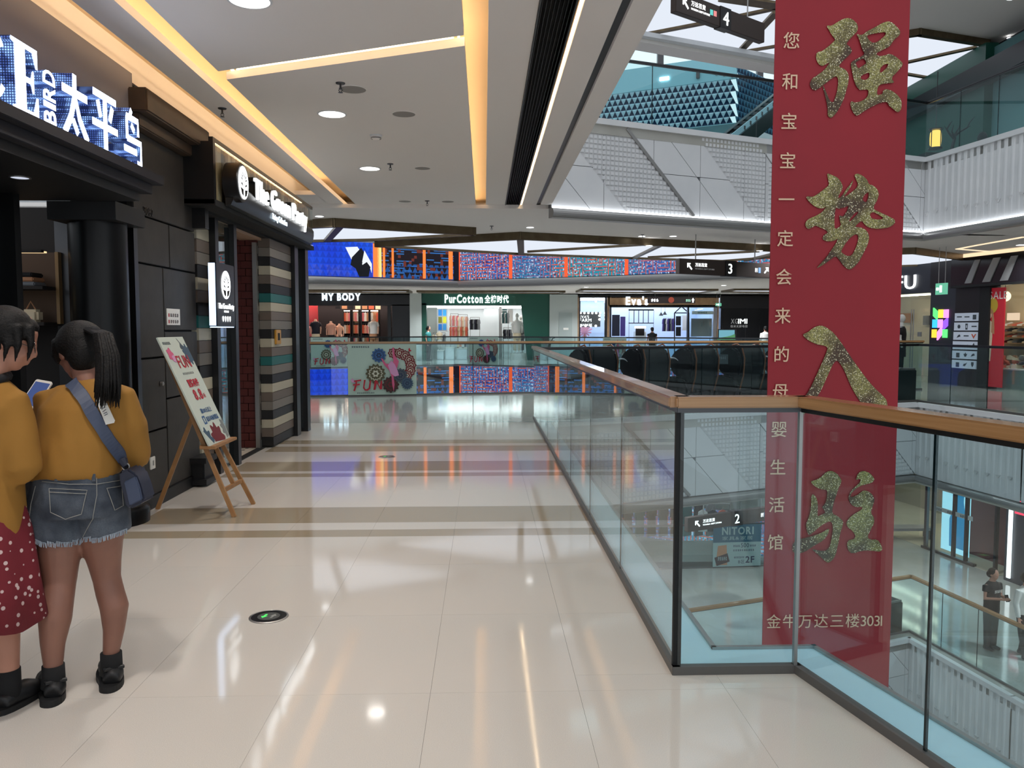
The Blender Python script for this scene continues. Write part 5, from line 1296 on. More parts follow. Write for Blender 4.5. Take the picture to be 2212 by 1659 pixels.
# red brick reveal with single bricks, course by course
bk = MB().box(-3.55, -3.52, 8.92, 10.07, 0, 2.56); bk.build('brick_backing', 'matte_black', sf)
bm_full = MB().box(-.145, .145, -.03, 0, 0, .085).mesh('brick', 'brick_red'); bm_half = MB().box(-.07, .07, -.03, 0, 0, .085).mesh('brick', 'brick_red')
SB('brick_core', -3.55, -2.74, 10.06, 10.09, 0, 2.56, 'matte_black')
for r in range(28):
    z = .01+r*.091
    xs = [-3.39+.30*i for i in range(2)] if r % 2 == 0 else [-3.24+.30*i for i in range(1)]
    for x in xs: put('brick', bm_full, (x, 10.06, z), sf)
    for x in ([-2.87] if r % 2 == 0 else [-3.46, -3.02+.06, -2.81]): put('brick', bm_half, (x, 10.06, z), sf)
SB('interior_side', -3.6, -3.56, 8.32, 10.07, 0, 2.56, mat('rust_board', rgb(96, 56, 40), .6)); SB('door_frame', -3.18, -3.12, 9.98, 10.04, 0, 2.5, 'steel'); SB('door_frame', -2.79, -2.74, 9.98, 10.06, 0, 2.5, 'steel')
dr = SB('door_leaf', -3.50, -3.16, 9.92, 9.95, .02, 2.45, 'shop_glass'); m = MB(); m.tube([(-3.22, 9.88, .5), (-3.22, 9.88, 2.0)], .014, 8); m.build('pull_handle', 'steel', dr)
SB('interior_back', -6.0, -5.9, 8.32, 12, 0, 2.6, 'dark_interior'); SB('interior_side', -6.0, -3.2, 12.02, 12, 0, 2.6, 'dark_interior')
# checked mosaic threshold
th_ = MB(); SBf = SB('threshold', -3.5, -2.77, 8.88, 10.06, 0, .006, mat('mosaic_white', rgb(205, 196, 180), .3))
m = MB()
for i in range(10):
    for j in range(15):
        if (i+j) % 2 == 0 and i in (1, 2, 7, 8) or (i % 3 == 1 and j % 3 == 1): x = -3.48+i*.07; y = 8.92+j*.075; m.box(x, x+.035, y, y+.038, .006, .008)
k_ = m.build('mosaic_pieces', 'matte_black', SBf); k_['kind'] = 'stuff'
ws = thing('card_reader', 'yellow card box on the striped column of the home shop', 'wall box', at_x(598, 728, -2.6)); p = at_x(598, 728, -2.6)
MB().box(-2.6, -2.575, p.y-.12, p.y+.12, p.z-.09, p.z+.09).build('box', mat('brass_yellow', rgb(190, 140, 50), .4), ws, bevel=.005); MB().box(-2.575, -2.572, p.y-.05, p.y+.05, p.z-.04, p.z+.05).build('plate', 'matte_black', ws)

# ---- fascia box with curved black sign board
fs_ = thing('shop_sign', 'striped glazed fascia with white glowing home shop name and tree emblem', 'sign', (-2.5, 9.5, 2.59))
FX = -2.45
SG = lambda n, x0, x1, y0, y1, z0, z1, m, bv=0.0: MB().box(x0, x1, y0, y1, z0, z1).build(n, m, fs_, bevel=bv)
SG('top_frame', -2.49, FX, 7.59, 11.88, 3.16, 3.20, 'black_metal'); SG('end_frame', -2.75, FX, 7.59, 7.65, 2.6, 3.16, 'black_metal'); SG('bottom_frame', -2.75, FX+.01, 7.59, 11.89, 2.585, 2.64, 'matte_black')
SG('glazed_front', FX-.012, FX-.002, 7.65, 11.88, 2.64, 3.16, 'clear_glass'); SG('glazed_end', -2.74, FX, 11.86, 11.88, 2.64, 3.16, 'clear_glass')
pl = [mat('curtain_'+n, c_, .7) for n, c_ in dict(a=rgb(214, 180, 132), b=rgb(176, 140, 98), c=rgb(132, 102, 74), d=rgb(230, 206, 166), e=rgb(140, 126, 108)).items()]  # brown stripes, lightened with the golden cove light in their tones
y = 7.66; i = 0; r_ = random.Random(5)
while y < 11.83:
    w_ = r_.choice((.06, .09, .12)); SG('fascia_stripe', -2.54, -2.49+.012*(i % 2), y, min(y+w_, 11.85), 2.64, 3.16, pl[(i*2+r_.randint(0, 1)) % 5], .004); y += w_+.002; i += 1
# curved board bulging forward
rings = []
for yy in (7.85, 8.23, 9.23, 10.23, 11.23, 11.43):
    rings.append([(FX+.02+a, yy, z) for a, z in ((0, 2.62), (.05, 2.63), (.075, 2.68), (.085, 2.74), (.085, 2.80), (.06, 2.84), (0, 2.845))])
smooth_angle(MB().loft(rings).build('curved_board', mat('sign_board', rgb(24, 24, 26), .35), fs_))
p = (FX+.02, 7.95, 2.85)
smooth_angle(MB().lathe([(.185, 0), (.185, .13), (.175, .14), (.001, .14)], 36, p, axis='x').build('emblem_drum', 'black_metal', fs_))
ex = FX+.165
def emb(loops, m, d, cy, cz, r, x, parent, nm='emblem_print'):
    vs, fs = outline([[(a*r, b_*r) for a, b_ in L] for L in loops], .001)
    b = MB(); b.add([(x+d+v.z, cy+v.x, cz+v.y) for v in vs], fs); return b.build(nm, m, parent)
def tree_emblem(cy, cz, r, x, parent, lit, ink):
    emb([disc(0, 0, 1, 36)], lit, .0, cy, cz, r, x, parent, 'lit_disc')
    leaves = []
    for k in range(7):
        a = math.radians(18+24*k); c_, s_ = math.cos(a), math.sin(a); l0, l1 = .22, .72
        leaves.append([(c_*l0, .05+s_*l0), (c_*(l0+l1)/2-s_*.05, .05+s_*(l0+l1)/2+c_*.05), (c_*l1, .05+s_*l1), (c_*(l0+l1)/2+s_*.05, .05+s_*(l0+l1)/2-c_*.05)])
    leaves += [[(-.62, -.12), (-.2, -.24), (-.3, -.1), (-.5, -.02)], [(.62, -.12), (.2, -.24), (.3, -.1), (.5, -.02)], [(-.72, -.35), (-.16, -.42), (-.14, -.85), (-.5, -.72)], [(.72, -.35), (.16, -.42), (.14, -.85), (.5, -.72)]]
    for L in leaves: emb([L], ink, .004, cy, cz, r, x, parent)
tree_emblem(7.95, 2.85, .155, ex, fs_, 'sign_white', 'matte_black')
write('The Green Party', .30, (FX+.11, 8.49, 2.79), (0, 1, 0), (0, 0, 1), 'sign_white', fs_, bold=.0, ext=.012, width=2.42)
m = MB(); m.box(FX+.03, FX+.105, 8.59, 11.18, 2.80, 3.03)
# letter backs
write('The Green Party', .30, (FX+.035, 8.49, 2.79), (0, 1, 0), (0, 0, 1), 'black_metal', fs_, bold=.022, ext=.035, width=2.42, name='letter_back')
write('Living Collection', .095, (FX+.108, 9.22, 2.68), (0, 1, 0), (0, 0, 1), 'sign_blue_white', fs_, ext=.003, width=.66, joined=True, name='small_lettering')

# ---- light box sign hung beside the entrance
lb = thing('light_box_sign', 'small black light box sign with white tree emblem and blue glowing edge', 'sign', (-2.55, 7.9, 1.45))
LX = -2.49
p, q = at_x(470, 705, LX), at_x(505, 572, LX)
y0, y1, z0, z1 = p.y, q.y, 1.485, 2.085
smooth_angle(MB().prism(rounded(y0, y1, z0, z1, .02), (LX-.07, LX), (0, 0, 0), (0, 1, 0), (0, 0, 1)).build('case', 'black_metal', lb))
MB().box(LX-.07, LX-.012, y0-.012, y0-.001, z0+.01, z1-.01).build('glowing_edge', glow('edge_blue', (.55, .72, 1, 1), 2.5), lb); MB().box(LX-.07, LX-.012, y0, y1, z0-.01, z0-.001).build('glowing_edge', 'edge_blue', lb)
MB().box(-2.70, LX-.06, y1-.12, y1-.06, z0+.2, z0+.26).build('bracket', 'black_metal', lb)
tree_emblem((y0+y1)/2, z0+.40, .135, LX+.003, lb, 'sign_white', 'matte_black')
write('The Green Party', .075, (LX+.003, y0+.04, z0+.17), (0, 1, 0), (0, 0, 1), 'sign_white', lb, ext=.002, width=(y1-y0)-.08, joined=True, name='lettering')
dashes(6, .02, (LX+.003, (y0+y1)/2-.07, z0+.135), (0, 1, 0), (0, 0, 1), 'sign_white', lb, .14)
for k in range(4):
    yy = (y0+y1)/2-.105+.07*k; emb([[(-.5, -.2), (0, -1), (.5, -.2), (.6, .7), (.2, .3), (0, .9), (-.2, .3), (-.6, .7)]], 'sign_white', 0, yy, z0+.075, .03, LX+.003, lb)
# ================================================================ right-hand gallery: shop fronts
R0 = Vector((12.05, 22.0, 0)); RD = Vector((.155, -1, 0)).normalized(); RN = Vector((RD.y, -RD.x, 0))      # runs towards us, faces the well
UP = Vector((0, 0, 1))
def rs(px, py, off=0.0):
    w = at_plane(px, py, R0+RN*off, RN); return (w-R0).dot(RD), w.z
def rb(name, x0, x1, y0, y1, off, t, m, parent=None, z0=None, z1=None, bevel=0.0):
    """box on the right-hand shop plane filling the picture span (y0 top, y1 bottom measured at the span's middle)"""
    xm = (x0+x1)/2
    s0, s1 = rs(x0, 710, off)[0], rs(x1, 710, off)[0]
    za = z0 if z0 is not None else rs(xm, y1, off)[1]; zb = z1 if z1 is not None else rs(xm, y0, off)[1]
    return MB().prism([(s0, za), (s1, za), (s1, zb), (s0, zb)], (off-t, off), R0, RD, UP).build(name, m, parent, bevel=bevel)
mat('slate_panel', rgb(44, 48, 58), .45); mat('bar_grey', rgb(150, 150, 150), .5); mat('dark_bin', rgb(24, 36, 36), .35)
glow('warm_shop', (1, .88, .66, 1), 9.0)
mat('brick_white', rgb(214, 204, 180), .6)
# lettered shop with white brick inside
t = thing('shop', 'dark shop front with neon letters and white brick interior', 'shop', R0-RD*1.2)
rb('fascia', 1900, 2030, 0, 0, 0, .3, 'slate_panel', t, z0=2.45, z1=3.28); rb('interior_wall', 1900, 2010, 0, 0, -2.2, .1, 'brick_white', t, z0=0, z1=2.6)
rb('shop_ceiling', 1880, 2012, 0, 0, -.3, 1.9, 'interior_white', t, z0=2.5, z1=2.56); rb('light_strip', 1900, 2000, 0, 0, -1.0, .12, 'warm_shop', t, z0=2.44, z1=2.48)
s0 = rs(1880, 710)[0]; s1 = rs(2008, 710)[0]
for i in range(16):
    for j in range(9):
        a = s0+(s1-s0)*j/9+(.12 if i % 2 else 0)
        MB().prism([(a, .15*i+.01), (a+(s1-s0)/9-.02, .15*i+.01), (a+(s1-s0)/9-.02, .15*i+.14), (a, .15*i+.14)], (-2.2, -2.185), R0, RD, UP).build('white_brick', 'brick_white', t)
rb('shop_window', 1900, 2006, 0, 0, -.05, .02, 'clear_glass', t, z0=0, z1=2.45)
for x in (1972, 1977):
    s_ = rs(x, 710)[0]; m = MB(); m.tube([R0+RD*s_+RN*.06+UP*.3, R0+RD*s_+RN*.06+UP*2.0], .016, 8); m.build('pull_handle', 'steel', t)
sg = thing('shop_sign', 'white neon letters on the slate fascia beside the exit sign', 'sign', R0-RD*1+UP*2.6)
a = rs(1918, 710)[0]; write('IIFU', .56, R0+RD*a+RN*.02+UP*2.58, RD, UP, 'sign_white', sg, ext=.012, width=rs(1977, 710)[0]-a)
o = rb('wall_picture', 1943, 1966, 677, 697, -2.1, .04, 'cloth_tan'); tag(o, 'brown picture on the white brick wall', 'picture')
o = rb('wall_picture', 1993, 2006, 682, 702, -2.1, .04, 'cloth_grey'); tag(o, 'grey framed picture on the white brick wall by the pillar', 'picture')
o = rb('door_keypad', 1982, 1990, 717, 727, .02, .02, 'bar_grey'); tag(o, 'small grey keypad on the glass door', 'keypad')
# pillar with coloured cubes
pr = thing('pillar', 'dark slate pillar with nine glowing coloured tiles', 'pillar', R0+RD*.9)
rb('pillar_face', 2008, 2062, 0, 0, .05, .6, 'slate_panel', pr, z0=0, z1=3.3); rb('upper_band', 2006, 2062, 0, 0, .07, .6, 'shop_black', pr, z0=2.55, z1=3.28)
cols = ['#g', '#y', '#p', '#c', '#p', '#v', '#o', '#p', '#g']
cm = {'#g': (.12, .9, .2, 1), '#y': (1, .75, .08, 1), '#p': (1, .32, .85, 1), '#c': (.05, .5, 1, 1), '#v': (.28, .1, .9, 1), '#o': (1, .6, .06, 1)}
for i in range(9):
    px = 2018.5+(i % 3)*11.6-(i//3)*1.4; py = 677.5+(i//3)*21.5
    s_, z_ = rs(px, py, .1)
    tw = [.05, 0, 0, 0, 0, -.05, 0, -.07, 0][i]
    MB().prism([(s_-.075, z_-.11+tw), (s_+.075, z_-.11-tw), (s_+.075, z_+.11-tw), (s_-.075, z_+.11+tw)], (.05, .09), R0, RD, UP).build('colour_tile', glow('tile'+cols[i][1], cm[cols[i]], 1.5), pr)
# directory pillar
dp = thing('directory_board', 'tall black directory with six pale panels of shop marks', 'directory', R0+RD*2)
rb('board_body', 2062, 2126, 0, 0, .08, .4, 'shop_black', dp, z0=0, z1=3.0)
rb('board_head', 2062, 2116, 0, 0, .06, .1, 'gloss_black', dp, z0=1.98, z1=2.75)
marks = ['bars', 'bars', 'block', 'blob', 'tall', 'bars', 'wedge', 'bars', 'vee', 'bars', 'swoosh', 'tri', 'block', 'trefoil', 'wedge', 'block', 'cat', 'shield']
for r in range(6):
    y0 = 676+r*20.5; xl, xr = 2061.5-r*.8, 2116-r*1.0
    pn = rb('directory_panel', xl, xr, y0, y0+17.5, .11, .03, mat('pale_panel', rgb(196, 206, 218), .4, emit=rgb(180, 190, 205), es=.25), dp)
    for c_ in range(3):
        s_, z_ = rs(xl+(xr-xl)*(.2+.3*c_), y0+9, .112); k_ = marks[r*3+c_]; w_ = .085
        shp = {'bars': [[(-1, -.1), (1, -.1), (1, .25), (-1, .25)]], 'block': [[(-.7, -.7), (.7, -.7), (.7, .7), (-.7, .7)]], 'blob': [disc(0, 0, .6, 10)], 'tall': [[(-.4, -.9), (.4, -.9), (.5, .9), (-.5, .9)], [(-.2, -.4), (.2, -.4), (.2, .4), (-.2, .4)]],
               'wedge': [[(-.8, -.5), (.8, -.1), (.5, .5), (-.2, .3)]], 'vee': [[(-1, .6), (-.5, .6), (0, -.1), (.5, .6), (1, .6), (0, -.8)]], 'swoosh': [[(-1, .1), (-.8, -.4), (-.4, -.4), (1, .4), (-.3, -.15), (-.7, -.1)]],
               'tri': [[(-.9, -.6), (.9, -.6), (.2, .8)], [(-.3, -.6), (-.1, -.6), (.1, -.1), (-.1, .1)]], 'trefoil': [[(-.8, .4), (-.3, .3), (0, .8), (.3, .3), (.8, .4), (.3, -.5), (-.3, -.5)]], 'cat': [[(-.8, -.4), (.0, -.5), (.4, 0), (.9, .7), (.2, .3), (-.5, .2)]], 'shield': [[(-.5, .7), (.5, .7), (.5, -.1), (0, -.8), (-.5, -.1)]]}[k_]
        vs, fs = outline([[(a*w_, b_*w_) for a, b_ in L] for L in shp], .001)
        b = MB(); b.add([R0+RD*(s_+v.x)+UP*(z_+v.y)+RN*(.113+v.z) for v in vs], fs); b.build('shop_mark', 'print_slate' if k_ != 'vee' else 'cloth_coral', pn)
rb('black_post', 2113, 2135, 0, 0, .15, .3, 'matte_black', dp, z0=0, z1=2.7)
# shoe shop with slanted bars
ss = thing('shop', 'black shoe shop front with three slanted grey bars', 'shop', R0+RD*4)
rb('fascia', 2050, 2420, 0, 0, .2, .4, 'gloss_black', ss, z0=2.52, z1=3.30); rb('fascia_edge', 2050, 2420, 0, 0, .23, .05, 'matte_black', ss, z0=2.50, z1=2.56)
rb('warm_line', 1930, 2420, 0, 0, .24, .03, glow('warm_line', (1, .72, .45, 1), 1.2), ss, z0=3.25, z1=3.335)
for x0, x1, xx0, xx1 in ((2084, 2098, 2104, 2115), (2122, 2138, 2144, 2159), (2160, 2176, 2182, 2196)):
    s_ = [rs(v, 600, .22)[0] for v in (x0, x1, xx1, xx0)]
    MB().prism([(s_[0], 2.6), (s_[1], 2.6), (s_[2], 3.16), (s_[3], 3.16)], (.20, .225), R0, RD, UP).build('slanted_bar', 'bar_grey', ss)
rb('shop_window', 2135, 2420, 0, 0, .05, .02, 'clear_glass', ss, z0=0, z1=2.52)
rb('interior_wall', 2060, 2420, 0, 0, -3.2, .1, mat('interior_beige', rgb(190, 170, 140), .7), ss, z0=0, z1=2.9); rb('shop_ceiling', 2050, 2420, 0, 0, -.1, 3.2, 'shop_grey', ss, z0=2.8, z1=2.9)
for k in range(3): rb('light_strip', 2110, 2420, 0, 0, -.7-.8*k, .1, 'warm_shop', ss, z0=2.74, z1=2.78)
ps = thing('window_poster', 'tall red poster with a figure in the shoe shop window', 'poster', R0+RD*2.9)
rb('poster_sheet', 2134, 2168, 0, 0, .10, .03, mat('poster_red', rgb(170, 28, 40), .5, emit=rgb(170, 28, 40), es=.25), ps, z0=.05, z1=2.45)
o = at_plane(2138, 700, R0+RN*.105, RN)
MB().prism([(-.16, -.9), (.06, -.9), (.10, -.3), (.07, .05), (-.05, .12), (-.14, 0), (-.18, -.4)], (0, .004), o, RD, UP).build('figure_coat', 'cloth_cream', ps)
MB().prism([(a, b_+.24) for a, b_ in disc(-.03, 0, .11, 16)], (0, .005), o, RD, UP).build('figure_face', 'skin_plastic', ps)
MB().prism([(-.14, .2), (-.12, .36), (0, .40), (.09, .33), (.14, .1), (.16, -.25), (.06, -.2), (.07, .25), (-.05, .3)], (0, .007), o, RD, UP).build('figure_hair', 'cloth_tan', ps)
o2 = at_plane(2142, 660, R0+RN*.106, RN); MB().prism(disc(0, 0, .2, 20), (0, .004), o2, RD, UP).build('gold_spot', mat('spot_gold', rgb(190, 160, 50), .5), ps)
write('SALE', .26, R0+RD*rs(2138, 640, .10)[0]+RN*.106+UP*2.18, RD, UP, 'white_plastic', ps, ext=.002, width=.55, joined=True, name='lettering')
lp = at_plane(2171, 640, R0+RN*-1.4, RN)
l_ = thing('globe_lamp', 'glowing round ceiling lamp inside the shoe shop', 'lamp', lp); MB().ball(lp, .14, 14, 10).build('globe', glow('globe_glow', (1, .88, .6, 1), 1.6), l_, smooth=True); MB().tube([lp+UP*.1, lp+UP*.7], .01, 6).build('stem', 'black_metal', l_)
o = rb('light_box', 2174, 2198, 676, 692, -2.9, .06, glow('warm_box', (1, .72, .5, 1), 1.0)); tag(o, 'warm glowing box on the back wall of the shoe shop', 'light box')
# shoes: shelves at the back, a heap on the white counter
me_shoe = MB(); me_shoe.loft([[(x, y*w_, z) for y, z in ((-.045, 0), (.045, 0), (.04, h), (-.04, h))] for x, w_, h in ((-.13, .8, .09), (-.08, 1, .11), (0, 1, .075), (.08, 1.05, .055), (.13, .7, .035))])
shoe_m = [me_shoe.mesh('shoe', m_) for m_ in (CL['white'], CL['grey'], CL['tan'], CL['black'], CL['coral'], CL['cream'])]
sh = thing('shoe_shelf', 'wall shelf of shoes at the back of the shoe shop', 'shelf', R0+RD*3.6-RN*2.9)
for k, py in enumerate((704, 716, 728, 740)):
    s0, z_ = rs(2162, py, -2.7); s1 = rs(2260, py, -2.7)[0]
    MB().prism([(s0, z_-.02), (s1, z_-.02), (s1, z_), (s0, z_)], (-3.1, -2.7), R0, RD, UP).build('shelf_board', 'shop_wood', sh)
    n = 9
    for i in range(n):
        p = R0+RD*(s0+(s1-s0)*(i+.5)/n)-RN*2.85+UP*(z_+.001); o = put('shoe', shoe_m[(i*2+k) % 6], p); o.rotation_euler = (0, 0, 2.6); tag(o, ['white', 'grey', 'tan', 'black', 'coral', 'cream'][(i*2+k) % 6]+' shoe standing on the back shelf of the shoe shop', 'shoe', 'shoes on the back shelf')
ct = thing('shop_counter', 'pale counter heaped with shoes in the shoe shop window', 'counter', R0+RD*3.4)
rb('counter_body', 2136, 2240, 0, 0, -.35, 1.0, mat('counter_pale', rgb(140, 165, 160), .5), ct, z0=0, z1=.46); rb('counter_top', 2134, 2242, 0, 0, -.33, 1.05, 'white_plastic', ct, z0=.46, z1=.49)
s0, s1 = rs(2140, 780, -.7)[0], rs(2236, 780, -.7)[0]; rr = random.Random(11)
for k in range(46):
    lay = k//18; u = rr.uniform(.05, .95)*(1-.2*lay)+.15*lay
    p = R0+RD*(s0+(s1-s0)*u)-RN*rr.uniform(.5, 1.1)+UP*(.492+lay*.10); ci = rr.randrange(6); o = put('shoe', shoe_m[ci], p); o.rotation_euler = (rr.uniform(-.2, .2), rr.uniform(-.2, .2), rr.uniform(0, 6)); tag(o, ['white', 'grey', 'tan', 'black', 'coral', 'cream'][ci]+' shoe in the heap on the shoe shop counter', 'shoe', 'shoes heaped on the counter')
p = at_plane(2034, 624, R0+RN*2.0, RN); exit_sign(p, RD, .36, .26, 'green exit sign hanging before the dark slate pillar', ZB-p.z-.13)
# more plain shop fronts towards us, outside the picture
rb('plain_front', 2420, 2600, 0, 0, .1, .3, 'slate_panel', ss, z0=0, z1=3.3)
struct(MB().box(13.6, 13.8, -2, 15.2, 0, 3.4).build('wall_right', 'slate_panel'), 'dark shop wall of the right hand gallery')

# ---------------------------------------------------------------- litter bins
def bin_(x, y, z, rot, label):
    t = thing('litter_bin', label, 'bin', (0, 0, 0))
    MB().box(-.38, .38, -.2, .2, 0, .62).build('body', 'dark_bin', t, bevel=.01)
    for s in (-1, 1):
        MB().box(s*.19-.17, s*.19+.17, -.18, -.15, .62, .66).build('rim', 'steel', t); MB().box(s*.19-.17, s*.19+.17, .15, .18, .62, .66).build('rim', 'steel', t)
        MB().box(s*.19-.15, s*.19+.15, -.15, .15, .60, .625).build('opening', 'matte_black', t)
        for e in (-1, 1): MB().box(s*.19+e*.16-.01, s*.19+e*.16+.01, -.18, .18, .62, .66).build('rim', 'steel', t)
    t.location = (x, y, z); t.rotation_euler = (0, 0, rot)
bin_(8.42, 16.42, 0, .35, 'dark green litter bin at the corner beside the red banner'); bin_(8.15, 16.15, -STOREY, .35, 'dark litter bin with two openings on the lower storey')
for k, (px, py) in enumerate(((1947, 752), (1949, 690))):
    p = at_z(1947, 800, 0)
mannequin(at_y(1947, 700, 22.5).x, 22.5, 0, 1.75, 'mannequin in black behind the glass of the neon letter shop', MATS['white_plastic'], CL['black'], CL['black'], 1.0, headless=False)

# ---------------------------------------------------------------- lower storey shops
L2 = -STOREY
G0 = Vector((12.49, 22.3, L2)); GD = Vector((.17, -1, 0)).normalized(); GN = Vector((GD.y, -GD.x, 0))
def gs(px, py, off=0.0):
    w = at_plane(px, py, G0+GN*off, GN); return (w-G0).dot(GD), w.z-L2
def gb(name, x0, x1, z0, z1, off, t, m, parent=None):
    s0, s1 = gs(x0, 1150, off)[0], gs(x1, 1150, off)[0]
    return MB().prism([(s0, z0), (s1, z0), (s1, z1), (s0, z1)], (off-t, off), G0, GD, UP).build(name, m, parent)
ls = thing('shop', 'glazed fashion shop front on the lower storey', 'shop', G0)
gb('shop_floor', 1880, 2160, -.02, .012, 0, 4.0, mat('shop_floor', rgb(190, 180, 160), .25), ls); gb('back_wall', 1860, 2170, 0, 3, -3.5, .1, mat('concrete', rgb(150, 146, 136), .8), ls); gb('red_wall', 2078, 2172, 0, 3, -.8, .1, mat('brown_red', rgb(110, 50, 48), .7), ls)
gb('shop_ceiling', 1860, 2170, 2.9, 3.0, 0, 3.5, 'interior_white', ls)
for k in range(3): gb('light_strip', 1880, 2160, 2.84, 2.88, -.8-1.0*k, .12, 'warm_shop', ls)  # ceiling strips added to brighten the shop interior
for x in (1998, 2058, 2085, 2150): gb('mullion', x-2.5, x+2.5, 0, 3.0, .04, .08, 'dark_steel', ls)
gb('glass_sheet', 1998, 2150, .05, 2.9, .0, .012, 'clear_glass', ls); gb('glass_sheet', 1925, 1985, .05, 2.9, -.6, .012, 'clear_glass', ls); gb('sill', 1990, 2105, 0, .07, .05, .1, 'dark_steel', ls)
gb('frosted_band', 2010, 2100, 1.18, 1.30, .012, .006, mat('frost', rgb(180, 190, 190), .8), ls)
for k in range(3): dashes(4, .07, G0+GD*gs(2018+28*k, 1150)[0]+GN*.02+UP*1.2, GD, UP, 'print_slate', ls, .3, seed=k)
write('VERO MODA', .11, G0+GD*gs(1938, 1150, -.6)[0]-GN*.59+UP*1.9, GD, UP, 'print_slate', ls, ext=.002, joined=True, name='lettering')
lbx = thing('light_box', 'bright blue backlit picture in the lower storey shop window', 'light box', G0+GD*1)
gb('backlit_sheet', 2033, 2092, .08, 2.75, -.25, .05, glow('sky_picture', (.45, .85, 1.0, 1), 1.15), lbx)
s_ = gs(2062, 1150, -.2)[0]
MB().prism([(-.28, .25), (.25, .25), (.33, 1.0), (.2, 1.55), (.24, 2.1), (.05, 2.3), (-.12, 2.1), (-.1, 1.5), (-.3, 1.0)], (-.195, -.19), G0+GD*(s_+.1), GD, UP).build('blue_figure', glow('blue_figure', (.03, .32, .62, 1), .8), lbx)
MB().prism(disc(0, 2.25, .2, 18), (-.19, -.186), G0+GD*(s_), GD, UP).build('white_head', 'screen_white', lbx)
gb('dark_wall', 2172, 2400, 0, 3.0, .1, .3, 'slate_panel', ls)
nb = gb('light_tube', 2177, 2184, .1, 2.7, .16, .04, glow('tube_white', (1, .95, .95, 1), 2.5)); tag(nb, 'tall white light tube on the dark lower storey wall', 'lamp')
rsn = gb('lit_sign', 2190, 2240, 1.75, 2.1, .2, .08, glow('red_sign', (1, .06, .12, 1), 1.6)); tag(rsn, 'red glowing sign on the dark lower storey wall', 'sign'); s_ = gs(2193, 1150, .2)[0]
MB().prism([(s_, 1.84), (s_+.8, 1.84), (s_+.8, 2.0), (s_, 2.0)], (.2, .212), G0, GD, UP).build('white_line', 'tube_white', rsn)
bch = thing('bench', 'low bench inside the lower storey shop', 'bench', at_z(1960, 1165, L2)); p = at_z(1958, 1163, L2)
MB().box(p.x-.9, p.x+.7, p.y-.25, p.y+.25, L2+.28, L2+.36).build('seat', 'cloth_grey', bch)
for e in (-.8, .6): MB().box(p.x+e, p.x+e+.06, p.y-.2, p.y+.2, L2, L2+.29).build('leg', 'dark_steel', bch)
# lower storey far shops: dark front with a few garments
t = thing('shop', 'dark clothes shop front on the far lower storey', 'shop', (4, YF, L2))
MB().box(-10, 17, YF+2, YF+2.1, L2, 0).build('back_wall', 'interior_dark', t)
for i in range(10): garment(3.4+i*.34, 22.2+.6, L2+1.25, .3, .95, CL[['black', 'grey', 'navy', 'teal'][i % 4]], 'dark garment on the stand of the lower cross walk', 'dark garments on the lower storey', .5)
for i in range(3): garment(6.1+i*.28, 22.3, L2+1.15, .24, .6, CL[['white', 'navy', 'coral'][i]], ['white garment on the lower storey stand', 'navy garment on the lower storey stand', 'coral garment on the lower storey stand'][i], 'bright garments on the lower storey')
MB().tube([(3.2, 22.8, L2+1.35), (6.9, 22.4, L2+1.3)], .02, 6).build('rod', 'steel', t); 
for x in (3.2, 6.9): MB().tube([(x, 22.8 if x < 4 else 22.4, L2), (x, 22.8 if x < 4 else 22.4, L2+1.35)], .02, 6).build('post', 'steel', t)
struct(MB().box(2.6, 7.6, 21.9, 23.4, L2-.2, L2).build('floor', 'far_floor'), 'floor strip of the lower storey behind the furniture poster')
# furniture poster on the lower railing
a, b_ = Vector((*BACK2[2], 0)), Vector((*BACK2[3], 0)); d = (b_-a).normalized(); n = Vector((d.y, -d.x, 0)); a = a+n*.05
u, v = at_plane(1539, 1238, a, n), at_plane(1642, 1230, a, n)
fp = thing('furniture_poster', 'blue and white furniture poster on the lower storey railing', 'poster', (u.x, u.y, L2+.04)); W_ = (v-u).length; o = Vector((u.x, u.y, L2+.04)); H_ = 1.1
PX = lambda pts, m, e, nm='print': MB().prism([(x*W_, y*H_) for x, y in pts], (0, e), o, d, UP).build(nm, m, fp)
PX([(0, 0), (1, 0), (1, 1), (0, 1)], mat('poster_grey', rgb(150, 176, 176), .6), .015, 'board'); PX([(0, .58), (1, .58), (1, 1), (0, 1)], mat('poster_teal', rgb(18, 88, 112), .6), .018, 'blue_field')
write('NITORI', .27, o+d*W_*.18+UP*H_*.77+n*.019, d, UP, 'poster_grey', fp, ext=.002, bold=.03, width=W_*.66)
write('家具&家居', .11, o+d*W_*.18+UP*H_*.64+n*.019, d, UP, 'poster_grey', fp, ext=.001, width=W_*.64, joined=True, name='lettering')
PX([(.06, .04), (.30, .04), (.28, .52), (.10, .50)], 'cloth_tan', .018, 'figure'); PX([(.03, .22), (.30, .32), (.35, .12), (.08, .02)], mat('dark_plum', rgb(48, 24, 32), .5), .021, 'dark_card')
dashes(5, .10, o+d*W_*.10+UP*H_*.15+n*.021, d, UP, 'poster_grey', fp, W_*.2)
write('500', .16, o+d*W_*.58+UP*H_*.45+n*.016, d, UP, 'print_navy', fp, ext=.001, width=W_*.17, joined=True, name='lettering'); dashes(5, .06, o+d*W_*.42+UP*H_*.46+n*.016, d, UP, 'print_navy', fp, W_*.15); dashes(4, .06, o+d*W_*.77+UP*H_*.46+n*.016, d, UP, 'print_navy', fp, W_*.13)
dashes(10, .05, o+d*W_*.42+UP*H_*.36+n*.016, d, UP, 'print_navy', fp, W_*.45, seed=4)
write('B区', .11, o+d*W_*.53+UP*H_*.07+n*.016, d, UP, 'print_navy', fp, ext=.001, joined=True, name='lettering'); write('2F', .24, o+d*W_*.68+UP*H_*.08+n*.016, d, UP, 'print_navy', fp, ext=.001, bold=.02, joined=True, name='lettering')
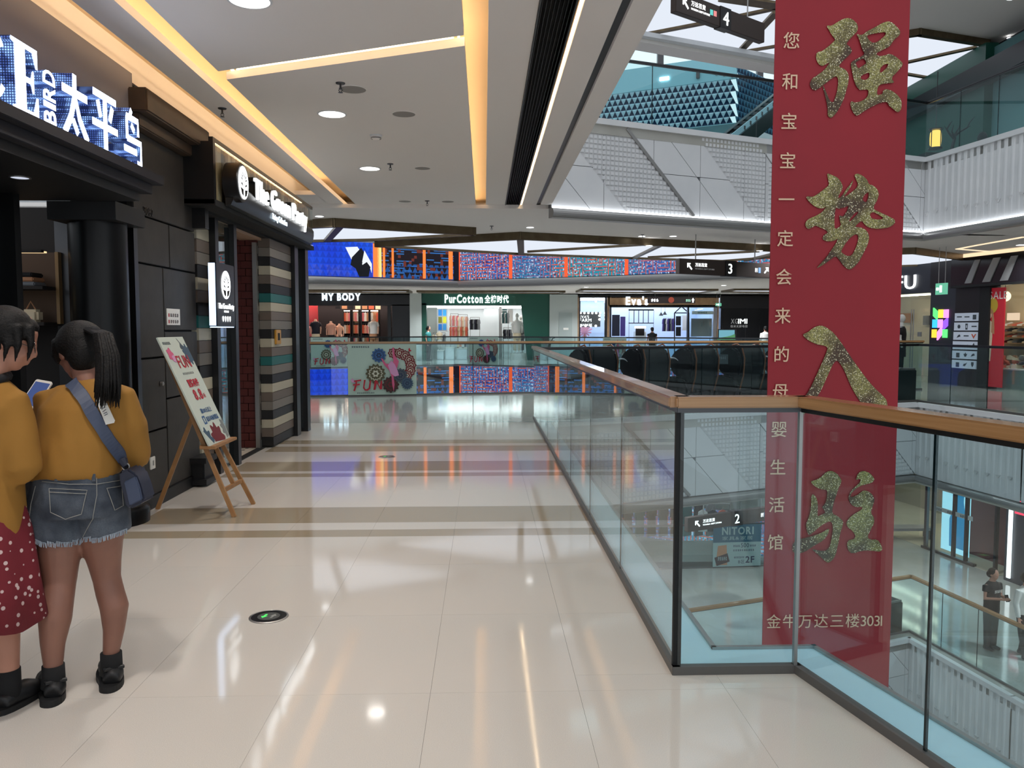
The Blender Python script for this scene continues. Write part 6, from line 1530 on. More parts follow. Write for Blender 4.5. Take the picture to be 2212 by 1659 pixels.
dashes(7, .05, o+d*W_*.44+UP*H_*.19+n*.016, d, UP, 'print_navy', fp, W_*.22, seed=6)

# ---------------------------------------------------------------- upper storey at right: dark restaurant front, lantern, bare tree
US = STOREY
up_ = thing('shop', 'dark restaurant front behind the upper pleated parapet', 'shop', (11.8, 17, US))
for (x0, x1, y0, y1, z0, z1, m_, nm) in ((11.4, 11.7, 18.6, 25, 0, 3.2, 'shop_green', 'wall_panel'), (11.2, 11.5, 14, 25, 2.25, 2.7, 'shop_black', 'canopy'), (11.6, 11.8, 10, 18.6, 0, 3.1, mat('teal_wall', rgb(96, 140, 142), .6), 'wall_panel'), (11.3, 11.45, 8, 14.6, 0, .9, 'shop_black', 'counter_front'), (11.25, 11.5, 8, 14.6, .9, .94, 'white_plastic', 'counter_top'), (11.0, 11.2, 15.9, 16.3, 1.6, 3.1, 'shop_black', 'canopy_post'), (10.9, 11.3, 10.5, 16, 2.9, 3.15, 'shop_black', 'beam')):
    MB().box(x0, x1, y0, y1, US+z0, US+z1).build(nm, m_, up_)
p = at_y(2021, 300, 17.3)
ln = thing('lantern', 'glowing yellow hanging lantern of the upper storey restaurant', 'lantern', p)
smooth_angle(MB().lathe([(.08, -.17), (.11, -.12), (.115, 0), (.11, .12), (.08, .17)], 16, p).build('shade', glow('lantern_glow', (1, .58, .12, 1), 1.8), ln))
for a_ in range(4):
    t_ = a_*PI/2+.4; MB().tube([p+Vector((.125*math.cos(t_), .125*math.sin(t_), -.2)), p+Vector((.125*math.cos(t_), .125*math.sin(t_), .2))], .01, 5).build('frame_rod', 'black_metal', ln)
for z_ in (-.2, .2): MB().lathe([(.14, 0), (.14, .03), (.05, .04)], 12, p+Vector((0, 0, z_-.015))).build('cap', 'black_metal', ln)
MB().tube([p+Vector((0, 0, .2)), p+Vector((0, 0, 1.4))], .01, 5).build('cord', 'black_metal', ln)
MB().box(p.x-.2, p.x+.2, p.y+.0, p.y+.3, US+.0, p.z-.28).build('stone_base', 'shop_black', thing('lantern_plinth', 'dark plinth under the yellow lantern', 'plinth', (p.x, p.y, US)))
tr = thing('bare_tree', 'bare branched ornamental tree beside the yellow lantern', 'tree', (9.75, 17.0, US))
q = lambda x, y: at_y(x, y, 17.0)
base = q(2054, 335); base.z = US
br = [([base, q(2057, 318), q(2062, 300), q(2060, 292)], [.045, .04, .035, .03]), ([q(2062, 300), q(2052, 290), q(2045, 280), q(2052, 268), q(2057, 262)], [.03, .025, .02, .015, .006]), ([q(2062, 296), q(2066, 285), q(2072, 276), q(2073, 270)], [.03, .022, .014, .005]), ([q(2063, 294), q(2075, 284), q(2090, 275), q(2095, 264), q(2106, 252)], [.03, .02, .016, .012, .004]), ([q(2060, 292), q(2056, 284), q(2060, 270)], [.025, .016, .005]), ([q(2090, 275), q(2097, 272)], [.012, .004]), ([q(2046, 282), q(2040, 272)], [.014, .004])]
m = MB()
for pts, r_ in br: m.tube(pts, r_, 6)
m.build('branches', 'shop_black', tr)
MB().lathe([(.22, 0), (.26, .2), (.2, .22)], 14, base).build('pot', 'shop_black', tr)
fg = thing('seated_guest', 'dark head and shoulders of a guest behind the upper glass railing', 'person', at_y(2122, 305, 16.2))
g0 = at_y(2122, 300, 16.2)
sb = MB(); sb.ball(g0+Vector((0, 0, .02)), (.09, .1, .12), 12, 8); sb.loft([[(g0.x+rx*math.cos(u), g0.y+ry*math.sin(u), z_) for u in (2*PI*i/12 for i in range(12))] for z_, rx, ry in ((US+.02, .2, .14), (g0.z-.5, .2, .14), (g0.z-.22, .22, .12), (g0.z-.12, .08, .07), (g0.z-.02, .06, .06))]); sb.build('body', 'cloth_black', fg, smooth=True)
MB().box(11.9, 12.0, 6, 25, US, US+3.3).build('back_wall', 'slate_panel', up_)
# ================================================================ the red banner
BY = 7.5
mat('banner_red', rgb(150, 16, 32), .6, noise=(1.2, rgb(142, 15, 30)), bump=(5, .05))
k = NT('gold_glitter')
fine = k.n('TexVoronoi'); fine.inputs['Scale'].default_value = 150; k.l(k.tc.outputs['Object'], fine.inputs['Vector'])
fv = k.n('SeparateColor'); k.l(fine.outputs['Color'], fv.inputs[0])
bigv = k.rng(k.noise(2.6, 2), .40, .60)
base = k.mix(bigv, rgb(92, 70, 50), rgb(168, 160, 96))
c_ = k.mix(k.rng(fv.outputs[0], .35, .75), k.mix(.62, base, rgb(34, 24, 18)), base)
c_ = k.mix(k.rng(fv.outputs[1], .90, .93), c_, rgb(214, 204, 170))  # pale flecks: sparkle of the glitter painted into the colour
k.set('Base Color', c_).set('Roughness', k.rng(fv.outputs[2], 0, 1, .25, .7)).set('Metallic', .25)
mat('cream_ink', rgb(226, 190, 158), .6)
bn = thing('hanging_banner', 'long red hanging banner with gold brush characters', 'banner', (at_y(1800, 1480, BY).x, BY, -2.1))
xl, xr = at_y(1661, 710, BY).x, at_y(1944, 710, BY).x
zb = at_y(1800, 1500, BY).z
nx, nz = 8, 40
gv = MB(); ver = []
for side in (0, 1):
    for j in range(nz+1):
        for i in range(nx+1):
            u = i/nx; z_ = zb+(8.2-zb)*j/nz
            ver.append((xl+(xr-xl)*u, BY+.004*math.sin(u*5+z_*.8)+.012*side, z_))
N = (nx+1)*(nz+1); fcs = []
for j in range(nz):
    for i in range(nx):
        a = j*(nx+1)+i; fcs.append((a, a+1, a+nx+2, a+nx+1)); fcs.append((N+a, N+a+nx+1, N+a+nx+2, N+a+1))
for i in range(nx): fcs.append((i, N+i, N+i+1, i+1)); t0 = nz*(nx+1)+i; fcs.append((t0, t0+1, N+t0+1, N+t0))
for j in range(nz): a = j*(nx+1); fcs.append((a, a+nx+1, N+a+nx+1, N+a)); b_ = a+nx; fcs.append((b_, N+b_, N+b_+nx+1, b_+nx+1))
gv.add(ver, fcs); gv.build('cloth', 'banner_red', bn, smooth=False)
for z_, nm in ((zb, 'bottom_rod'), (8.2, 'top_rod')): MB().tube([(xl-.01, BY, z_), (xr+.01, BY, z_)], .014, 8).build(nm, 'steel', bn)
BP = BY-.013
def bch_(loops, ox, oy, m='gold_glitter'):
    """outlines read off in a 1659 px crop of a 230 px square at ox, oy"""
    L2_ = []
    for L in loops:
        # round the corners a little: Chaikin once
        pts = [(at_y(ox+x/7.213, oy+y/7.213, BP).x, at_y(ox+x/7.213, oy+y/7.213, BP).z) for x, y in L]
        q = []
        for i in range(len(pts)):
            a, b_ = pts[i], pts[(i+1) % len(pts)]
            q += [(a[0]*.78+b_[0]*.22, a[1]*.78+b_[1]*.22), (a[0]*.22+b_[0]*.78, a[1]*.22+b_[1]*.78)]
        L2_.append(q)
    vs, fs = outline(L2_, .001)
    b = MB(); b.add([(v.x, BP-v.z-.001, v.y) for v in vs], fs); return b
q1a = [(320, 180), (400, 190), (480, 140), (570, 85), (660, 62), (740, 90), (800, 150), (818, 210), (800, 280), (760, 320), (700, 380), (630, 470), (680, 500), (722, 560), (710, 610), (640, 680), (560, 750), (515, 825), (590, 850), (650, 900), (675, 970), (665, 1080), (630, 1210), (590, 1340), (510, 1500), (440, 1590), (390, 1625), (345, 1590), (345, 1480), (330, 1380), (290, 1220), (265, 1120), (285, 1130), (330, 1240), (370, 1340), (410, 1380), (440, 1370), (490, 1220), (510, 1080), (505, 1000), (480, 970), (430, 990), (300, 1090), (200, 1170), (140, 1195), (85, 1160), (65, 1090), (100, 1010), (180, 960), (300, 870), (390, 740), (330, 780), (250, 818), (190, 770), (160, 680), (175, 600), (260, 580), (330, 530), (400, 470), (470, 400), (430, 360), (380, 280)]
q1b = [[(790, 310), (850, 330), (900, 320), (960, 270), (1100, 200), (1200, 140), (1290, 115), (1360, 140), (1440, 220), (1480, 280), (1460, 340), (1380, 400), (1310, 510), (1200, 560), (1090, 620), (1140, 660), (1230, 650), (1310, 620), (1400, 660), (1490, 740), (1520, 790), (1450, 880), (1330, 1000), (1390, 1075), (1280, 1080), (1160, 1100), (1120, 1150), (1110, 1270), (1200, 1250), (1210, 1190), (1260, 1170), (1350, 1200), (1440, 1270), (1500, 1360), (1490, 1490), (1440, 1540), (1360, 1480), (1290, 1420), (1280, 1370), (1180, 1380), (1060, 1430), (920, 1510), (800, 1595), (750, 1550), (715, 1480), (695, 1390), (720, 1360), (770, 1385), (880, 1360), (970, 1290), (985, 1180), (900, 1180), (850, 1190), (790, 1130), (750, 1020), (725, 900), (705, 790), (720, 745), (800, 700), (930, 630), (880, 550), (850, 440), (830, 380)],
       [(980, 400), (950, 335), (1100, 300), (1260, 280), (1240, 340), (1120, 440), (1040, 455)], [(775, 755), (905, 685), (955, 770), (880, 815), (825, 855), (795, 810)], [(865, 960), (995, 905), (1000, 980), (940, 1035), (855, 1015)], [(1165, 840), (1230, 785), (1295, 775), (1275, 830), (1175, 925), (1155, 900)]]
q2 = [[(405, 100), (480, 130), (570, 170), (620, 230), (655, 310), (630, 380), (585, 450), (580, 500), (640, 460), (700, 360), (780, 260), (815, 205), (800, 270), (740, 370), (660, 480), (720, 450), (800, 390), (870, 330), (890, 270), (855, 190), (830, 130), (880, 105), (960, 140), (1030, 200), (1060, 280), (1120, 290), (1190, 350), (1215, 430), (1190, 520), (1140, 600), (1130, 665), (1240, 715), (1370, 775), (1470, 830), (1460, 890), (1370, 950), (1200, 970), (1070, 955), (1000, 910), (950, 840), (880, 890), (840, 940), (930, 945), (1020, 990), (1065, 1080), (1050, 1190), (980, 1340), (900, 1490), (800, 1590), (740, 1605), (660, 1540), (590, 1440), (540, 1390), (470, 1440), (350, 1530), (235, 1590), (300, 1520), (400, 1410), (480, 1290), (550, 1190), (580, 1120), (500, 1160), (400, 1165), (330, 1130), (360, 1060), (430, 1030), (380, 980), (300, 950), (230, 915), (170, 950), (110, 975), (65, 920), (75, 860), (130, 810), (230, 770), (330, 710), (410, 610), (350, 650), (280, 650), (200, 610), (120, 540), (80, 480), (100, 460), (180, 475), (260, 430), (350, 360), (440, 290), (425, 200)],
      [(548, 630), (530, 700), (520, 850), (525, 985), (630, 920), (603, 830), (597, 755), (660, 780), (720, 690), (750, 605), (660, 640), (578, 655)], [(955, 515), (990, 435), (1055, 390), (1055, 450), (1028, 545), (1000, 555)], [(740, 855), (800, 765), (860, 705), (908, 705), (860, 757), (780, 845)], [(1070, 740), (1120, 700), (1200, 742), (1283, 792), (1268, 820), (1180, 826), (1095, 806)], [(625, 1310), (700, 1185), (780, 1095), (850, 1050), (893, 1065), (893, 1150), (855, 1270), (795, 1385), (720, 1395), (640, 1345)]]
q3 = [[(95, 235), (180, 200), (280, 120), (380, 92), (460, 120), (560, 190), (650, 290), (780, 480), (900, 660), (1060, 880), (1200, 1050), (1350, 1190), (1410, 1260), (1425, 1390), (1380, 1450), (1200, 1440), (1060, 1370), (960, 1230), (850, 1040), (740, 770), (640, 630), (580, 680), (500, 850), (400, 1080), (300, 1250), (200, 1420), (80, 1500), (120, 1230), (210, 1090), (300, 900), (400, 680), (480, 490), (490, 440), (450, 410), (330, 390), (230, 350), (140, 290)]]
q4a = [[(285, 290), (380, 265), (460, 220), (540, 140), (620, 120), (700, 160), (780, 260), (760, 340), (720, 420), (690, 520), (650, 640), (625, 785), (720, 830), (810, 910), (790, 990), (760, 1080), (720, 1280), (690, 1420), (640, 1510), (570, 1560), (510, 1520), (440, 1450), (330, 1360), (320, 1340), (440, 1370), (540, 1370), (600, 1300), (620, 1180), (645, 1050), (640, 950), (600, 905), (530, 930), (440, 990), (340, 1080), (270, 1130), (245, 1080), (220, 960), (260, 870), (295, 760), (305, 640), (305, 520), (330, 480), (380, 530), (410, 630), (405, 760), (400, 840), (500, 790), (530, 780), (500, 720), (470, 690), (525, 640), (555, 520), (555, 420), (460, 410), (380, 380)]]
q4b = [[(590, 1010), (570, 1110), (490, 1210), (330, 1300), (200, 1390), (60, 1420), (10, 1370), (20, 1250), (100, 1190), (300, 1150), (470, 1090)]]
q4c = [[(1000, 270), (1020, 190), (1060, 140), (1130, 122), (1220, 160), (1290, 240), (1270, 300), (1180, 330), (1080, 350), (990, 410), (925, 480), (912, 530), (960, 530), (1040, 490), (1110, 430), (1180, 435), (1260, 490), (1295, 580), (1260, 680), (1230, 780), (1280, 840), (1290, 930), (1230, 1040), (1180, 1150), (1220, 1195), (1340, 1195), (1390, 1270), (1415, 1340), (1380, 1385), (1260, 1365), (1100, 1365), (940, 1415), (880, 1360), (860, 1260), (890, 1200), (970, 1190), (1000, 1140), (950, 1060), (870, 1000), (850, 930), (900, 850), (1000, 780), (1090, 730), (1110, 680), (1000, 690), (930, 650), (885, 570), (900, 480), (960, 395), (1055, 318), (1075, 262), (1050, 245)]]
for parts, ox, oy in (([[q1a], q1b], 1740, 30), ([q2], 1730, 360), ([q3], 1720, 690), ([q4a, q4b, q4c], 1710, 1000)):
    B_ = MB()
    for L in parts: w = bch_(L, ox, oy); B_.add(w.v, w.f)
    B_.build('gold_character', 'gold_glitter', bn)
sz = 37/1760*BY
for i, (ch, py) in enumerate(zip('您和宝宝一定会来的母婴生活馆', (88, 176, 262, 347, 431, 515, 598, 682, 765, 845, 927, 1009, 1090, 1171))):
    px = 1709-(py-88)*(34/1083.)
    p = at_y(px-18, py+14, BP); write(ch, sz, p, (1, 0, 0), (0, 0, 1), 'cream_ink', bn, 'cream_character', ext=.0006, bold=.006)
a, b_ = at_y(1655, 1355, BP), at_y(1905, 1355, BP)
write('金牛万达三楼3031', .145, a, (1, 0, 0), (0, 0, 1), 'cream_ink', bn, 'cream_character', ext=.0006, width=b_.x-a.x, gap=.06)

# ================================================================ hanging direction signs
def hang_sign(label, p, d, L, h, num, z_rod, right=True, icons=False):
    d = Vector(d).normalized(); n = Vector((d.y, -d.x, 0)); p = Vector(p)
    t = thing('direction_sign', label, 'sign', p)
    MB().prism([(0, 0), (L, 0), (L, h), (0, h)], (-.12, 0), p, d, UP).build('sign_box', 'sign_brown', t, bevel=.006)
    MB().prism([(L*.47, -.01), (L*.59, -.01), (L*.59, h+.01), (L*.47, h+.01)], (-.13, .012), p, d, UP).build('number_block', 'shop_black', t)
    write(num, h*.95, p+d*L*.50+UP*h*.16+n*.014, d, UP, 'sign_soft', t, ext=.004, name='number')
    s = h*.22; c = (L*.10, h*.5)
    vs, fs = outline([[(-1, 1), (.3, 1), (.3, .65), (-.3, .65), (1, -.7), (.7, -1), (-.65, .3), (-.65, -.3), (-1, -.3)]], .002/s)
    m = MB(); m.add([p+d*(c[0]+v.x*s)+UP*(c[1]+v.y*s)+n*(.003+v.z*s) for v in vs], fs); m.build('arrow', 'sign_white', t)
    write('万达百货', h*.26, p+d*L*.155+UP*h*.54+n*.003, d, UP, 'sign_white', t, ext=.002, joined=True, name='lettering')
    write('WANDA DEPT.STORE', h*.13, p+d*L*.155+UP*h*.33+n*.003, d, UP, 'sign_white' if num != '3' else 'dull_letter', t, ext=.002, joined=True, name='lettering', width=L*.2)
    if right:
        x = L*.84
        MB().prism([(x, h*.3), (x+h*.22, h*.3), (x+h*.22, h*.68), (x, h*.68)], (0, .004), p, d, UP).build('lift_icon', glow('icon_blue', (.35, .6, 1, 1), 1.0), t)
        dashes(2, h*.3, p+d*(x-h*.35)+UP*h*.34+n*.003, d, UP, 'sign_white', t, h*.3)
        c = (L*.93, h*.5); m = MB(); m.add([p+d*(c[0]-v.x*s)+UP*(c[1]+v.y*s)+n*(.003+v.z*s) for v in vs], fs); m.build('arrow', 'sign_white', t)
    if icons:
        for q_, m_ in ((.36, glow('icon_teal', (.2, .8, .75, 1), .9)), (.40, glow('icon_red', (1, .35, .35, 1), .9))):
            MB().prism([(L*q_, h*.42), (L*q_+h*.22, h*.42), (L*q_+h*.22, h*.68), (L*q_, h*.68)], (0, .004), p, d, UP).build('facility_icon', m_, t)
    for q_ in (.18, .82): MB().tube([p+d*L*q_+UP*h-n*.06, Vector((*(p+d*L*q_-n*.06).xy, z_rod))], .012, 8).build('rod', 'steel', t)
bd_ = (Vector(VOID[4])-Vector(VOID[3])).normalized(); bd3 = Vector((bd_.x, bd_.y, 0))
p = at_y(1468, 591, 16.0); q = at_y(1668, 597, 17.3)
hang_sign('brown hanging direction sign with number three', p, (q-p).xy.to_3d(), ((q-p).xy).length, .30, '3', ZB)
p = at_y(1460, 24, 13.6); q = at_y(1652, 62, 15.0)
hang_sign('brown hanging direction sign with number four on the upper storey', p, (q-p).xy.to_3d(), ((q-p).xy).length, .34, '4', ZB+STOREY, right=False, icons=True)
p = at_y(1486, 1150, 16.5); q = at_y(1680, 1136, 17.6)
hang_sign('brown hanging direction sign with number two on the lower storey', p, (q-p).xy.to_3d(), ((q-p).xy).length, .30, '2', ZB-STOREY)

# ================================================================ massage chairs
mat('chair_black', rgb(20, 19, 22), .45, bump=(40, .05)); mat('chair_piping', rgb(128, 76, 46), .5); mat('chair_shell', rgb(26, 24, 26), .3); mat('chair_white', rgb(190, 190, 195), .4)
def massage_chair(label):
    """big padded armchair, local front = +Y, back towards -Y"""
    t = thing('massage_chair', label, 'massage chair', (0, 0, 0), 'massage chairs on the cross walk')
    def slabx(prof, x0, x1, name, m, bev=.03):
        o = MB().prism(prof, (x0, x1), (0, 0, 0), (0, 1, 0), (0, 0, 1)).build(name, m, t, bevel=bev); smooth_angle(o, 60); return o
    back = [(-.42, .30), (-.50, .60), (-.52, .92), (-.46, 1.10), (-.36, 1.17), (-.26, 1.14), (-.24, .9), (-.20, .55), (-.16, .40)]
    slabx(back, -.31, .31, 'backrest', 'chair_black', .035)
    slabx([(-.30, .22), (-.30, .46), (.36, .50), (.42, .40), (.40, .22)], -.27, .27, 'seat', 'chair_black')
    slabx([(.38, .08), (.34, .44), (.46, .46), (.62, .18), (.60, .06)], -.25, .25, 'leg_rest', 'chair_black')
    slabx([(-.44, .02), (-.46, .30), (.30, .30), (.34, .02)], -.28, .28, 'base', 'chair_shell', .02)
    for s in (-1, 1):
        arm = [(-.40, .04), (-.46, .35), (-.34, .56), (-.10, .60), (.28, .56), (.42, .44), (.40, .10), (.30, .03)]
        slabx(arm, s*.29 if s > 0 else -.41, .41 if s > 0 else -.29, 'armrest', 'chair_shell', .03)
        wing = [(-.44, .55), (-.50, .85), (-.44, 1.06), (-.30, 1.13), (-.10, 1.08), (.04, .92), (.04, .74), (-.08, .60), (-.24, .56)]
        w_ = slabx(wing, .30 if s > 0 else -.40, .40 if s > 0 else -.30, 'side_wing', 'chair_shell', .035)
        x = s*.405
        pts = [(x, -.06+.16*math.cos(a), .80+.13*math.sin(a)) for a in (math.radians(20+120*i/10) for i in range(11))]
        MB().tube(pts, [.004+.012*math.sin(PI*i/10) for i in range(11)], 6).build('white_crescent', 'chair_white', w_)
        edge = [(s*.315, y, z) for y, z in ((-.43, .32), (-.515, .60), (-.535, .92), (-.475, 1.11), (-.36, 1.185), (-.25, 1.155))]
        MB().tube(edge, .014, 6).build('piping', 'chair_piping', t)
    return t
c0 = massage_chair('black massage chair with brown piping, first at the glass corner')
labs = ['black massage chair with brown piping, first at the glass corner', 'black massage chair with brown piping, second from the glass corner', 'black massage chair with brown piping, third from the glass corner', 'black massage chair with brown piping, fourth from the glass corner', 'black massage chair with brown piping, fifth from the glass corner', 'black massage chair with brown piping, sixth from the glass corner']
for i in range(6):
    x = 1.75+i*1.0; y = 14.30+.40*(i*1.0)
    rz = .62
    if i == 0: c0.location = (x, y, 0); c0.rotation_euler = (0, 0, rz)
    else: dup(c0, None, (x, y, 0), rz, labs[i])
dup_plate = thing('price_plate', 'small dark notice hanging on the glass before the massage chairs', 'notice', at_y(1559, 780, 15.05)); p = at_y(1559, 776, 15.05)
MB().box(p.x-.12, p.x+.12, p.y, p.y+.008, p.z-.09, p.z+.09).build('plate', mat('plate_grey', rgb(52, 58, 62), .3), dup_plate); dashes(5, .05, (p.x-.09, p.y-.001, p.z), (1, 0, 0), (0, 0, 1), 'print_grey', dup_plate, .18)

# ================================================================ easel with sale board
ea = thing('easel', 'light wooden easel standing by the stone pier', 'easel', (-2.2, 6.6, 0))
mat('easel_wood', rgb(168, 124, 78), .5, noise=(12, rgb(150, 106, 64)))
def stick(a, b_, nm, w_=.032, h_=.022): m = MB(); m.bar(a, b_, w_, h_, up=(0, 1, 0)); m.build(nm, 'easel_wood', ea)
f0, f1 = Vector((-1.95, 6.34, 0)), Vector((-1.93, 6.80, 0)); top = Vector((-2.56, 6.58, 1.44))
lean = Vector((-2.52+2.15, 0, 1.38-.57)).normalized()
t0, t1 = Vector((-2.54, 6.50, 1.36)), Vector((-2.54, 6.66, 1.36))
stick(f0, t0, 'front_leg'); stick(f1, t1, 'front_leg'); stick(Vector((-2.03, 6.58, .22)), Vector((-2.50, 6.58, 1.30)), 'mast')
stick(Vector((-2.66, 6.64, 0)), Vector((-2.30, 6.59, .86)), 'rear_leg')
a = f0.lerp(t0, .15); b_ = f1.lerp(t1, .15); stick(a, b_, 'cross_rail'); a = f0.lerp(t0, .40); b_ = f1.lerp(t1, .40); stick(a+Vector((-.02, -.03, 0)), b_+Vector((-.02, .03, 0)), 'cross_rail')
tray = MB(); tray.box(-2.20, -2.08, 6.32, 6.88, .535, .558); tray.build('tray', 'easel_wood', ea, bevel=.003)
stick(Vector((-2.28, 6.58, .84)), Vector((-2.34, 6.58, .82)), 'hinge_block', .05, .04)
bo = thing('sale_board', 'pale sale board with red lettering leaning on the easel', 'sign', (-2.15, 6.6, .558))
O = Vector((-2.125, 6.33, .558)); ux = Vector((0, 1, 0)); uy = (Vector((-2.50, 0, 1.40))-Vector((-2.125, 0, .558))).normalized(); nn_ = ux.cross(uy)
BW, BH = .52, .92
MB().prism([(0, 0), (BW, 0), (BW, BH), (0, BH)], (-.012, 0), O, ux, uy).build('board', mat('board_paper', rgb(196, 206, 196), .6), bo)
def on_board(loops, m, e, nm='print'):
    vs, fs = outline([[(x*BW, y*BH) for x, y in L] for L in loops], .0005)
    b = MB(); b.add([O+ux*v.x+uy*v.y+nn_*(v.z+e) for v in vs], fs); b.build(nm, m, bo)
def fl_(cx, cy, r, m, e, n=9): on_board([[(cx+r*(1+.16*math.cos(n*a))*math.cos(a), cy+r*.565*(1+.16*math.cos(n*a))*math.sin(a)) for a in (2*PI*i/54 for i in range(54)) if 0 <= cx+r*(1+.16*math.cos(n*a))*math.cos(a) <= 1 and 0 <= cy+r*.565*(1+.16*math.cos(n*a))*math.sin(a) <= 1]], m, e)
fl_(.93, .94, .22, 'print_slate', .001); fl_(.88, .83, .16, 'print_steel', .0015); fl_(.07, .04, .20, 'print_steel', .001); fl_(.52, .03, .24, 'print_maroon', .001); fl_(.97, .10, .16, 'print_grey', .001)
fl_(.18, .84, .10, 'print_pink', .002, 5); fl_(.24, .80, .06, 'print_lilac', .0025, 5)
W2 = lambda s, size, x, y, m, **kw: write(s, size, O+ux*BW*x+uy*BH*y+nn_*.003, ux, uy, m, bo, ext=.0006, joined=True, name='lettering', **kw)
W2('FUN', .15, .30, .71, 'print_red', width=BW*.5, bold=.01); W2('夏装两件', .07, .30, .535, 'print_red', width=BW*.44, bold=.03); W2('8.8', .12, .33, .41, 'print_red', width=BW*.34, bold=.03); W2('折', .045, .70, .415, 'print_red'); W2('满500元以上', .045, .28, .285, 'print_blue', width=BW*.46, bold=.015); W2('抵扣金额的赠品', .045, .36, .205, 'print_blue', width=BW*.52, bold=.015)
on_board([[(.22, .185), (.33, .185), (.33, .26), (.22, .26)], [(.245, .20), (.305, .20), (.305, .245), (.245, .245)]], 'print_blue', .002)
dashes(8, .02, O+ux*BW*.30+uy*BH*.645+nn_*.001, ux, uy, 'print_grey', bo, BW*.46); dashes(7, .024, O+ux*BW*.08+uy*BH*.93+nn_*.001, ux, uy, 'print_slate', bo, BW*.30)

# ================================================================ floor lights for escape routes
def floor_light(x, y, label):
    t = thing('floor_light', label, 'floor light', (x, y, 0))
    smooth_angle(MB().lathe([(.098, 0), (.098, .003), (.090, .006), (.088, .004)], 40, (x, y, 0), caps=False).build('steel_ring', 'steel', t))
    MB().lathe([(.0885, .004), (.001, .0041)], 40, (x, y, 0), caps=False).build('glass_disc', 'gloss_black', t)
    MB().lathe([(.056, .0045), (.001, .0046)], 32, (x, y, 0), caps=False).build('arrow_field', mat('field_grey', rgb(70, 72, 70), .35), t)
    A_ = [(-.5, 0), (0, -.6), (.5, 0), (.18, 0), (.18, .6), (-.18, .6), (-.18, 0)]
    for sx, up2, m in ((-.022, 1, glow('arrow_green', (.12, .9, .18, 1), 1.1)), (.022, -1, mat('arrow_dull', rgb(150, 150, 145), .5))):
        MB().prism([(x+sx+(a_*1.0+(b_*.25*up2))*.034, y+b_*up2*.045) for a_, b_ in A_], (.005, .0055)).build('arrow', m, t)
floor_light(-1.10, 4.10, 'round escape light with green arrow in the near floor'); floor_light(-1.12, 9.30, 'round escape light farther along the floor')
# ================================================================ people
from mathutils.bvhtree import BVHTree
def skin(mb, voxel=.009, it=6, name='body', m=None, fold=0.0):
    """overlapping tubes and balls -> one continuous smooth surface"""
    me = mb.mesh(name)
    o = bpy.data.objects.new('work', me); COL.objects.link(o)
    r = o.modifiers.new('r', 'REMESH'); r.mode = 'VOXEL'; r.voxel_size = voxel
    if it:
        s = o.modifiers.new('s', 'SMOOTH'); s.iterations = it; s.factor = .5
    dg = bpy.context.evaluated_depsgraph_get()
    out = bpy.data.meshes.new_from_object(o.evaluated_get(dg))
    bpy.data.objects.remove(o); bpy.data.meshes.remove(me)
    out.name = name
    if fold:
        from mathutils import noise as mn
        ns = [v.normal.copy() for v in out.vertices]
        for v, n in zip(out.vertices, ns):
            q = v.co; d = mn.noise(Vector((q.x*9+q.z*4, q.y*9, q.z*5-q.x*6)))+.5*mn.noise(Vector((q.x*22, q.y*22, q.z*9)))
            v.co = q+n*d*fold
    out.polygons.foreach_set('use_smooth', [True]*len(out.polygons))
    out.materials.clear()
    if m: out.materials.append(MATS[m] if isinstance(m, str) else m)
    return out
def place(name, me, parent):
    """world-space mesh -> object with its origin at its base"""
    xs = [v.co for v in me.vertices]
    b = Vector(((min(p.x for p in xs)+max(p.x for p in xs))/2, (min(p.y for p in xs)+max(p.y for p in xs))/2, min(p.z for p in xs)))
    me.transform(Matrix.Translation(-b)); return put(name, me, b, parent)
mat('skin_tan', rgb(140, 98, 82), .5, noise=(9, rgb(130, 90, 76))); mat('skin_fair', rgb(176, 126, 106), .5); mat('hair_black', rgb(12, 10, 10), .6, bump=(120, .4), spec=.25)
mat('shirt_yellow', rgb(150, 106, 40), .85, bump=(9, .25)); mat('sock_black', rgb(18, 18, 20), .9); mat('shoe_black', rgb(20, 20, 22), .5); mat('strap_slate', rgb(62, 72, 96), .55); mat('bag_navy', rgb(38, 42, 60), .5)
k = NT('denim'); n1 = k.rng(k.noise(7, 4), .35, .68); fine = k.noise(220, 2)
c_ = k.mix(n1, rgb(52, 58, 68), rgb(100, 108, 118)); c_ = k.mix(k.rng(fine, .3, .7, 0, .35), c_, rgb(40, 50, 68)); k.set('Base Color', c_).set('Roughness', .9)
k = NT('red_star_print'); v_ = k.n('TexVoronoi'); v_.inputs['Scale'].default_value = 34; v_.inputs['Randomness'].default_value = .8; k.l(k.tc.outputs['Object'], v_.inputs['Vector'])
k.set('Base Color', k.mix(k.math('LESS_THAN', v_.outputs['Distance'], .26), rgb(112, 26, 38), rgb(205, 180, 178))).set('Roughness', .85)
mat('stitch', rgb(140, 140, 136), .8); mat('fray', rgb(150, 160, 172), .9)
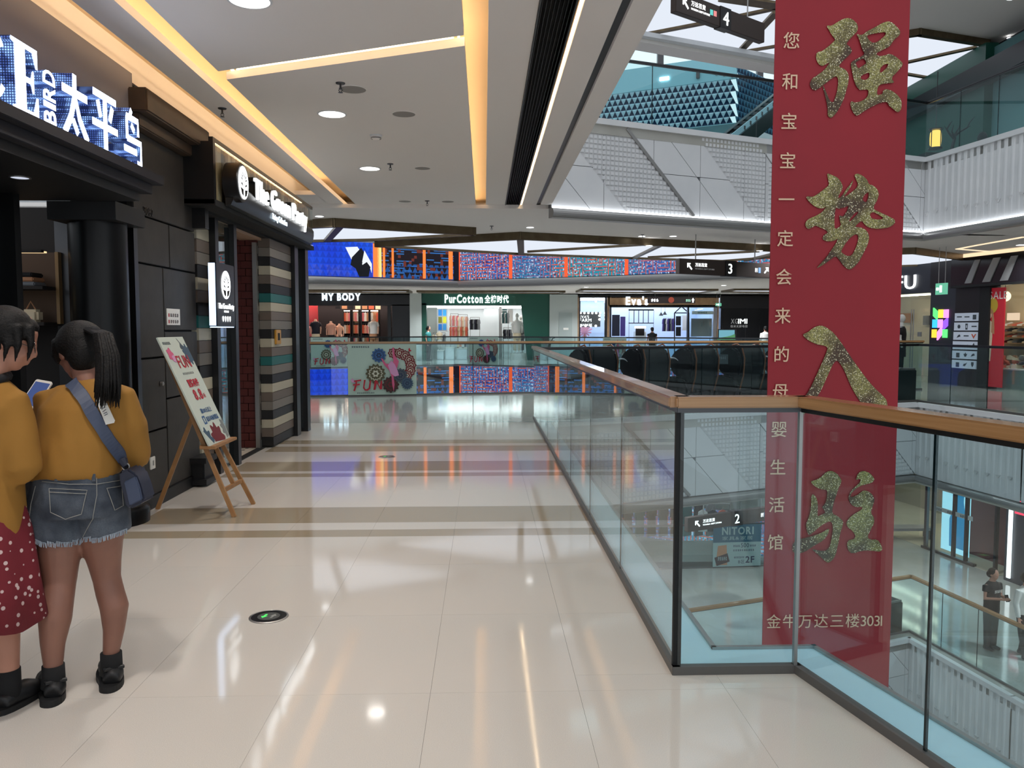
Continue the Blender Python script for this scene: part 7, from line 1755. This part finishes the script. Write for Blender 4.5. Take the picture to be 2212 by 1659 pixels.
def head(b, c, f, up, s=1.0):
    """skull, jaw, nose, brow, ears, neck side; f = facing, c = centre"""
    c, f, up = Vector(c), Vector(f).normalized(), Vector(up).normalized(); sd = f.cross(up).normalized(); up = sd.cross(f)
    def P_(x, y, z): return c+sd*x*s+f*y*s+up*z*s
    def el(p, rx, ry, rz):
        rings = []
        for i in range(9):
            a = PI*(i/8.0) if 0 < i < 8 else (.03 if i == 0 else PI-.03)
            rings.append([P_(p[0]+rx*math.sin(a)*math.cos(t), p[1]+ry*math.sin(a)*math.sin(t), p[2]-rz*math.cos(a)) for t in (2*PI*j/14 for j in range(14))])
        b.loft(rings)
    el((0, -.005, .02), .072, .088, .09); el((0, .028, -.045), .055, .055, .06); el((0, .045, -.085), .03, .03, .025)
    el((0, .088, -.022), .011, .018, .02); el((0, .083, .0), .008, .01, .022)
    el((0, .080, -.055), .022, .012, .007); el((0, .078, -.066), .018, .012, .008)
    for e in (-1, 1): el((e*.073, -.005, -.015), .009, .020, .031); el((e*.028, .073, .012), .018, .012, .010); el((e*.035, .06, -.03), .02, .02, .02)
    return P_
def hand(b, wrist, d, pn, s=1.0, curl=.6):
    """palm with four fingers and a thumb; d = along the hand, pn = palm normal"""
    w, d, pn = Vector(wrist), Vector(d).normalized(), Vector(pn).normalized(); sd = d.cross(pn).normalized()
    b.tube([w, w+d*.035*s, w+d*.08*s], [(.026*s, .016*s), (.036*s, .016*s), (.038*s, .014*s)], 10, side=sd)
    for i, (o, l) in enumerate(((-.028, .062), (-.010, .072), (.009, .067), (.027, .052))):
        p = w+d*.078*s+sd*o*s; pts = [p]; dirv = d.copy()
        for k in range(3):
            dirv = (dirv+pn*curl*.55).normalized(); pts.append(pts[-1]+dirv*l*s*(.42, .32, .26)[k])
        b.tube(pts, [.0088*s, .0084*s, .0078*s, .006*s], 8)
    p = w+d*.025*s-sd*.03*s; b.tube([p, p+(d*.5-sd*.6+pn*.25).normalized()*.035*s, p+(d*.9-sd*.45+pn*.5).normalized()*.065*s], [.012*s, .0105*s, .008*s], 8)
def project(tree, px, py, off=.004):
    o = Vector((0, 0, EYE)); d = ray(px, py).normalized()
    h = tree.ray_cast(o, d)
    return (h[0]+h[1]*off if h[0] is not None else None)
def tree_of(o): return BVHTree.FromPolygons([o.matrix_world @ v.co for v in o.data.vertices], [list(p.vertices) for p in o.data.polygons])
def surf_tube(tree, pts, r, off=.003, sub=6):
    out = []
    for i in range(len(pts)-1):
        for j in range(sub):
            t_ = j/sub; h = project(tree, pts[i][0]+(pts[i+1][0]-pts[i][0])*t_, pts[i][1]+(pts[i+1][1]-pts[i][1])*t_, off)
            if h is not None: out.append(h)
    h = project(tree, *pts[-1], off)
    if h is not None: out.append(h)
    b = MB()
    if len(out) > 1: b.tube(out, r, 5)
    return b

# ---------------------------------------------------------------- girl in denim shorts, seen from behind
g = thing('person', 'girl in yellow top and frayed denim shorts with black ponytail', 'person', (-1.66, 3.3, 0))
Pg = lambda px, py, Y: at_y(px, py, Y)
lh, rh = Pg(128, 1120, 3.30), Pg(222, 1110, 3.33)
lk, rk = Pg(128, 1262, 3.27), Pg(231, 1250, 3.35); lc, rc = Pg(119, 1335, 3.23), Pg(247, 1310, 3.34); la, ra = Pg(115, 1440, 3.21), Pg(240, 1410, 3.33)
b = MB()
b.tube([lh, Pg(127, 1180, 3.29), Pg(128, 1225, 3.28), lk, Pg(122, 1305, 3.24), lc, Pg(114, 1390, 3.215), la, (la.x, la.y, .06)], [.10, .088, .072, .062, .062, .062, .046, .035, .034], 16)
b.tube([rh, Pg(219, 1170, 3.34), Pg(226, 1215, 3.35), rk, Pg(238, 1280, 3.345), rc, Pg(246, 1360, 3.335), ra, (ra.x, ra.y, .055)], [.10, .082, .064, .054, .055, .056, .042, .032, .032], 16)
for a_, dx in ((la, -.10), (ra, -.08)):
    b.tube([(a_.x+.01, a_.y-.02, .045), (a_.x+dx*.5, a_.y+.06, .04), (a_.x+dx, a_.y+.14, .028)], [.034, .034, .02], 10)
hipc = (lh+rh)/2
tor = [(hipc.x, 3.31, .72, .175, .12), (hipc.x, 3.31, .82, .165, .115), (hipc.x+.01, 3.31, .90, .135, .10), (-1.63, 3.32, 1.02, .14, .10), (-1.62, 3.33, 1.13, .15, .10), (-1.61, 3.34, 1.20, .105, .075), (-1.605, 3.35, 1.245, .06, .055)]
b.loft([[(x+rx*math.cos(t), y+ry*math.sin(t), z) for t in (2*PI*i/18 for i in range(18))] for x, y, z, rx, ry in tor])
nk = Vector((-1.605, 3.355, 1.22)); hc = Vector((-1.668, 3.41, 1.375))
b.tube([nk, nk.lerp(hc, .5)+Vector((.01, -.01, 0)), hc+Vector((.02, -.02, -.03))], [.052, .048, .05], 12)
f_ = Vector((-.80, .55, -.28)); head(b, hc, f_, (-.25, .18, 1.0))
sl, sr = Vector((-1.765, 3.36, 1.185)), Vector((-1.47, 3.34, 1.20))
el_, er_ = Vector((-1.745, 3.40, .96)), Vector((-1.44, 3.40, .955)); wl_, wr_ = Vector((-1.70, 3.60, 1.00)), Vector((-1.56, 3.58, 1.0))
for s_, e_, w_ in ((sl, el_, wl_), (sr, er_, wr_)):
    b.tube([s_, s_.lerp(e_, .5), e_], [.045, .042, .037], 12); b.tube([e_, e_.lerp(w_, .5), w_], [.037, .034, .024], 12); hand(b, w_, (w_-e_), (0, 0, 1) if w_.x < -1.6 else (-.3, 0, 1), .95, .5)
body = place('body', skin(b, .0072, 4, 'body', 'skin_tan'), g)
# top
b = MB()
b.loft([[(x+rx*math.cos(t)*(1+.02*math.sin(5*t)), y+ry*math.sin(t)*(1+.03*math.cos(4*t)), z+.008*math.sin(3*t)*(1 if z < .9 else 0)) for t in (2*PI*i/28 for i in range(28))] for x, y, z, rx, ry in
        [(-1.652, 3.315, .872, .176, .138), (-1.652, 3.315, .90, .182, .142), (-1.65, 3.315, .93, .182, .142), (-1.64, 3.32, 1.0, .178, .14), (-1.625, 3.33, 1.08, .18, .132), (-1.615, 3.335, 1.15, .178, .12), (-1.608, 3.345, 1.205, .13, .095), (-1.602, 3.352, 1.245, .075, .068), (-1.602, 3.355, 1.262, .062, .06)]])
b.tube([(-1.70, 3.35, 1.19), sl+Vector((-.005, 0, -.01)), sl.lerp(el_, .55)+Vector((-.015, 0, 0)), el_+Vector((-.005, 0, .0)), el_+Vector((-.0, .01, -.035))], [.05, .062, .068, .066, .064], 14)
b.tube([(-1.53, 3.35, 1.20), sr+Vector((.0, 0, -.01)), sr.lerp(er_, .55)+Vector((.012, 0, 0)), er_+Vector((-.005, .0, 0)), er_+Vector((-.02, .02, -.04))], [.05, .060, .064, .060, .055], 14)
shirt = place('top', skin(b, .011, 5, 'top', 'shirt_yellow', .007), g)
# shorts
b = MB()
b.loft([[(x+rx*math.cos(t), y+ry*math.sin(t), z) for t in (2*PI*i/24 for i in range(24))] for x, y, z, rx, ry in [(-1.645, 3.31, .72, .19, .135), (-1.645, 3.31, .78, .192, .145), (-1.645, 3.31, .85, .172, .132), (-1.645, 3.31, .91, .158, .122), (-1.645, 3.31, .935, .154, .118)]])
b.tube([(-1.735, 3.31, .80), Pg(118, 1120, 3.30), Pg(115, 1170, 3.285)], [.112, .116, .112], 18); b.tube([(-1.56, 3.32, .80), Pg(222, 1105, 3.33), Pg(229, 1150, 3.335)], [.105, .105, .10], 18)
shorts = place('shorts', skin(b, .010, 4, 'shorts', 'denim', .005), g)
# hair: cap, side locks and ponytail
bk_ = -f_.normalized()
b = MB(); cc_ = hc+bk_*.022+Vector((0, 0, .028)); b.ball(cc_, (.094, .096, .092), 20, 12); b.ball(hc+Vector((.045, -.055, -.01)), (.062, .062, .08), 14, 10); b.ball(hc+f_.normalized()*.045+Vector((0, -.01, .055)), (.05, .06, .045), 14, 8)
b.tube([hc+Vector((-.055, -.03, .04)), hc+Vector((-.075, -.02, -.02)), hc+Vector((-.08, .0, -.06))], [.035, .024, .008], 10)
hair = place('hair', skin(b, .008, 3, 'hair', 'hair_black'), g)
pt = [Pg(196, 712, 3.33), Pg(222, 722, 3.24), Pg(233, 770, 3.19), Pg(234, 820, 3.17), Pg(232, 856, 3.165)]
b = MB(); rr = random.Random(2)
for i in range(110):
    a_ = rr.uniform(0, 2*PI); q_ = math.sqrt(rr.random()); dx, dy = math.cos(a_)*q_, math.sin(a_)*q_
    w_ = [.02, .030, .038, .044, .050]; e = rr.uniform(-.05, .02)
    b.tube([p+Vector((dx*w_[j], dy*w_[j]*.7, e*(j == 4))) for j, p in enumerate(pt)], [.010, .010, .009, .007, .0012], 5)
b.build('ponytail', 'hair_black', g, smooth=True)
b = MB(); b.ball(Pg(206, 716, 3.29), (.02, .02, .02), 10, 8); b.build('hair_tie', 'cloth_black', g)
# socks and shoes
for a_, dx, nm in ((la, -.115, 0), (ra, -.085, 1)):
    b = MB(); b.tube([(a_.x, a_.y, .135), (a_.x, a_.y, .09), (a_.x, a_.y-.005, .045)], [.041, .042, .045], 16); b.build('sock', 'sock_black', g, smooth=True)
    b = MB(); b.tube([(a_.x+.022, a_.y-.055, .04), (a_.x+.012, a_.y-.01, .05), (a_.x+dx*.45, a_.y+.06, .048), (a_.x+dx*.8, a_.y+.12, .036), (a_.x+dx*1.05, a_.y+.165, .026)], [(.03, .034), (.045, .04), (.044, .042), (.034, .042), (.018, .026)], 14, side=(0, 0, 1))
    up_s = place('shoe', skin(b, .008, 3, 'shoe', 'shoe_black'), g)
    b = MB(); b.prism(soft([(a_.x+.045, a_.y-.095), (a_.x+.06, a_.y-.02), (a_.x+dx*.45+.045, a_.y+.09), (a_.x+dx*1.05+.02, a_.y+.185), (a_.x+dx*1.05-.03, a_.y+.18), (a_.x+dx*.6-.045, a_.y+.05), (a_.x-.035, a_.y-.03), (a_.x-.015, a_.y-.09)]), (.0, .024)); b.build('sole', 'matte_black', up_s)
    b = MB(); b.tube([(a_.x-.05, a_.y+.01, .075), (a_.x, a_.y-.052, .08), (a_.x+.05, a_.y, .075)], .008, 6); b.build('ankle_strap', 'shoe_black', up_s)
bpy.context.view_layer.update()
tsh, tst = tree_of(shorts), tree_of(shirt)
for pts in ([(107, 1055), (188, 1059), (176, 1110), (142, 1121), (110, 1106), (107, 1055)], [(107, 1063), (187, 1067)], [(230, 1055), (262, 1050), (265, 1092), (247, 1102), (230, 1055)], [(208, 1032), (209, 1070), (200, 1120), (180, 1160)], [(92, 1040), (150, 1046), (208, 1046), (258, 1038)], [(78, 1050), (68, 1090), (62, 1140)]):
    s_ = surf_tube(tsh, pts, .0016)
    if s_.v: s_.build('seam', 'stitch', shorts)
for x in (123, 202):
    s_ = surf_tube(tsh, [(x, 1024), (x, 1040)], .007, .004, 4)
    if s_.v: s_.build('belt_loop', 'denim', shorts)
b = MB(); rr = random.Random(9)
hem = [(64, 1160), (90, 1172), (130, 1180), (165, 1180), (178, 1170)], [(182, 1166), (215, 1162), (250, 1152), (275, 1142)]
for H_ in hem:
    for i in range(len(H_)-1):
        for j in range(16):
            t_ = j/16; x = H_[i][0]+(H_[i+1][0]-H_[i][0])*t_; y = H_[i][1]+(H_[i+1][1]-H_[i][1])*t_
            h = None
            for dy in (0, -4, -8, -12):
                h = project(tsh, x, y+dy, .002)
                if h is not None: break
            if h is not None: b.tube([h+Vector((0, 0, .004)), h+Vector((rr.uniform(-.006, .006), -.002, -.016))], .0018, 4)
if b.v: b.build('frayed_hem', 'fray', shorts)['kind'] = 'stuff'
# ---- her shoulder bag
bag = thing('shoulder_bag', 'navy shoulder bag with wide slate strap and white price tag', 'bag', Pg(290, 1090, 3.28))
c0_ = [(150, 826), (163, 838), (180, 862), (203, 900), (218, 925), (232, 950), (246, 972), (260, 992)]
cl = [(c0_[i][0]+(c0_[i+1][0]-c0_[i][0])*j/4, c0_[i][1]+(c0_[i+1][1]-c0_[i][1])*j/4) for i in range(len(c0_)-1) for j in range(4)]+[c0_[-1]]
L_, R_ = [], []
for i, (x, y) in enumerate(cl):
    a_ = cl[max(i-1, 0)]; c2 = cl[min(i+1, len(cl)-1)]; dx, dy = c2[0]-a_[0], c2[1]-a_[1]; n_ = math.hypot(dx, dy); w_ = 13
    l0 = project(tst, x+dy/n_*w_, y-dx/n_*w_, .014); r0 = project(tst, x-dy/n_*w_, y+dx/n_*w_, .014); m0 = project(tst, x, y, .012)
    if l0 is None or r0 is None:
        if m0 is None: continue
        l0 = l0 or m0+Vector((.02, 0, 0)); r0 = r0 or m0-Vector((.02, 0, 0))
    L_.append(l0); R_.append(r0)
b = MB(); back_ = Vector((0, .006, 0))
b.loft([[l, r, r+back_, l+back_] for l, r in zip(L_, R_)]); b.build('strap', 'strap_slate', bag)
e0 = (L_[-1]+R_[-1])/2; rg = Pg(272, 1008, e0.y-.01)
b = MB(); b.tube([e0, rg], [.02, .012], 8); b.build('strap_end', 'bag_navy', bag)
for p in (rg, Pg(277, 1022, e0.y-.01)):
    b = MB(); b.tube([p+Vector((.014*math.cos(t), 0, .014*math.sin(t))) for t in (2*PI*i/14 for i in range(15))], .0028, 6); b.build('ring', 'steel', bag)
q = lambda x, y: Pg(x, y, 3.27)
bx0 = [(262, 1018), (280, 1010), (298, 1022), (309, 1050), (317, 1080), (310, 1086), (284, 1098), (276, 1094), (268, 1060), (262, 1040)]
b = MB(); b.prism([(q(*p).x, q(*p).z) for p in bx0], (-.09, .02), (0, 3.27, 0), (1, 0, 0), (0, 0, 1)); smooth_angle(b.build('bag_body', 'bag_navy', bag, bevel=.008), 50)
b = MB(); b.prism([(q(*p).x, q(*p).z) for p in [(274, 1038), (300, 1026), (308, 1048), (314, 1076), (286, 1090), (280, 1064)]], (.02, .030), (0, 3.27, 0), (1, 0, 0), (0, 0, 1)); b.build('flap', 'strap_slate', bag, bevel=.004)
tg = [(203, 862), (219, 856), (243, 908), (241, 913), (227, 917)]
h = [project(tst, x, y, .022) for x, y in tg]
if all(v is not None for v in h):
    b = MB(); b.add([v for v in h]+[v+Vector((0, .003, 0)) for v in h], [(0, 1, 2, 3, 4), (9, 8, 7, 6, 5), (0, 5, 6, 1), (1, 6, 7, 2), (2, 7, 8, 3), (3, 8, 9, 4), (4, 9, 5, 0)]); tgo = b.build('price_tag', 'white_plastic', bag)
    b = MB()
    for i in range(7):
        x, y = 212+i*2.0, 876+i*3.6
        p, r_ = project(tst, x, y, .0235), project(tst, x+7, y-3.2, .0235)
        if p is not None and r_ is not None: b.tube([p, r_], .0012, 4)
    if b.v: b.build('barcode', 'print_navy', tgo)

# ---------------------------------------------------------------- girl in red star skirt at the picture edge
g2 = thing('person', 'girl in long yellow top and red star print skirt looking at a phone', 'person', (-1.93, 3.12, 0))
Y2 = 3.12
b = MB()
hc2 = Vector((-1.80, 3.17, 1.425)); nk2 = Vector((-1.865, 3.12, 1.27)); f2 = Vector((.80, .42, -.42))
tor = [(-1.93, 3.12, .80, .165, .115), (-1.93, 3.12, .92, .135, .10), (-1.925, 3.12, 1.05, .15, .105), (-1.91, 3.12, 1.17, .15, .10), (-1.89, 3.12, 1.24, .095, .07), (-1.875, 3.12, 1.28, .06, .055)]
b.loft([[(x+rx*math.cos(t), y+ry*math.sin(t), z) for t in (2*PI*i/18 for i in range(18))] for x, y, z, rx, ry in tor])
b.tube([nk2, hc2+Vector((-.02, -.02, -.04))], [.052, .05], 12); head(b, hc2, f2, (.30, .15, 1))
sh2, e2, w2 = Vector((-1.785, 3.12, 1.20)), Vector((-1.765, 3.12, .945)), Vector((-1.745, 3.36, 1.06))
b.tube([sh2, sh2.lerp(e2, .5), e2], [.046, .043, .038], 12); b.tube([e2, e2.lerp(w2, .5), w2], [.038, .035, .024], 12); hand(b, w2, (w2-e2)+Vector((0, 0, .02)), (.0, .3, 1), .95, .7)
sh3, e3, w3 = Vector((-2.05, 3.14, 1.20)), Vector((-2.07, 3.2, .96)), Vector((-1.90, 3.40, 1.04))
b.tube([sh3, e3], [.046, .038], 12); b.tube([e3, w3], [.038, .024], 12); hand(b, w3, w3-e3, (0, 0, 1), .95, .5)
for dx, dy in ((.055, .03), (-.09, -.02)):
    x = -1.925+dx
    b.tube([(x, 3.12+dy, .85), (x+.01, 3.12+dy, .48), (x+.015, 3.10+dy, .34), (x+.03, 3.10+dy, .10), (x+.03, 3.10+dy, .05)], [.10, .064, .062, .036, .036], 14); b.tube([(x+.02, 3.08+dy, .04), (x+.06, 3.17+dy, .035), (x+.075, 3.23+dy, .025)], [.036, .035, .02], 10)
place('body', skin(b, .0072, 4, 'body', 'skin_fair'), g2)
b = MB()
b.loft([[(x+rx*math.cos(t), y+ry*math.sin(t), z) for t in (2*PI*i/26 for i in range(26))] for x, y, z, rx, ry in [(-1.95, 3.12, .585, .195, .165), (-1.95, 3.12, .60, .195, .165), (-1.945, 3.12, .75, .19, .16), (-1.935, 3.12, .90, .172, .14), (-1.925, 3.12, 1.05, .172, .13), (-1.91, 3.12, 1.17, .178, .12), (-1.885, 3.12, 1.245, .12, .09), (-1.875, 3.12, 1.285, .066, .062)]])
b.tube([(-1.85, 3.12, 1.21), sh2+Vector((.0, 0, -.01)), sh2.lerp(e2, .6)+Vector((.01, 0, 0)), e2+Vector((.01, .0, .0)), e2+Vector((.012, .02, -.02))], [.055, .066, .074, .076, .075], 14); b.tube([(-1.97, 3.13, 1.21), sh3, e3], [.055, .066, .07], 14)
place('top', skin(b, .011, 5, 'top', 'shirt_yellow', .007), g2)
b = MB()
rings = []
for z, rx, ry in ((.345, .225, .20), (.5, .205, .185), (.7, .185, .16), (.88, .145, .12)):
    rings.append([(-1.93+rx*math.cos(t)*(1+.05*math.sin(7*t)), 3.12+ry*math.sin(t)*(1+.05*math.sin(7*t+1)), z+(.012*math.sin(4*t) if z < .4 else 0)) for t in (2*PI*i/42 for i in range(42))])
b.loft(rings); b.build('skirt', 'red_star_print', g2, smooth=True)
b = MB(); fb_ = f2.normalized(); b.ball(hc2-fb_*.02+Vector((0, 0, .032)), (.096, .097, .09), 20, 12); b.ball(hc2+Vector((-.05, -.035, -.01)), (.06, .065, .08), 14, 10); b.ball(hc2+fb_*.045+Vector((0, 0, .062)), (.055, .06, .04), 14, 8)
for o_ in ((.055, -.06, 0), (.02, -.07, 0), (.08, -.02, 0)):
    p = hc2+Vector(o_); b.tube([p+Vector((0, 0, .05)), p+Vector((.01, -.012, -.02)), p+Vector((-.005, -.012, -.085))], [.02, .014, .004], 8)
place('hair', skin(b, .0075, 3, 'hair', 'hair_black'), g2)
b = MB(); b.tube([nk2+Vector((.066*math.cos(t), .062*math.sin(t), .012+.01*math.sin(t))) for t in (2*PI*i/20 for i in range(21))], .018, 8); b.build('collar', 'cloth_black', g2, smooth=True)
gp = hc2+fb_*.085; sd_ = fb_.cross(Vector((0, 0, 1))).normalized(); b = MB()
for e in (-1, 1): c3 = gp+sd_*.033*e+Vector((0, 0, .005)); b.tube([c3+sd_*.027*math.cos(t)+Vector((0, 0, .022*math.sin(t))) for t in (2*PI*i/16 for i in range(17))], .0014, 5)
b.tube([gp+sd_*.06, hc2+sd_*.078-fb_*.005], .0014, 5); b.build('glasses', 'dark_steel', g2)
x = -1.925
for dx, dy in ((.055, .03), (-.09, -.02)):
    x = -1.925+dx+.03; y = 3.10+dy
    b = MB(); b.tube([(x, y, .155), (x, y, .10), (x, y, .05)], [.042, .042, .044], 14); b.build('sock', 'sock_black', g2, smooth=True)
    b = MB(); b.tube([(x-.01, y-.05, .035), (x, y, .045), (x+.03, y+.07, .045), (x+.045, y+.14, .03)], [(.03, .036), (.042, .044), (.04, .045), (.022, .035)], 14, side=(0, 0, 1)); so = place('shoe', skin(b, .009, 3, 'shoe', 'shoe_black'), g2)
    b = MB(); b.prism(soft([(x-.045, y-.08), (x+.03, y-.08), (x+.085, y+.14), (x+.05, y+.18), (x, y+.16)]), (0, .022)); b.build('sole', 'matte_black', so)
ph = thing('phone', 'white edged phone held by the girl in the red skirt', 'phone', (-1.745, 3.43, 1.07))
pc_ = at_y(78, 852, 3.46); n_ = Vector((.05, -.75, .65)).normalized(); ux = Vector((1, 0, -.25)).normalized(); ux = (ux-n_*ux.dot(n_)).normalized(); uy = n_.cross(ux)
MB().prism(rounded(-.036, .036, -.072, .072, .008), (-.004, .004), pc_, ux, uy).build('case', 'white_plastic', ph); MB().prism([(-.032, -.06), (.032, -.06), (.032, .06), (-.032, .06)], (.004, .0045), pc_, ux, uy).build('screen', mat('phone_screen', rgb(30, 40, 70), .1, emit=rgb(90, 110, 170), es=.5), ph)

# ---------------------------------------------------------------- other visitors
def figure(label, x, y, z, h, face, skinm, top, legs, hair='hair_black', arms='down', sleeves=True, group=None, stride=.0, vox=.014, shoes='shoe_black'):
    t = thing('person', label, 'person', (x, y, z), group)
    s = h/1.72; ca, sa = math.cos(face), math.sin(face)
    def T(px, py, pz): return Vector((x+(px*ca-py*sa)*s, y+(px*sa+py*ca)*s, z+pz*s))     # local front = -Y
    b = MB(); c2 = MB(); l2 = MB()
    ring = lambda bb, L: bb.loft([[T(rx*math.cos(u), oy+ry*math.sin(u), pz) for u in (2*PI*i/14 for i in range(14))] for pz, rx, ry, oy in L])
    ring(b, [(.86, .15, .11, 0), (1.0, .135, .10, 0), (1.2, .17, .11, 0), (1.36, .18, .10, 0), (1.43, .07, .065, 0), (1.50, .05, .05, 0)])
    ring(c2, [(.82, .18, .135, 0), (.95, .175, .13, 0), (1.15, .185, .135, 0), (1.33, .20, .125, 0), (1.41, .12, .09, 0), (1.44, .07, .065, 0)])
    head(b, T(0, -.03, 1.58), T(0, -1, 1.58-.25)-T(0, 0, 1.58), T(0, -.2, 2.5)-T(0, 0, 1.5), s*1.02)
    for e in (-1, 1):
        if arms == 'phone': el, wr = (e*.23, -.02, 1.10), (e*.07, -.27, 1.14)
        else: el, wr = (e*.235, .02, 1.10), (e*.235, -.05, .84)
        sh_ = (e*.185, 0, 1.37)
        b.tube([T(*sh_), T(*el), T(*wr)], [.048*s, .04*s, .028*s], 10); hand(b, T(*wr), T(*wr)-T(*el), T(0, -1, .6 if arms == 'phone' else 0)-T(0, 0, 0), s, .6)
        mid = tuple((a+q_)/2 for a, q_ in zip(sh_, el))
        if sleeves == 'long': c2.tube([T(*sh_), T(*el), T(*wr)], [.064*s, .056*s, .042*s], 10)
        else: c2.tube([T(*sh_), T(*mid)], [.066*s, .064*s], 10)
        st = stride*e
        b.tube([T(e*.09, 0, .9), T(e*.09, st*.3, .48), T(e*.09, st, .09), T(e*.09, st, .05)], [.09*s, .06*s, .04*s, .04*s], 10); b.tube([T(e*.09, st+.03, .04), T(e*.095, st-.12, .03)], [.04*s, .03*s], 8)
        l2.tube([T(e*.085, 0, .88), T(e*.09, st*.3, .48), T(e*.09, st, .08)], [.105*s, .08*s, .062*s], 12)
    ring(l2, [(.80, .17, .125, 0), (.90, .165, .12, 0), (.98, .15, .11, 0)])
    bo_ = place('body', skin(b, vox*.8, 2, 'body', skinm), t); place('top', skin(c2, vox, 3, 'top', top), t); place('trousers', skin(l2, vox, 3, 'trousers', legs), t)
    hb = MB(); hb.ball(T(0, .0, 1.62), (.092*s, .10*s, .088*s), 14, 9); hb.ball(T(0, .05, 1.57), (.08*s, .07*s, .08*s), 12, 8); hb.build('hair', hair, t, smooth=True)
    for e in (-1, 1):
        st = stride*e; sb = MB(); sb.tube([T(e*.09, st+.06, .05), T(e*.09, st, .055), T(e*.095, st-.14, .035)], [(.045*s, .045*s), (.05*s, .048*s), (.026*s, .042*s)], 10, side=(0, 0, 1)); sb.build('shoe', shoes, t, smooth=True)
    return t, T
p = at_z(2138, 1402, L2)
t, T = figure('man in black t-shirt and black trousers looking at his phone on the lower storey', p.x, p.y, L2, 1.62, .35, 'skin_fair', 'cloth_black', 'cloth_black', arms='phone')
dashes(5, .06, T(-.10, -.137, 1.22), T(1, 0, 0)-T(0, 0, 0), (0, 0, 1), 'white_plastic', t, .2)
ph = tag(MB().obox(T(0, -.33, 1.17), (.035, 0, 0), (0, .03, .06), (0, -.004, .002)).build('phone', 'black_metal'), 'dark phone in the hands of the man in black', 'phone')
p = at_z(2205, 1420, L2)
figure('man in white shirt and dark trousers walking on the lower storey', p.x+.05, p.y, L2, 1.66, .3, 'skin_fair', 'cloth_white', 'cloth_black', sleeves='long', stride=.12)
p = at_y(1414, 780, 36.6); figure('dark clothed customer in the farm shop', p.x, 37.2, 0, 1.55, PI, 'skin_fair', 'cloth_black', 'cloth_black', vox=.03)
p = at_y(925, 780, 36.8); figure('customer in teal top at the left edge of the green shop', p.x, 37.0, 0, 1.6, 1.2, 'skin_fair', 'cloth_teal', 'cloth_black', vox=.03)
p = at_y(1652, 780, 36.0); figure('visitor with white sleeve before the black television shop', p.x, 36.0, 0, 1.6, PI, 'skin_fair', 'cloth_white', 'cloth_black', sleeves='long', vox=.03)

for o_ in (_to, _co): bpy.data.objects.remove(o_)
